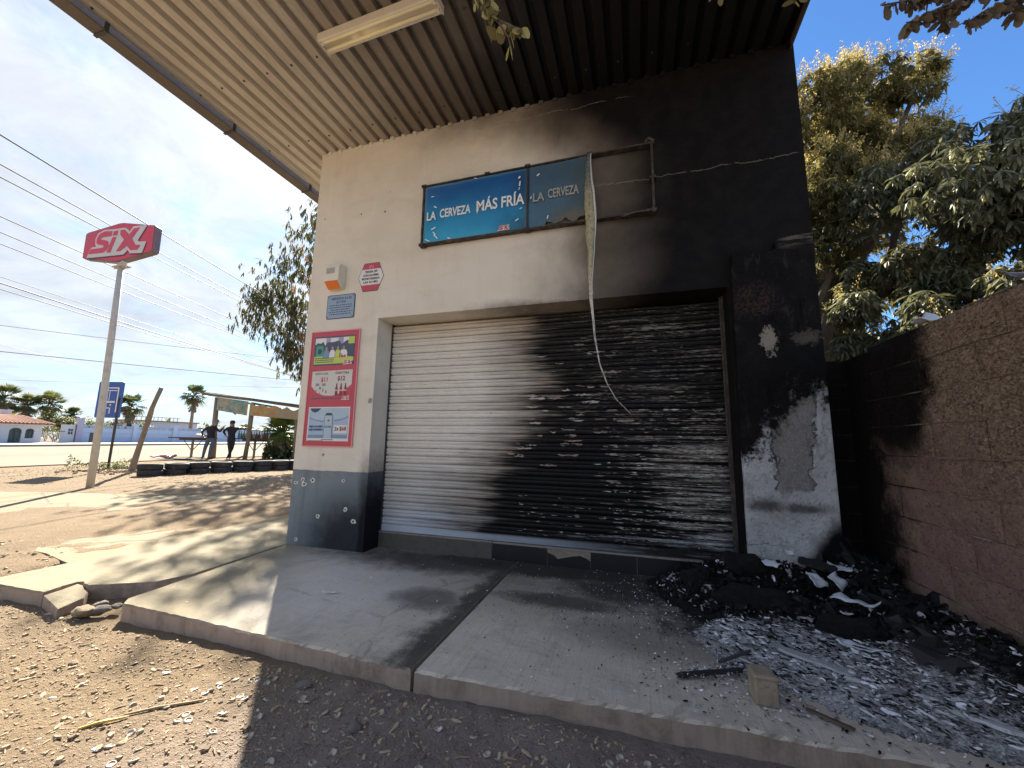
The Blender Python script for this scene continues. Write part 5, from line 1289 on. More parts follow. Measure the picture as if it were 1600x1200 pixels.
# stones
def stone_mesh(seed, mat):
    bm = bmesh.new(); bmesh.ops.create_icosphere(bm, subdivisions=3, radius=1)
    for v in bm.verts: v.co *= 1 + .38 * N3(v.co.x * 1.1 + seed, v.co.y * 1.1, v.co.z * 1.1) + .12 * N3(v.co.x * 3 + seed, v.co.y * 3, v.co.z * 3) + .05 * N3(v.co.x * 7, v.co.y * 7, v.co.z * 7 + seed); v.co.z *= .6
    me = bpy.data.meshes.new('stone'); bm.to_mesh(me); bm.free(); me.materials.append(MATS[mat]); me.polygons.foreach_set('use_smooth', [True] * len(me.polygons)); return me
simple('stone_grey', (.30, .265, .235), .85, var=.5, scale=30, bump=.01); simple('stone_tan', (.42, .33, .22), .85, var=.5, scale=30, bump=.01)
SG = [stone_mesh(k * 3.3, 'stone_grey') for k in range(3)]; ST = [stone_mesh(k * 5.1 + 9, 'stone_tan') for k in range(3)]
def stone(x, y, r, lab, grp=None, tan=False, sx=1.0):
    me = (ST if tan else SG)[int(abs(x * 10)) % 3]; o = link('stone', me, None, (x, y, top_z(x, y) + r * .25), (0, 0, rr.uniform(0, 6))); o.scale = (r * sx, r, r); return tag(o, lab, 'stone', grp)
stone(2.52, -2.02, .030, 'rounded grey stone in the dark earth below the pavement joint'); stone(2.08, -1.86, .026, 'grey stone leaning on the pavement edge left of the joint', sx=1.5)
stone(.72, -2.10, .020, 'squarish tan stone alone on the sunlit earth', tan=True, sx=1.3)
stone(.80, -2.95, .014, 'dark stone chip on the sunlit earth near the lower left corner'); stone(1.45, -2.45, .013, 'pale round stone on the sunlit earth near the shadow edge', tan=True)
ORD = ['leftmost', 'second', 'third', 'fourth', 'fifth', 'sixth', 'seventh', 'eighth', 'ninth', 'tenth', 'eleventh', 'twelfth', 'thirteenth']
for k in range(9): stone(4.50 + .12 * k + rr.uniform(-.03, .03), -1.80 - .02 * rr.random() - .01 * k, rr.uniform(.016, .026), '%s round cobble%s embedded in the earth under the right pavement edge' % (ORD[k], ' from the left' if k else ''), 'cobbles under the right pavement edge')
for k in range(26):
    x = rr.uniform(-.6, 4.6); y = -1.9 - abs(rr.gauss(0, .5)); stone(x, y, rr.uniform(.007, .013), 'small stone lying in the earth in front of the pavement', 'small stones in front of the pavement', tan=x < 1.6)
# splinters and sticks
simple('splinter_wood', (.33, .245, .15), .85, var=.4, scale=12); simple('straw_yellow', (.60, .38, .07), .6)
def stick(a, b, r, lab, mat='splinter_wood', grp=None, name='splinter', cat='splinter'):
    a = Vector((*a, top_z(*a) + r)); b = Vector((*b, top_z(*b) + r)); mm = MB(); mid = (a + b) / 2
    mm.tube([a - mid, (a - mid) * .3 + Vector((0, r, r * .4)), (b - mid) * .5, b - mid], [r * .7, r, r * .9, r * .5], 6); o = mm.build(name, MATS[mat]); o.location = mid; return tag(o, lab, cat, grp)
stick((1.50, -2.30), (1.74, -2.08), .006, 'long pale split stick pointing at the shadow edge'); stick((1.42, -2.42), (1.53, -2.30), .006, 'yellow straw lying on the sunlit earth by the long stick', 'straw_yellow', name='straw', cat='straw')
stick((2.10, -2.42), (2.30, -2.40), .008, 'thick brown splinter lying level in the dark earth'); stick((1.98, -2.62), (2.02, -2.78), .009, 'thick pale splinter pointing towards the camera in the dark earth')
for k in range(34):
    x = rr.uniform(1.2, 4.0); y = -1.95 - abs(rr.gauss(0, .42)); l = rr.uniform(.02, .06); a = rr.gauss(.3, .9)
    stick((x, y), (x + l * cos(a), y + l * sin(a)), rr.uniform(.002, .0045), 'small wood splinter in the dark earth in front of the pavement', grp='small wood splinters')
def litter(lab, x, y, w, mat, rot=0., curl=.4): scrap('paper_scrap', lab, 'litter', [(-w, -w*.4), (w*.9, -w*.5), (w, w*.3), (-w*.7, w*.5)], .0008, mat, (x, y, top_z(x, y) + .006), (.1, .1, rot), curl)
litter('white scrap of paper on the sunlit earth at the lower left', .93, -2.86, .022, 'print_white', .4); litter('white crumpled scrap on the dark earth below the joint', 2.88, -1.93, .018, 'print_white', 1.2, .8)
litter('small white scrap at the shadow edge', 1.62, -2.46, .016, 'foam_white', .2); litter('blue-white scrap beside the long stick', 1.90, -2.15, .016, 'paper_blue', .5)
litter('white scrap left of the long stick', 1.30, -2.0, .02, 'foam_white', .5); litter('tiny white cup fragment on the left pavement slab', 1.9, -1.45, .012, 'print_white', .5)
# stones and fill showing in the notch between the two broken slabs
for k, (x, y, r) in enumerate([(.02, -1.72, .055), (.09, -1.66, .04), (-.02, -1.60, .035), (.12, -1.58, .03)]):
    o = link('stone', SG[k % 3] if k else ST[1], None, (x, y, -.07 + r * .2), (0, 0, k)); o.scale = (r * 1.5, r, r)
    tag(o, ['largest tan lump of fill under the broken pavement corner', 'grey lump of fill beside the largest one at the broken corner', 'grey lump deep in the notch between the slabs', 'smallest grey lump under the tip of the near slab'][k], 'stone')

# ================================================================ SIX POLE SIGN
ps = thing('pole_sign', 'tall pole sign with a red six-sided head and pale emblem, on the earth lot', 'pole sign', (-7.82, 2.22, gz(-7.82, 2.22) - .02))
m = MB(); m.tube([(0, 0, -.1), (-.03, -.005, 1.8), (-.085, -.015, 3.4), (-.135, -.03, 5.18)], [.070, .067, .064, .060], 20); m.build('pole', MATS['pole_paint'], ps, smooth=True)
m = MB(); m.box((-.34, -.12, 5.16), (.07, .06, 5.18)); m.box((-.23, -.07, 5.18), (-.05, .03, 5.34)); m.box((-.36, -.05, 5.14), (.09, -.03, 5.16)); m.build('mount_plate', MATS['pole_paint'], ps)
a = radians(8); HM = Matrix.Translation((-.14 - .10, -.03, 5.78)) @ Matrix.Rotation(a, 4, 'Z') @ Matrix.Rotation(radians(-1.5), 4, 'Y')
Wd, hs, hm_ = 1.02, .345, .50
hexo = [(-Wd, -hs + .04), (-Wd + .06, -hs), (-.06, -hm_), (.06, -hm_), (Wd - .06, -hs), (Wd, -hs + .04), (Wd, hs - .04), (Wd - .06, hs), (.06, hm_), (-.06, hm_), (-Wd + .06, hs), (-Wd, hs - .04)]
hd = bpy.data.objects.new('sign_head', None); COL.objects.link(hd); hd.parent = ps; hd.matrix_local = HM
m = MB(); m.prism(hexo, -.075, .075, M=Matrix(((1,0,0,0),(0,0,-1,0),(0,1,0,0),(0,0,0,1)))); o = m.build('case', MATS['sign_rim'], hd); bevel(o, .012, 2)
m = MB(); k = .965; m.prism([(x * k, z * (k - .01)) for x, z in hexo], .076, .082, M=Matrix(((1,0,0,0),(0,0,-1,0),(0,1,0,0),(0,0,0,1)))); m.build('red_face', MATS['pink_red_sign'], hd)
m = MB(); m.prism([(x * k, z * (k - .01)) for x, z in hexo], -.082, -.076, M=Matrix(((1,0,0,0),(0,0,-1,0),(0,1,0,0),(0,0,0,1)))); m.build('red_face', MATS['pink_red_sign'], hd)
logo(hd, Matrix.Translation((0, -.0835, 0)) @ Matrix.Rotation(pi/2, 4, 'X'), 2.02, .004, 'sign_silver', 'pink_red_sign', 'sign_shadow')

# ================================================================ BLUE BUS STOP SIGN
bs = thing('bus_stop_sign', 'blue bus stop sign with white bus outline, half behind the pole', 'road sign', (-11.97, 4.71, gz(-11.97, 4.71) - .02))
m = MB(); m.tube([(0, 0, -.1), (.02, 0, 1.7), (.03, 0, 2.3)], .035, 10); m.build('post', MATS['steel_dark'], bs, smooth=True)
a = radians(17); BM = Matrix.Translation((-.27, -.09, 2.22)) @ Matrix.Rotation(a, 4, 'Z')
m = MB(); m.prism(rr_poly(.40, .575, .05), -.015, .015, M=BM @ XZ); m.build('panel', MATS['bus_sign_blue'], bs)
m = MB()
def bar(x0, z0, x1, z1): m.box((x0, -.022, z0), (x1, -.0165, z1), M=BM)
bar(-.27, .36, .27, .395); bar(.235, -.40, .27, .36); bar(-.27, .28, .22, .305); bar(-.02, -.02, .0, .28); bar(-.27, -.10, .19, -.04); bar(-.27, -.28, .06, -.25); bar(.04, -.44, .075, -.25); bar(-.27, -.44, -.235, .36)
m.prism(disc(.06, -.17, .028, .028, 10), .0165, .022, M=BM @ XZ); m.build('bus_outline', MATS['print_white'], bs)

# ================================================================ LEANING POST
m = MB(); b = Vector((-10.83, 4.68, gz(-10.83, 4.68) - .1))
pts = [(0, 0, 0), (.03, 0, .25), (.12, .03, .8), (.24, .06, 1.4), (.30, .08, 1.75), (.33, .10, 2.05), (.46, .13, 2.45), (.52, .16, 2.68)]
m.tube(pts, [.10, .085, .072, .066, .072, .060, .058, .062], 14); m.tube([(.34, .10, 2.05), (.42, .10, 2.16), (.50, .08, 2.20)], [.018, .010, .004], 6); m.tube([(.28, .07, 1.6), (.22, .05, 1.70)], [.05, .03], 8)
o = m.build('wooden_post', MATS['wood_bleached'], smooth=True); o.location = b; tag(o, 'crooked bare wooden post leaning to the right at the left end of the tyres', 'post')

# ================================================================ TYRES
def tyre_mesh():
    prof = [(.19, -.06), (.235, -.088), (.262, -.080), (.275, -.055), (.279, -.02), (.274, -.012), (.279, -.004), (.279, .012), (.274, .02), (.279, .03), (.275, .055), (.262, .080), (.235, .088), (.19, .06), (.185, .0), (.19, -.06)]
    m = MB(); m.lathe(prof, 28); return m.mesh('tyre', MATS['rubber'], True)
tm = tyre_mesh(); tp = [(-9.47, 4.35), (-9.34, 4.93), (-9.19, 5.49), (-9.02, 6.04), (-8.80, 6.58), (-8.55, 7.10), (-8.28, 7.60), (-7.98, 8.10)]
nth = ['leftmost', 'second from the left', 'third from the left', 'fourth from the left', 'fifth from the left', 'sixth from the left', 'seventh from the left', 'rightmost']
for i, (x, y) in enumerate(tp):
    for k in range(2):
        o = link('tyre', tm, None, (x + RND.uniform(-.03, .03), y + RND.uniform(-.03, .03), gz(x, y) + .075 + .168 * k), (RND.uniform(-.05, .05), RND.uniform(-.05, .05), RND.uniform(0, 6)))
        o.scale = (1.05, 1.05, 1.0)
        tag(o, '%s tyre in the %s stack of the old tyre row' % ('upper' if k else 'lower', nth[i]) if i not in (0, 7) else '%s tyre in the %s stack of the old tyre row' % ('upper' if k else 'lower', nth[i]), 'tyre', 'old tyres laid in a row along the lot')
# ================================================================ MARKET SHELTER
def tz(x, y): return gz(x, y)
st = thing('market_shelter', 'rough pole shelter with a sloping plank roof and painted cloths hanging from it', 'shelter', (-14.7, 10.9, tz(-14.7, 10.9)))
B = Vector((-14.7, 10.9, tz(-14.7, 10.9)))
def L_(p): return Vector(p) - B
def pole_(pts, r, mat='wood_bleached', name='post', par=st):
    m = MB(); m.tube([L_(p) for p in pts], r, 10); return m.build(name, MATS[mat], par, smooth=True)
pole_([(-15.37, 10.44, .1), (-15.40, 10.43, 1.0), (-15.47, 10.41, 2.0), (-15.50, 10.40, 3.10)], [.13, .12, .105, .09]); pole_([(-14.06, 11.0, .1), (-14.0, 11.04, 1.3), (-13.95, 11.05, 2.9)], [.10, .085, .08])
pole_([(-16.3, 12.9, .1), (-16.3, 12.9, 3.0)], .07); pole_([(-14.9, 13.5, .1), (-14.9, 13.5, 2.8)], .07); pole_([(-12.0, 11.85, .1), (-12.0, 11.8, 2.55)], .07)
A0 = Vector((-16.15, 10.15, 3.26)); A1 = Vector((-11.5, 11.75, 2.68))
pole_([A0, A0.lerp(A1, .5) + Vector((0, 0, .03)), A1], .07, name='beam'); pole_([(-15.5, 10.4, 3.0), (-16.3, 12.9, 3.05)], .05, name='rafter'); pole_([(-13.95, 11.05, 2.85), (-14.9, 13.5, 2.85)], .05, name='rafter')
pole_([(-15.42, 10.38, 2.95), (-14.6, 10.72, 2.30)], .03, 'wood_dark', 'brace')
m = MB(); off = Vector((-.95, 2.6, .05))
for k in range(9):
    t0, t1 = k / 9, (k + .93) / 9; p0 = A0.lerp(A1, t0); p1 = A0.lerp(A1, t1); z = Vector((0, 0, .085 + .02 * N3(k, 3)))
    mm = MB(); v = [p0 + z - off * .08, p1 + z - off * .08, p1 + z + off, p0 + z + off]; v = [L_(q_) for q_ in v]; mm.add(v + [q_ + Vector((0, 0, .02)) for q_ in v], [(0,3,2,1),(4,5,6,7),(0,1,5,4),(1,2,6,5),(2,3,7,6),(3,0,4,7)]); mm.build('roof_plank', MATS['wood_dark'], st)
def m_ban(t):
    p = t.obj(); n = t.noise(p, 3.5, 5, .6, 1.2); n2 = t.noise(p, 9, 4, .6, .8); s = t.N('ShaderNodeSeparateXYZ'); t.put(p, s.inputs[0]); x, y, z = s.outputs
    c = t.mix(t.ss(n, .45, .55), (.16, .34, .29), (.42, .36, .27)); c = t.mix(t.ss(n2, .58, .64), c, (.45, .16, .10)); c = t.mix(t.ss(n2, .40, .34), c, (.10, .12, .11))
    c2 = t.mix(t.ss(n, .42, .6), (.48, .34, .14), (.38, .26, .15)); c2 = t.mix(t.ss(n2, .56, .62), c2, (.55, .22, .06))
    c = t.mix(t.ss(x, .55, .75), c, c2); c = t.mix(t.ss(x, 1.9, 2.1), c, (.36, .29, .19))
    t.fin(c, .8, 0, None, .2)
material('painted_cloth', m_ban)
def cloth(xa, xb, ta, tb, drop0, drop1, sag, nm, lab):
    m = MB(); V = []; nx, nz_ = 24, 6
    for i in range(nx + 1):
        t = ta + (tb - ta) * i / nx; top = A0.lerp(A1, t) + Vector((-.03, -.07, -.06)); dr = drop0 + (drop1 - drop0) * i / nx
        for j in range(nz_ + 1):
            v = j / nz_; V.append(L_(top + Vector((.02 * N3(i * .4, v * 2), -.05 * sin(i * .9) * v, -dr * v - sag * abs(sin(i * .55)) * (1 - v)))))
    m.add(V, [(i*(nz_+1)+j, (i+1)*(nz_+1)+j, (i+1)*(nz_+1)+j+1, i*(nz_+1)+j+1) for i in range(nx) for j in range(nz_)])
    o = m.build(nm, MATS['painted_cloth'], st, smooth=True); return tag(o, lab)
cloth(0, 1, .17, .47, .62, .68, 0, 'hanging_cloth', 'painted green and red cloth hanging between the posts'); cloth(0, 1, .49, .985, .66, .55, .16, 'hanging_cloth', 'torn brown and orange cloth hanging right of the post')
# tables
def table(name, label, base, L, hgt_, az):
    t = thing(name, label, 'table', (base[0], base[1], tz(*base[:2])), az)
    m = MB(); m.box((-L/2, -.35, hgt_ - .05), (L/2, .35, hgt_)); m.build('table_top', MATS['wood_dark'], t)
    m = MB(); m.box((-L/2 + .25, -.05, hgt_ - .13), (L/2 - .25, .05, hgt_ - .051)); m.build('rail', MATS['wood_dark'], t)
    m = MB(); m.tube([(0, 0, -.05), (0, 0, hgt_ - .131)], .055, 10); m.build('leg', MATS['wood_bleached'], t)
    for s in (-1, 1): m = MB(); m.tube([(.02 * s, 0, .35), (.42 * s, 0, hgt_ - .14)], .018, 6); m.build('brace', MATS['wood_dark'], t)
    return t
table('wooden_table', 'dark plank table on one post leg, left of the leaning man', (-15.96, 9.87), 1.75, .96, radians(17))
table('wooden_table', 'dark plank table behind the right shelter post, with a row of bottles', (-14.21, 11.59), 1.75, .96, radians(17))
m = MB(); m.box((-.55, -.05, 0), (.55, .20, .05)); o = m.build('plank_seat', MATS['wood_dark']); o.location = (-16.1, 9.9, tz(-16.1, 9.9) + .01); o.rotation_euler = (0, 0, .5); tag(o, 'low dark plank lying on the ground under the left table', 'plank')
o = scrap('cloth_bag', 'white bag lying on the left table', 'bag', [(-.25, -.12), (.22, -.13), (.26, .10), (-.2, .13)], .08, 'cloth_white', (-15.55, 9.98, tz(-15.96, 9.87) + 1.0), (0, 0, .3), .35)
bm_ = MB(); bm_.lathe([(0, 0), (.045, 0), (.05, .02), (.05, .16), (.03, .22), (.018, .25), (.018, .31), (0, .31)], 10); simple('bottle_brown', (.10, .055, .03), .35, var=.5); simple('bottle_teal', (.10, .24, .24), .35)
bms = [bm_.mesh('bottle', MATS[k], True) for k in ('bottle_brown', 'bottle_teal', 'siren_grille')]
for k in range(13):
    t = -.75 + k * .125; x = -14.21 + t * cos(radians(17)); y = 11.59 + t * sin(radians(17)) - .1
    o = link('bottle', bms[1 if k < 3 else 0 if k % 3 else 2], None, (x, y, tz(-14.21, 11.59) + .962)); o.scale = (1, 1, 1 + .25 * RND.random())
    tag(o, '%s bottle%s in the row on the right-hand table' % (['leftmost teal', 'second teal', 'third teal', 'fourth', 'fifth', 'sixth', 'seventh', 'eighth', 'ninth', 'tenth', 'eleventh', 'twelfth', 'rightmost'][k], ' from the left' if 0 < k < 12 else ''), 'bottle', 'bottles on the right-hand table')
for k in range(3):
    m = MB(); m.box((-.18, -.12, 0), (.18, .12, .16)); m.box((-.16, -.10, .161), (.16, .10, .20)); o = m.build('crate', MATS['bottle_teal' if k == 0 else 'bottle_brown']); bevel(o, .01)
    t = -.55 + .5 * k; o.location = (-14.21 + t * cos(.3), 11.59 + t * sin(.3) + .12, tz(-14.21, 11.59) + .962); o.rotation_euler = (0, 0, .3)
    tag(o, ['teal crate behind the bottles at the left end of the right-hand table', 'brown crate in the middle of the right-hand table', 'brown crate at the right end of the right-hand table'][k], 'crate')

# ================================================================ PEOPLE
def skin_body(name, joints, bones, mats, parent, root=0, sub=2):
    me = bpy.data.meshes.new(name); me.from_pydata([j[0] for j in joints], bones, [])
    o = link(name, me, parent)
    sk = o.modifiers.new('skin', 'SKIN'); sk.use_smooth_shade = True
    for i, j in enumerate(joints):
        sv = me.skin_vertices[0].data[i]; r = j[1]; sv.radius = r if isinstance(r, tuple) else (r, r); sv.use_root = i == root
    s = o.modifiers.new('sub', 'SUBSURF'); s.levels = s.render_levels = sub
    dg = bpy.context.evaluated_depsgraph_get(); dg.update()
    me2 = bpy.data.meshes.new_from_object(o.evaluated_get(dg)); o.modifiers.clear(); o.data = me2
    me2.materials.clear()
    for m_ in mats: me2.materials.append(m_)
    return o
def person(label, loc_, rz, pose):
    t = thing('person', label, 'person', loc_, rz)
    J = pose['J']; Bn = [(0,1),(1,2),(2,3),(3,4),(4,5),(2,6),(6,7),(7,8),(8,9),(2,10),(10,11),(11,12),(12,13),(0,14),(14,15),(15,16),(16,17),(0,18),(18,19),(19,20),(20,21)]
    Rr = [(.155,.12),(.165,.115),(.185,.115),(.065,.06),(.085,.095),(.075,.085),(.075,.065),(.055,.05),(.045,.04),(.05,.028),(.075,.065),(.055,.05),(.045,.04),(.05,.028),(.105,.10),(.08,.078),(.055,.052),(.05,.035),(.105,.10),(.08,.078),(.055,.052),(.05,.035)]
    o = skin_body('body', [(Vector(j), r) for j, r in zip(J, Rr)], Bn, pose['mats'], t)
    hip, neck = J[0][2], J[3][2]
    wr = [Vector(J[8]), Vector(J[12])]; hd_ = [Vector(J[9]), Vector(J[13])]
    for p in o.data.polygons:
        c = p.center; z = c.z; mi = 0                      # 0 top, 1 trousers, 2 skin, 3 shoes
        if z < hip + .02: mi = 1
        if z < .09: mi = 3
        if z > neck + .01: mi = 2
        for w_, h_ in zip(wr, hd_):
            if (c - h_).length < .07 or ((c - w_).length < .06 and (c - h_).length < .11): mi = 2
        p.material_index = mi; p.use_smooth = True
    hc = Vector(J[5]) * .55 + Vector(J[4]) * .45
    m = MB()
    if pose.get('cap'):
        m.lathe([(.108, .02), (.110, .05), (.095, .10), (.05, .13), (0, .135)], 16, Matrix.Translation(hc)); f = Vector(pose['face']); 
        m.box((-.07, .07, .022), (.07, .20, .032), M=Matrix.Translation(hc) @ Matrix.Rotation(math.atan2(-f.x, f.y), 4, 'Z')); m.build('cap', MATS[pose['cap']], t, smooth=False)
    else:
        m.lathe([(.104, -.03), (.108, .03), (.098, .085), (.055, .122), (0, .13)], 16, Matrix.Translation(hc)); m.build('hair', MATS['hair_dark'], t, smooth=True)
    f = Vector(pose['face']).normalized(); s_ = Vector((-f.y, f.x, 0))
    m = MB(); c = hc + Vector((0, 0, -.02))
    m.tube([c + f * .085 + Vector((0, 0, .01)), c + f * .115 + Vector((0, 0, -.025)), c + f * .088 + Vector((0, 0, -.035))], [.010, .017, .010], 6)
    for s in (-1, 1): m.tube([c + s_ * .088 * s + Vector((0, 0, .02)), c + s_ * .098 * s, c + s_ * .086 * s + Vector((0, 0, -.025))], [.010, .015, .008], 6)
    m.build('nose_and_ears', MATS['skin'], t, smooth=True)
    m = MB()
    for s in (-1, 1): m.lathe([(.010, -.005), (.010, .005), (0, .006)], 8, Matrix.Translation(c + f * .090 + s_ * .035 * s + Vector((0, 0, .018))))
    m.box((-.022, -.004, -.004), (.022, .004, .002), M=Matrix.Translation(c + f * .092 + Vector((0, 0, -.062))) @ Matrix.Rotation(math.atan2(-f.x, f.y), 4, 'Z')); m.build('eyes_and_mouth', MATS['hair_dark'], t)
    m = MB()   # fingers
    for w_, h_ in zip(wr, hd_):
        d = (h_ - w_).normalized(); u = d.cross(Vector((0, 0, 1))); u = u.normalized() if u.length > .1 else Vector((1, 0, 0)); dn = d.cross(u)
        for k in range(4):
            q0 = h_ + u * (.027 - .018 * k) + d * .01; ln = (.062, .072, .068, .052)[k]; m.tube([q0, q0 + d * ln * .5 + dn * .008, q0 + d * ln + dn * .030], [.0095, .009, .0065], 6)
        q0 = w_.lerp(h_, .5) + u * .04; m.tube([q0, q0 + u * .022 + d * .03, q0 + u * .02 + d * .06 + dn * .01], [.011, .010, .007], 6)
    m.build('fingers', MATS['skin'], t, smooth=True)
    return t
PM = lambda a, b: [MATS[a], MATS[b], MATS['skin'], MATS['shoe']]
# local axes: x to the photo's right, y away from the camera
az = radians(33)
poseA = dict(mats=PM('cloth_black', 'denim'), face=(.9, .35, 0), cap='cap_grey', J=[
    (.02,0,.93),(-.02,0,1.12),(-.02,0,1.34),(.10,.02,1.50),(.13,.02,1.60),(.15,.02,1.74),
    (-.20,0,1.42),(-.36,-.03,1.22),(-.26,-.16,1.03),(-.18,-.20,.99),
    (.16,0,1.42),(.30,.05,1.24),(.42,.05,1.40),(.46,.05,1.49),
    (-.08,0,.90),(-.16,-.03,.50),(-.22,.0,.09),(-.21,-.12,.035),
    (.12,.0,.90),(.08,-.06,.50),(.0,.04,.09),(.02,-.09,.035)])
person('man in black jacket, jeans and cap leaning on the left shelter post', (-14.93, 9.92, gz(-14.93, 9.92)), az, poseA)
poseB = dict(mats=PM('cloth_black', 'trousers_dark'), face=(-.5, -.8, 0), cap=None, J=[
    (.02,0,.93),(.0,0,1.12),(.0,0,1.34),(.0,.0,1.49),(-.01,-.01,1.60),(-.01,-.01,1.73),
    (-.19,0,1.42),(-.36,.03,1.26),(-.20,-.06,1.08),(-.13,-.09,1.02),
    (.19,0,1.42),(.38,.02,1.40),(.58,.04,1.42),(.66,.05,1.43),
    (-.08,0,.90),(.0,-.04,.50),(.04,.02,.09),(.05,-.11,.035),
    (.11,.0,.90),(.06,.06,.50),(-.06,.06,.09),(-.08,-.06,.035)])
person('man all in black with one hand on his hip and crossed legs', (-14.45, 10.52, gz(-14.45, 10.52)), az, poseB)

# ================================================================ FOLIAGE HELPERS
def leaf_verts(Mx, l, w, bend, fold=.15):
    return [Mx @ Vector(p) for p in ((0, 0, 0), (-w * .45, l * .3, -bend * l * .10), (-w * .5, l * .6, -bend * l * .32), (0, l, -bend * l), (w * .5, l * .6, -bend * l * .32), (w * .45, l * .3, -bend * l * .10), (0, l * .45, -fold * w - bend * l * .2))]
LF = [(0, 1, 6), (1, 2, 6), (2, 3, 6), (3, 4, 6), (4, 5, 6), (5, 0, 6)]
LFS = [(0, 1, 2, 6), (2, 3, 4, 6), (4, 5, 0, 6)]
def rosette(m, p, rr, n, l, w, droop, tn, spread=1.0):
    for k in range(n):
        az_ = rr.uniform(0, 2*pi); el = rr.gauss(-droop, .35)
        Mx = Matrix.Translation(p) @ Matrix.Rotation(az_, 4, 'Z') @ Matrix.Rotation(el, 4, 'X') @ Matrix.Rotation(rr.gauss(0, .4), 4, 'Y')
        ll = l * rr.uniform(.7, 1.15); m.add(leaf_verts(Mx, ll, w * rr.uniform(.8, 1.2), rr.uniform(.1, .5)), LFS, 0, min(1, max(0, tn + rr.gauss(0, .13))))
def limb(m, a, b, r0, r1, rr, n=6, wob=.08):
    a = Vector(a); b = Vector(b); L = (b - a).length; pts = []; rs = []
    for i in range(n + 1):
        t = i / n; p = a.lerp(b, t); k = wob * L * sin(pi * t); pts.append(p + Vector((rr.uniform(-k, k), rr.uniform(-k, k), rr.uniform(-k, k) * .5))); rs.append(r0 + (r1 - r0) * t)
    m.tube(pts, rs, 8); return pts
CAMP = Vector((3.74, -3.70, 1.145))
def mango(name, label, base, blobs, seed, nros, leaf=.21, flowers=0, singles=0, droop=.55, fl_zone=None, lm='mango_leaf'):
    rr = random.Random(seed); t = thing(name, label, 'tree', base); B = Vector(base)
    m = MB(); top = Vector(base) + Vector((0, 0, 0)); fork = B + Vector((.35, .1, 2.4))
    limb(m, B + Vector((-.1, 0, -.2)), fork, .24, .17, rr, 6, .03)
    for c, r in blobs: limb(m, fork, Vector(c) + Vector((0, 0, -r * .3)), .12, .035, rr, 7, .06)
    for v in range(len(m.v)): m.v[v] = tuple(Vector(m.v[v]) - B)
    m.build('trunk', MATS['bark'], t, smooth=True)
    tot = sum(r ** 2 for c, r in blobs); m = MB(); fm = MB(); near = []
    for c, r in blobs:
        C_ = Vector(c); n = int(nros * r * r / tot)
        # sub-clumps inside the blob give light and dark masses with gaps between
        subs = []
        for _ in range(max(6, int(9 * r))):
            d = Vector((rr.gauss(0, 1), rr.gauss(0, 1), rr.gauss(0, 1))).normalized() * r * rr.uniform(.45, .98); subs.append((C_ + d, r * rr.uniform(.24, .44), rr.uniform(.15, .65)))
        for _ in range(n):
            s = rr.choice(subs); d = Vector((rr.gauss(0, 1), rr.gauss(0, 1), rr.gauss(0, .9))).normalized() * s[1] * rr.uniform(.6, 1.1); p = s[0] + d
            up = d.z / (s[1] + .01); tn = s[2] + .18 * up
            near.append(((p - CAMP).length, p, tn))
            if flowers and rr.random() < flowers and d.z > -.2 * s[1] and (fl_zone is None or fl_zone(p)):
                ax = (d.normalized() * .7 + Vector((rr.gauss(0, .3), rr.gauss(0, .3), .9))).normalized(); L = rr.uniform(.16, .34); q = p
                fm.tube([q, q + ax * L], [.004, .002], 3, tint=.2)
                for j in range(26):
                    tt = rr.uniform(.15, 1.0); o_ = Vector((rr.gauss(0, 1), rr.gauss(0, 1), rr.gauss(0, .7))) * .055 * (1.15 - tt); a = q + ax * L * tt + o_; e = .007 + .008 * rr.random()
                    u = Vector((rr.gauss(0, 1), rr.gauss(0, 1), rr.gauss(0, 1))).normalized() * e; w_ = Vector((rr.gauss(0, 1), rr.gauss(0, 1), rr.gauss(0, 1))).normalized() * e
                    fm.add([a - B - u, a - B + w_, a - B + u * 1.2, a - B - w_], [(0, 1, 2, 3)], 0, rr.random())
                for v in range(len(fm.v) - 26 * 4 - 6, len(fm.v) - 26 * 4): fm.v[v] = tuple(Vector(fm.v[v]) - B)
    near.sort(key=lambda e: e[0])
    shown = 0
    one = MB(); one.add(leaf_verts(Matrix.Identity(4), leaf * 1.05, leaf * .22, .3), LF, 0, .5); onem = [one.mesh('leaf', MATS['mango_leaf'])]
    for dd, p, tn in near:
        if singles and shown < singles:
            for k in range(7):
                if shown >= singles: break
                o = link('leaf', onem[0], t); o.location = p - B; o.rotation_euler = (rr.gauss(-droop, .35), rr.gauss(0, .4), rr.uniform(0, 6.28)); shown += 1
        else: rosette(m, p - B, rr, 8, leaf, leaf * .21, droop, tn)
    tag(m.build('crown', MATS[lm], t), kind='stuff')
    if fm.v: tag(fm.build('flowers', MATS['mango_flower'], t), kind='stuff')
    return t
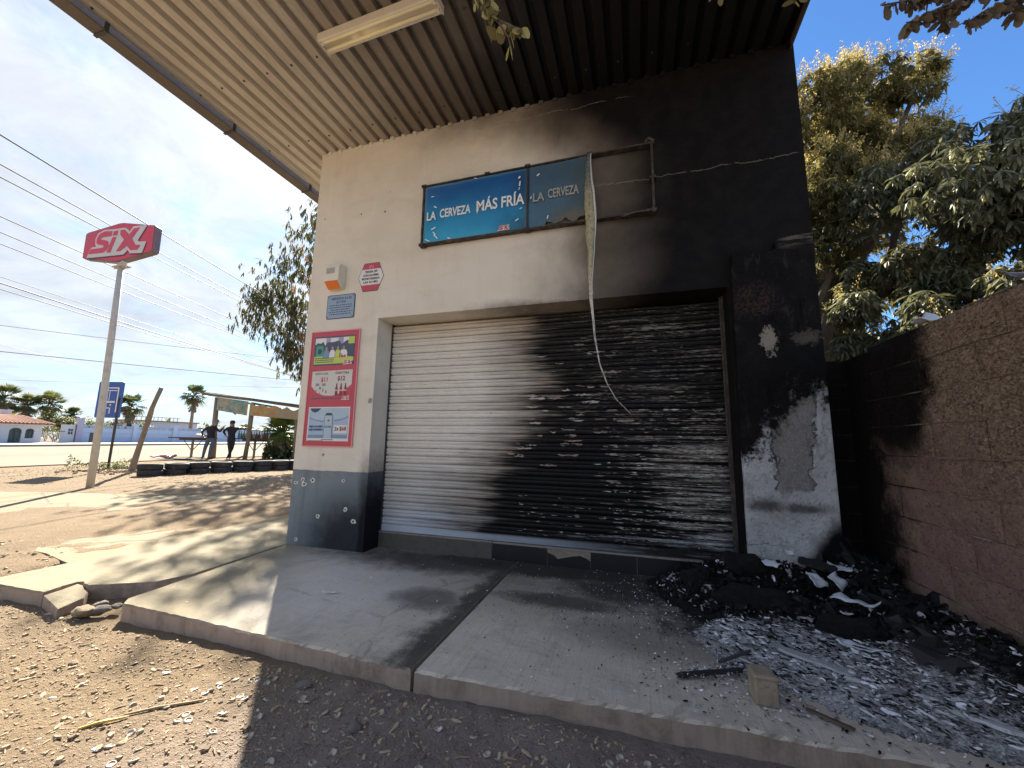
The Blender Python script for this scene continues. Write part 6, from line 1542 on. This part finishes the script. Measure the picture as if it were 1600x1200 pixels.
# big mango behind the block wall
mango('mango_tree', 'tall mango in yellow bloom rising directly behind the burnt shop wall', (6.55, 4.6, -.1),
      [((6.9, 4.6, 7.3), 1.0), ((7.8, 4.6, 7.7), .95), ((8.6, 4.9, 7.3), .80), ((7.2, 4.6, 6.1), 1.10), ((8.2, 4.9, 6.2), 1.0), ((6.9, 5.0, 4.9), 1.0), ((6.5, 4.8, 7.6), .7), ((8.9, 4.8, 7.9), .55), ((7.6, 5.4, 4.0), .9), ((8.4, 5.2, 4.9), .9), ((7.1, 5.0, 3.3), .8), ((6.6, 5.2, 2.6), .8), ((7.4, 5.4, 2.7), .8), ((8.7, 4.9, 6.4), .8), ((7.6, 4.8, 6.9), .8)], 5, 8000, .15, .7, 0, .6,
      lambda p: p.z > 5.4 + .6 * N3(p.x, p.y), 'mango_leaf_yellow')
mango('mango_tree', 'dark green mango hanging low over the block wall, nearest the camera', (8.4, 3.6, -.1),
      [((7.9, 3.2, 4.3), 1.05), ((8.9, 3.0, 4.6), 1.15), ((9.7, 2.6, 4.9), 1.2), ((8.6, 2.3, 3.4), .95), ((7.4, 3.1, 3.3), .75), ((9.4, 1.9, 3.6), 1.0), ((7.7, 2.6, 2.6), .55), ((10.4, 2.6, 5.1), 1.0), ((9.9, 3.4, 5.7), .8), ((10.9, 3.6, 5.7), .8), ((8.6, 4.2, 2.8), .8), ((9.4, 3.4, 2.6), .8), ((7.3, 3.6, 2.4), .7), ((8.2, 2.6, 2.4), .7), ((9.0, 4.4, 5.2), 1.0), ((8.0, 4.2, 3.4), .9)], 8, 8200, .175, .06, 260, .65)

# tree behind the shop on the street side: thin drooping leaves
def droop_tree():
    rr = random.Random(77); base = (-7.6, 11.2, gz(-7.6, 11.2)); B = Vector(base)
    t = thing('street_tree', 'slender tree with drooping narrow leaves reaching out past the left edge of the shop', 'tree', base)
    m = MB(); m2 = MB(); md = MB()
    fork = B + Vector((.1, -.2, 4.2)); limb(m, B + Vector((0, 0, -.2)), fork, .22, .15, rr, 5, .03)
    subs = []
    ends = [(-5.5, 5.2, 7.3), (-5.6, 5.3, 6.6), (-6.1, 5.1, 6.3), (-6.7, 5.1, 5.75), (-7.0, 5.0, 5.3), (-6.9, 5.1, 4.75), (-6.4, 5.3, 5.2), (-5.9, 5.4, 4.6), (-5.5, 5.4, 5.4), (-5.2, 5.5, 6.0), (-5.3, 5.5, 3.9), (-6.3, 5.3, 4.3), (-5.0, 5.8, 4.6), (-4.6, 6.0, 6.4), (-4.2, 6.2, 7.0), (-3.8, 6.4, 5.6), (-4.0, 5.4, 7.4), (-4.6, 4.6, 6.8), (-3.2, 5.6, 6.6), (-5.6, 5.4, 3.3), (-5.2, 5.7, 3.1), (-5.0, 5.0, 7.7), (-6.15, 5.25, 3.7)]
    for i, e in enumerate(ends):
        e = CAMP + (Vector(e) + Vector((.22, .1, 0)) - CAMP) * 1.45; e = e + Vector((rr.gauss(0, .08), rr.gauss(0, .3), rr.gauss(0, .08))); pts = limb(m, fork, e, .06, .006, rr, 8, .06)
        r = rr.uniform(.50, .78); nn = 120
        for _ in range(nn):
            p = e + Vector((rr.gauss(0, r * .62), rr.gauss(0, r * .7), rr.gauss(0, r * .55))); 
            tw = p + Vector((rr.gauss(0, .07), rr.gauss(0, .07), -.20))
            tgt = m2
            if i in (1, 8, 9, 10) and p.x > -10 and rr.random() < .45: tgt = md
            for k in range(7):
                q = p.lerp(tw, k / 7); Mx = Matrix.Translation(q - B) @ Matrix.Rotation(rr.uniform(0, 6.28), 4, 'Z') @ Matrix.Rotation(rr.gauss(-1.0, .35), 4, 'X'); tgt.add(leaf_verts(Mx, rr.uniform(.17, .28), .042, .25), LFS, 0, rr.random())
            if rr.random() < .25: m.tube([p, tw], [.003, .002], 3)
    for v in range(len(m.v)): m.v[v] = tuple(Vector(m.v[v]) - B)
    m.build('trunk', MATS['bark'], t, smooth=True); tag(m2.build('crown', MATS['street_leaf'], t), kind='stuff'); tag(md.build('dry_leaves', MATS['dry_leaf'], t), kind='stuff')
droop_tree()

# leaves hanging into the top of the view
def hang(label, start, pts, nleaf, l, w, mat, seed, up=True):
    rr = random.Random(seed); t = thing('hanging_branch', label, 'branch', start); B = Vector(start); m = MB()
    one = MB(); one.add([Vector(p) for p in ((0, 0, 0), (-w*.32, l*.25, 0), (-w*.55, l*.62, -.01*l), (-w*.3, l*.92, -.03*l), (0, l, -.05*l), (w*.3, l*.92, -.03*l), (w*.55, l*.62, -.01*l), (w*.32, l*.25, 0), (0, l*.5, -.12*w))], [(0, 1, 8), (1, 2, 8), (2, 3, 8), (3, 4, 8), (4, 5, 8), (5, 6, 8), (6, 7, 8), (7, 0, 8)], 0, .5)
    mss = []
    for tn in (.15, .5, .85):
        one.tint = [tn] * len(one.v); mss.append(one.mesh('leaf', MATS[mat], True))
    for a in pts:
        q = [Vector(p) - B for p in a]; m.tube(q, [.006 * (1 - .8 * i / len(q)) + .001 for i in range(len(q))], 5)
        for k in range(nleaf):
            tt = rr.uniform(.1, 1.0) * (len(q) - 1); i = min(int(tt), len(q) - 2); p = q[i].lerp(q[i+1], tt - i)
            o = link('leaf', rr.choice(mss), t); o.location = p + Vector((rr.gauss(0, .006), rr.gauss(0, .006), rr.gauss(0, .006))); o.rotation_euler = (rr.gauss(-1.1, .45), rr.gauss(0, .5), rr.uniform(0, 6.28)); s = rr.uniform(.6, 1.15); o.scale = (s, s, s)
    m.build('twig', MATS['bark'], t, smooth=True); return t

hang('olive leafed twig hanging in front of the canopy ribs, right of the light fitting', (3.26, -2.55, 3.15), [[(3.26, -2.56, 3.20), (3.255, -2.50, 2.95), (3.247, -2.478, 2.84), (3.269, -2.46, 2.77), (3.314, -2.437, 2.70), (3.324, -2.423, 2.635)], [(3.26, -2.54, 3.1), (3.225, -2.485, 2.84), (3.232, -2.47, 2.745)], [(3.269, -2.46, 2.77), (3.335, -2.44, 2.735), (3.375, -2.43, 2.72)], [(3.25, -2.52, 3.0), (3.20, -2.49, 2.87), (3.185, -2.49, 2.84)]], 16, .058, .032, 'hang_leaf', 3)
hang('single leafy twig tip at the top edge by the canopy end', (4.38, -2.2, 3.1), [[(4.40, -2.25, 3.2), (4.378, -2.14, 2.93), (4.382, -2.12, 2.86)]], 9, .048, .024, 'hang_leaf', 5)
hang('two pale leaves at the top edge before the blackest canopy part', (4.09, -2.3, 3.1), [[(4.09, -2.35, 3.1), (4.095, -2.225, 2.90), (4.10, -2.217, 2.875)]], 4, .040, .020, 'hang_leaf', 6)
hang('branch with leaves painted backlit brown, crossing the upper right corner against the blue sky', (5.5, -1.8, 3.2), [[(5.6, -1.78, 3.12), (5.2, -1.89, 3.0), (4.99, -1.945, 2.93), (4.85, -1.985, 2.88), (4.70, -2.03, 2.845)], [(5.5, -1.8, 3.1), (5.15, -1.90, 2.93), (4.99, -1.95, 2.87), (4.86, -1.98, 2.81), (4.78, -1.99, 2.77)],
     [(5.5, -1.8, 3.05), (5.22, -1.87, 2.90), (5.08, -1.91, 2.83), (5.0, -1.93, 2.775)], [(5.1, -1.92, 2.95), (4.94, -1.945, 2.85), (4.93, -1.945, 2.785)], [(5.5, -1.82, 3.1), (5.25, -1.87, 2.93), (5.16, -1.88, 2.86)], [(5.4, -1.85, 3.05), (5.1, -1.91, 2.97), (4.9, -1.96, 2.92), (4.8, -1.99, 2.86)], [(5.5, -1.8, 3.0), (5.3, -1.85, 2.90), (5.18, -1.87, 2.82)]], 70, .050, .024, 'hang_leaf_backlit', 9)

# ================================================================ FAR SIDE OF THE STREET
def fan_palm(name, label, x, y, zc, r, zb, seed, mat='palm_leaf', group='fan palms across the street', skirt=True, n=46):
    rr = random.Random(seed); t = thing(name, label, 'palm tree', (x, y, zb), 0, group); h = zc - zb
    m = MB(); m.tube([(0, 0, -.3), (.05, 0, h * .5), (0, 0, h - r * .2)], [.20, .15, .14], 8); m.build('trunk', MATS['palm_bark'], t, smooth=True)
    m = MB()
    for k in range(n):
        az_ = rr.uniform(0, 2*pi); el = rr.uniform(-.75, 1.35); L = r * rr.uniform(.45, .62); d = Vector((cos(az_)*cos(el), sin(az_)*cos(el), sin(el))); base = Vector((0, 0, h)); hub = base + d * L
        m.tube([base, hub], [.03, .015], 4, tint=.3)
        u = d.cross(Vector((0, 0, 1))).normalized(); v = u.cross(d).normalized(); tn = .35 + .45 * max(0, sin(el)) + rr.gauss(0, .1)
        for j in range(13):
            a = radians(-105 + 210 * j / 12); e = d * cos(a) + u * sin(a); l = r * rr.uniform(.40, .55) * (1 - .25 * abs(a) / 2); tip = hub + e * l + Vector((0, 0, -.18 * l - (.25 * l if el < 0 else 0))); w = v.cross(e).normalized() * .035 * r
            mid = hub + e * l * .5 + v * .02; m.add([hub, mid + w, tip, mid - w], [(0, 1, 2, 3)], 0, tn)
    o = m.build('crown', MATS[mat], t); tag(o, kind='stuff')
    if skirt:
        m = MB()
        for k in range(90):
            az_ = rr.uniform(0, 2*pi); z = h - r * rr.uniform(.05, .95); w = .16 + .30 * r * (1 - (h - z) / (r * 1.1)); p = Vector((.1*cos(az_), .1*sin(az_), z)); q = p + Vector((w*cos(az_), w*sin(az_), -.28 * r)); s = Vector((-sin(az_), cos(az_), 0)) * .12
            m.add([p - s * .3, p + s * .3, q + s, q - s], [(0, 1, 2, 3)], 0, rr.random())
        tag(m.build('dry_skirt', MATS['thatch'], t), kind='stuff')
    return t
FXW = -35.9
fan_palm('fan_palm', 'leftmost fan palm at the left edge of the photo above the tiled roof', -44, 14.5, 4.05, 1.3, .7, 1)
fan_palm('fan_palm', 'fan palm directly above the right half of the tiled roof', -44, 15.85, 3.6, 1.2, .7, 2)
fan_palm('fan_palm', 'fan palm standing above the bushes right of the tiled roof', -44, 17.15, 3.85, 1.3, .7, 3)
fan_palm('fan_palm', 'small low fan palm sticking out of the bushes beside the lilac pillar', -44, 18.75, 3.0, .85, .7, 4, skirt=False)
fan_palm('fan_palm', 'fan palm with a thick dry skirt between the blue bus sign and the leaning post', -44, 22.9, 4.25, 1.5, .7, 5)
fan_palm('fan_palm', 'tall slender fan palm rising behind the wall, left of the shelter', -44, 28.7, 5.9, 1.6, .8, 6)
def bush(name, label, c, r3, n, l, mat, seed, group=None, cat='bush', tr=True):
    rr = random.Random(seed); t = thing(name, label, cat, (c[0], c[1], c[2] - r3[2]), 0, group); m = MB()
    subs = [(Vector((rr.uniform(-.7, .7) * r3[0], rr.uniform(-.7, .7) * r3[1], r3[2] * (1 + rr.uniform(-.5, .6)))), rr.uniform(.3, .5), rr.uniform(.1, .7)) for _ in range(9)]
    for _ in range(n):
        s = rr.choice(subs); d = Vector((rr.gauss(0, 1), rr.gauss(0, 1), rr.gauss(0, 1))).normalized() * rr.uniform(.6, 1.05); p = s[0] + Vector((d.x*r3[0]*s[1], d.y*r3[1]*s[1], d.z*r3[2]*s[1]*1.3))
        Mx = Matrix.Translation(p) @ Matrix.Rotation(rr.uniform(0, 6.28), 4, 'Z') @ Matrix.Rotation(rr.gauss(.1, .7), 4, 'X'); m.add(leaf_verts(Mx, l * rr.uniform(.6, 1.2), l * .45, .3), LFS, 0, min(1, max(0, s[2] + d.z * .25 + rr.gauss(0, .12))))
    tag(m.build('foliage', MATS[mat], t), kind='stuff')
    if tr:
        m = MB(); 
        for k in range(4): limb(m, (0, 0, -.1), (rr.uniform(-.5, .5) * r3[0], rr.uniform(-.5, .5) * r3[1], r3[2] * 1.1), .07, .02, rr)
        m.build('stem', MATS['bark'], t)
    return t
bush('leafy_bush', 'yellowish green bush behind the gate, under the palms', (-42, 16.9, 1.9), (1.0, 1.8, 1.15), 2600, .16, 'shrub_leaf', 1)
bush('leafy_bush', 'olive bush next to the lilac pillar', (-42, 18.4, 2.0), (.9, 1.1, .95), 1500, .16, 'shrub_leaf', 2)
bush('leafy_bush', 'dark bush at the foot of the skirted palm behind the blue wall', (-43, 22.9, 2.0), (1.0, 2.0, .75), 1500, .18, 'palm_leaf', 3)
bush('leafy_bush', 'dark hedge showing through the railing gate', (-38.5, 14.2, 1.2), (.8, .9, .75), 1500, .12, 'shrub_leaf', 4)

# gatehouse with tiled roof
HX, HY0, HY1, HZ = -35.6, 7.6, 13.34, .62
gh = thing('gatehouse', 'small white house with a red tiled roof and arched openings at the far left', 'house', (HX - 2, 10.5, .5)); G0 = Vector((HX - 2, 10.5, .5))
def gl(o): o.matrix_parent_inverse = Matrix.Translation(-G0); return o
def arch_poly(y0, y1, z0, zs, n=8):
    c = (y0 + y1) / 2; r = (y1 - y0) / 2; return [(y0, z0), (y1, z0)] + [(c + r * cos(pi * k / n), zs + r * .75 * sin(pi * k / n)) for k in range(n + 1)]
YZ = Matrix(((0,0,1,HX),(1,0,0,0),(0,1,0,0),(0,0,0,1)))   # (y, z, d) -> (HX + d, y, z)
ops = [(10.95, 11.25, .95, 1.42, 'w'), (11.82, 12.40, .60, 1.42, 'd'), (12.56, 12.98, .95, 1.45, 'w')]
bm = bmesh.new()
# front wall built as strips round the arched openings
cuts = []
m = MB(); ys = [HY0]; 
for y0, y1, z0, zs, k in ops:
    m.box((HX - .2, ys[-1], .3), (HX, y0, 1.80)); r = (y1 - y0) / 2; c = (y0 + y1) / 2; n = 8
    arc = [(c + r * cos(pi * q_ / n), zs + r * .75 * sin(pi * q_ / n)) for q_ in range(n + 1)]
    for q_ in range(n): m.prism([arc[q_], (arc[q_][0], 1.80), (arc[q_+1][0], 1.80), arc[q_+1]][::-1], -.2, 0, M=YZ)
    if z0 > .7: m.box((HX - .2, y0 + .001, .3), (HX, y1 - .001, z0))
    ys.append(y1)
m.box((HX - .2, ys[-1], .3), (HX, HY1, 1.80)); m.box((HX - 4, HY1 - .2, .3), (HX - .201, HY1, 1.80)); m.box((HX - 4, HY0, .3), (HX - .201, HY0 + .2, 1.80)); m.box((HX - 4.2, HY0, .3), (HX - 4.001, HY1, 1.80))
gl(m.build('wall', MATS['house_white'], gh))
for y0, y1, z0, zs, k in ops:
    m = MB(); m.prism(arch_poly(y0 + .01, y1 - .01, z0 if z0 > .7 else .45, zs), -.16, -.13, M=YZ); f = gl(m.build('window' if k == 'w' else 'door', MATS['glass_dark' if k == 'w' else 'door_green'], gh))
    m = MB(); m.box((HX - .129, (y0+y1)/2 - .02, z0 if z0 > .7 else .45), (HX - .10, (y0+y1)/2 + .02, zs + .1)); m.box((HX - .129, y0 + .02, zs - .02), (HX - .10, y1 - .02, zs + .02)); o = m.build('frame', MATS['steel_dark'], f); o.matrix_parent_inverse = Matrix.Identity(4)
m = MB(); m.box((HX - 4.4, HY0 - .3, 1.80), (HX + .35, HY1 + .38, 1.88)); gl(m.build('eaves', MATS['house_white'], gh))
# hip roof in rows of tiles
E0 = [(HX + .42, HY1 + .45), (HX + .42, HY0 - .4), (HX - 4.5, HY0 - .4), (HX - 4.5, HY1 + .45)]; rz0, rz1 = 1.885, 2.42; ins = 1.9
Tp = [(HX - .85, HY1 - .75), (HX - .85, HY0 + .8), (HX - 3.2, HY0 + .8), (HX - 3.2, HY1 - .75)]
m = MB(); m.add([(a[0], a[1], rz0) for a in E0] + [(a[0], a[1], rz1) for a in Tp], [(0, 1, 5, 4)[::-1], (1, 2, 6, 5)[::-1], (2, 3, 7, 6)[::-1], (3, 0, 4, 7)[::-1], (4, 5, 6, 7)[::-1]])
gl(m.build('roof', MATS['roof_tile'], gh))
m = MB(); rr = random.Random(6)
for row in range(6):
    t0, t1 = row / 6, (row + 1.25) / 6
    def pt(e, t, i0=0, i1=1):
        a = Vector((*E0[i0], rz0)).lerp(Vector((*E0[i1], rz0)), e); b = Vector((*Tp[i0], rz1)).lerp(Vector((*Tp[i1], rz1)), e); return a.lerp(b, min(t, 1)) + Vector((0, 0, .02 + .03 * (1 - (t * 6 % 1))))
    for side, cnt_ in (((0, 1), 34), ((3, 0), 26)):
        for k in range(cnt_):
            e = (k + .5) / cnt_; a = pt(e, t0, *side); b = pt(e, t1, *side); m.tube([a, b], .065, 6, tint=rr.random())
o = gl(m.build('roof_tiles', MATS['roof_tile'], gh)); tag(o, kind='stuff')
m = MB(); m.box((HX - 1.6, 11.75, 2.38), (HX - 1.2, 12.25, 2.78)); m.box((HX - 1.65, 11.7, 2.78), (HX - 1.15, 12.3, 2.84)); gl(m.build('chimney', MATS['far_wall_white'], gh))
# railing gate
gt = thing('railing_gate', 'green iron railing gate between the tiled house and the white door panel', 'gate', (-35.9, 14.0, .55))
m = MB()
for k in range(14): m.box((-.015, -.62 + k * .085, 0), (.015, -.60 + k * .085, .95))
m.build('bars', MATS['white_paint'], gt)['kind'] = 'stuff'
m = MB()
for z in (.08, .9, 1.42): m = MB(); m.box((.016, -.66, z), (.04, .66, z + .05)); m.build('rail', MATS['iron_green'], gt)

m = MB(); m.box((-1.6, -.3, .0), (-1.0, .1, .42)); o = m.build('white_barrel', MATS['white_paint']); bevel(o, .12, 3); o.location = (-35.9, 14.0, .62); tag(o, 'pale rounded drum lying behind the railing gate', 'drum')
dp = thing('door_panel', 'white sheet gate panel with a small dark window, left of the lilac pillar', 'gate', (-35.9, 14.85, .55))
m = MB(); m.box((-.04, -.42, 0), (0, .36, 1.42)); m.build('sheet', MATS['far_wall_white'], dp); m = MB(); m.box((.001, -.02, .72), (.02, .22, 1.12)); f = m.build('window', MATS['glass_dark'], dp)
m = MB(); m.box((.021, .09, .72), (.03, .11, 1.12)); m.box((.021, -.02, .90), (.03, .22, .93)); m.build('bar', MATS['far_wall_white'], f)
m = MB(); m.box((-.02, .365, 0), (.06, .42, 1.45)); m.build('jamb', MATS['steel_dark'], dp)
# long pale blue wall with pillars and panels
lw = thing('boundary_wall', 'long pale blue panelled wall with pillars along the far side of the street', 'wall', (-35.9, 30, .5)); 
def ll(o): o.matrix_parent_inverse = Matrix.Translation((35.9, -30, -.5)); return o
py_ = [15.4, 18.9, 21.9, 24.9, 28.3, 31.8, 35.4, 39.0, 43.0, 47.0]
for i, y in enumerate(py_):
    zt = 2.42 if i == 0 else 2.14
    m = MB(); m.box((-36.02, y - .17, .3), (-35.74, y + .17, zt)); m.box((-36.05, y - .20, zt), (-35.71, y + .20, zt + .07)); o = ll(m.build('pillar', MATS['far_lilac' if i == 0 else 'far_wall_blue'], lw))
for i in range(len(py_) - 1):
    a, b = py_[i] + .171, py_[i+1] - .171; top = 2.0
    for k in range(4):
        z0 = .35 + k * .36; m = MB(); m.box((-35.95, a, z0), (-35.87, b, z0 + .345)); 
        if i == 0 and k < 3:
            m = MB(); m.box((-35.95, a, z0), (-35.87, 16.05, z0 + .345)); m.box((-35.95, 16.42, z0), (-35.87, b, z0 + .345))
        ll(m.build('panel', MATS['far_wall_blue'], lw))
    m = MB(); m.box((-35.94, a, .3), (-35.90, b if i else 16.05, 1.80))
    if i == 0: m.box((-35.94, 16.42, .3), (-35.90, b, 1.80))
    # pierced top course
    y = a
    while y < b:
        y2 = min(y + .30, b); m.box((-35.955, y, 1.80), (-35.865, y2, 1.94)); y = y2 + .16
    m.box((-35.97, a, 1.94), (-35.85, b, top)); ll(m.build('wall_core', MATS['far_panel'], lw))
m = MB(); m.box((-36.3, 16.05, .4), (-36.0, 16.42, 1.8)); ll(m.build('opening', MATS['glass_dark'], lw))
# long low building roofs far behind
fb = thing('far_building', 'flat grey roof and railing of a building far behind the blue wall', 'building', (-60, 36, .9))
m = MB(); m.box((-3, -4.0, 0), (0, 4.5, 2.4)); m.build('wall', MATS['far_wall_white'], fb); m = MB(); m.box((-3.2, -4.2, 2.4), (.2, 4.7, 2.55)); m.build('roof', MATS['steel_grey'], fb)
m = MB()
for k in range(12): m.box((-.1, -3.8 + k * .5, 2.56), (-.05, -3.75 + k * .5, 3.0))
m.box((-.12, -3.9, 3.0), (-.03, 2.0, 3.06)); tag(m.build('railing', MATS['steel_grey'], fb), kind='stuff')
for i, (y, l, h) in enumerate([(48, 7, 1.6), (60, 8, 1.9), (-5, 9, 2.2)]):
    b2 = thing('far_building', ['low pale building far behind the wall, near the shelter', 'low pale building far down the street behind the shelter', 'low pale building beyond the left edge of the photo'][i], 'building', (-58, y, .9)); m = MB(); m.box((-4, -l/2, 0), (0, l/2, h)); m.build('wall', MATS['far_wall_white'], b2); m = MB(); m.box((-4.2, -l/2 - .2, h), (.2, l/2 + .2, h + .15)); m.build('roof', MATS['steel_grey'], b2)
# distant tree line closing the horizon
m = MB(); rr = random.Random(70)
for _ in range(5200):
    y = rr.uniform(-60, 190); x = -95 - rr.uniform(0, 25); h = 3.2 + 1.6 * fbm(y * .05, 2.2, 0, 3); z = .9 + rr.uniform(0, 1) ** .7 * h
    l = rr.uniform(.6, 1.3); Mx = Matrix.Translation((x, y, z)) @ Matrix.Rotation(rr.uniform(0, 6.28), 4, 'Z') @ Matrix.Rotation(rr.gauss(0, .8), 4, 'X'); m.add(leaf_verts(Mx, l, l * .8, .3), LFS, 0, rr.random())
tag(m.build('distant_trees', MATS['shrub_leaf']), kind='stuff')

# palm and greenery right of the shelter
fan_palm('young_palm', 'short bushy fan palm at the right end of the shelter', -13.35, 12.35, 1.5, 1.15, .2, 11, 'bright_palm', None, True, 60)
fan_palm('young_palm', 'bright green palm crown showing above the shelter roof next to the shop', -12.6, 13.9, 3.1, 1.25, .2, 12, 'bright_palm', None, False, 46)
bush('leafy_bush', 'low spiky undergrowth round the foot of the short palm', (-13.0, 12.1, .55), (.9, .8, .4), 700, .30, 'palm_leaf', 9, tr=False)
bush('weed_patch', 'dry weeds round the feet of the blue sign and the leaning post', (-12.1, 4.9, .28), (.8, .8, .16), 900, .07, 'shrub_leaf', 10, cat='weeds', tr=False)
bush('weed_patch', 'tall thin weed left of the blue sign post', (-12.9, 4.35, .35), (.3, .3, .25), 160, .08, 'shrub_leaf', 12, cat='weeds', tr=False)
o = scrap('cloth_heap', 'pinkish cloth lying on the road edge left of the shelter', 'cloth', [(-.45, -.15), (.4, -.18), (.5, .15), (-.3, .2)], .05, 'print_pink', (-15.8, 8.6, gz(-15.8, 8.6) + .10), (0, 0, .3), .10)
m = MB(); rr = random.Random(91)
for _ in range(240):
    a = rr.uniform(0, 6.28); r = abs(rr.gauss(0, .45)); x = -11.4 + r * cos(a) * 1.4; y = 4.75 + r * sin(a); peb(m, x, y, gz(x, y) + .02, rr.uniform(.02, .07), rr.uniform(.02, .05), .03, a, rr.random())
tag(m.build('rubble_stones', MATS['chips']), kind='stuff')

# ================================================================ OVERHEAD CABLES
CAB = [((-8.02, 0.04, 7.0), (-10.24, 6.98, 7.0), 0.012), ((-11.57, 1.27, 8.0), (-14.8, 11.25, 8.0), 0.012), ((-12.34, 1.56, 8.0), (-15.66, 12.57, 8.0), 0.012), ((-15.29, 2.7, 8.0), (-20.44, 19.76, 8.0), 0.013), ((-16.8, 3.28, 8.0), (-22.39, 21.33, 8.0), 0.013), ((-18.05, 3.76, 8.0), (-23.18, 21.14, 8.0), 0.013), ((-24.59, 6.22, 8.5), (-30.92, 28.22, 8.5), 0.012), ((-25.79, 6.68, 8.5), (-33.64, 30.54, 8.5), 0.024), ((-27.03, 7.16, 8.5), (-34.01, 30.88, 8.5), 0.018), ((-40.02, 12.09, 9.0), (-29.28, 26.61, 9.0), 0.012), ((-53.83, 17.41, 9.0), (-40.69, 36.8, 9.0), 0.024), ((-52.32, 16.76, 9.5), (-78.85, 50.14, 9.5), 0.012), ((-105.98, 37.23, 11.0), (-58.86, 56.73, 11.0), 0.016)]
cl_ = ['highest overhead cable, passing just above the pole sign', 'second highest overhead cable, passing behind the top of the pole sign', 'third highest overhead cable, passing behind the middle of the pole sign', 'overhead cable passing just under the pole sign head', 'overhead cable crossing the pole below its mounting plate', 'sixth overhead cable from the top', 'thin overhead cable just above the thick pair', 'thick dark overhead cable, upper one of the close pair', 'lower cable of the close pair', 'thin nearly level cable below the close pair', 'thick nearly level overhead cable halfway down the pole', 'thin slanting cable crossing the thick level one', 'lowest cable, passing behind the top of the blue sign']
for i, (a, b, r) in enumerate(CAB):
    a = Vector(a); b = Vector(b); d = b - a; L = d.length; e = max(.35, 14 / L); p0 = a - d * e; p1 = b + d * e; m = MB(); pts = []
    for k in range(25):
        t = k / 24; p = p0.lerp(p1, t); pts.append(p + Vector((0, 0, -.004 * (p1 - p0).length * (4 * t * (1 - t) - .75))))
    c = (p0 + p1) / 2; m.tube([q - c for q in pts], r * 1.35, 5); o = m.build('overhead_cable', MATS['cable'], smooth=True); o.location = c; tag(o, cl_[i], 'cable', 'overhead cables along the street')
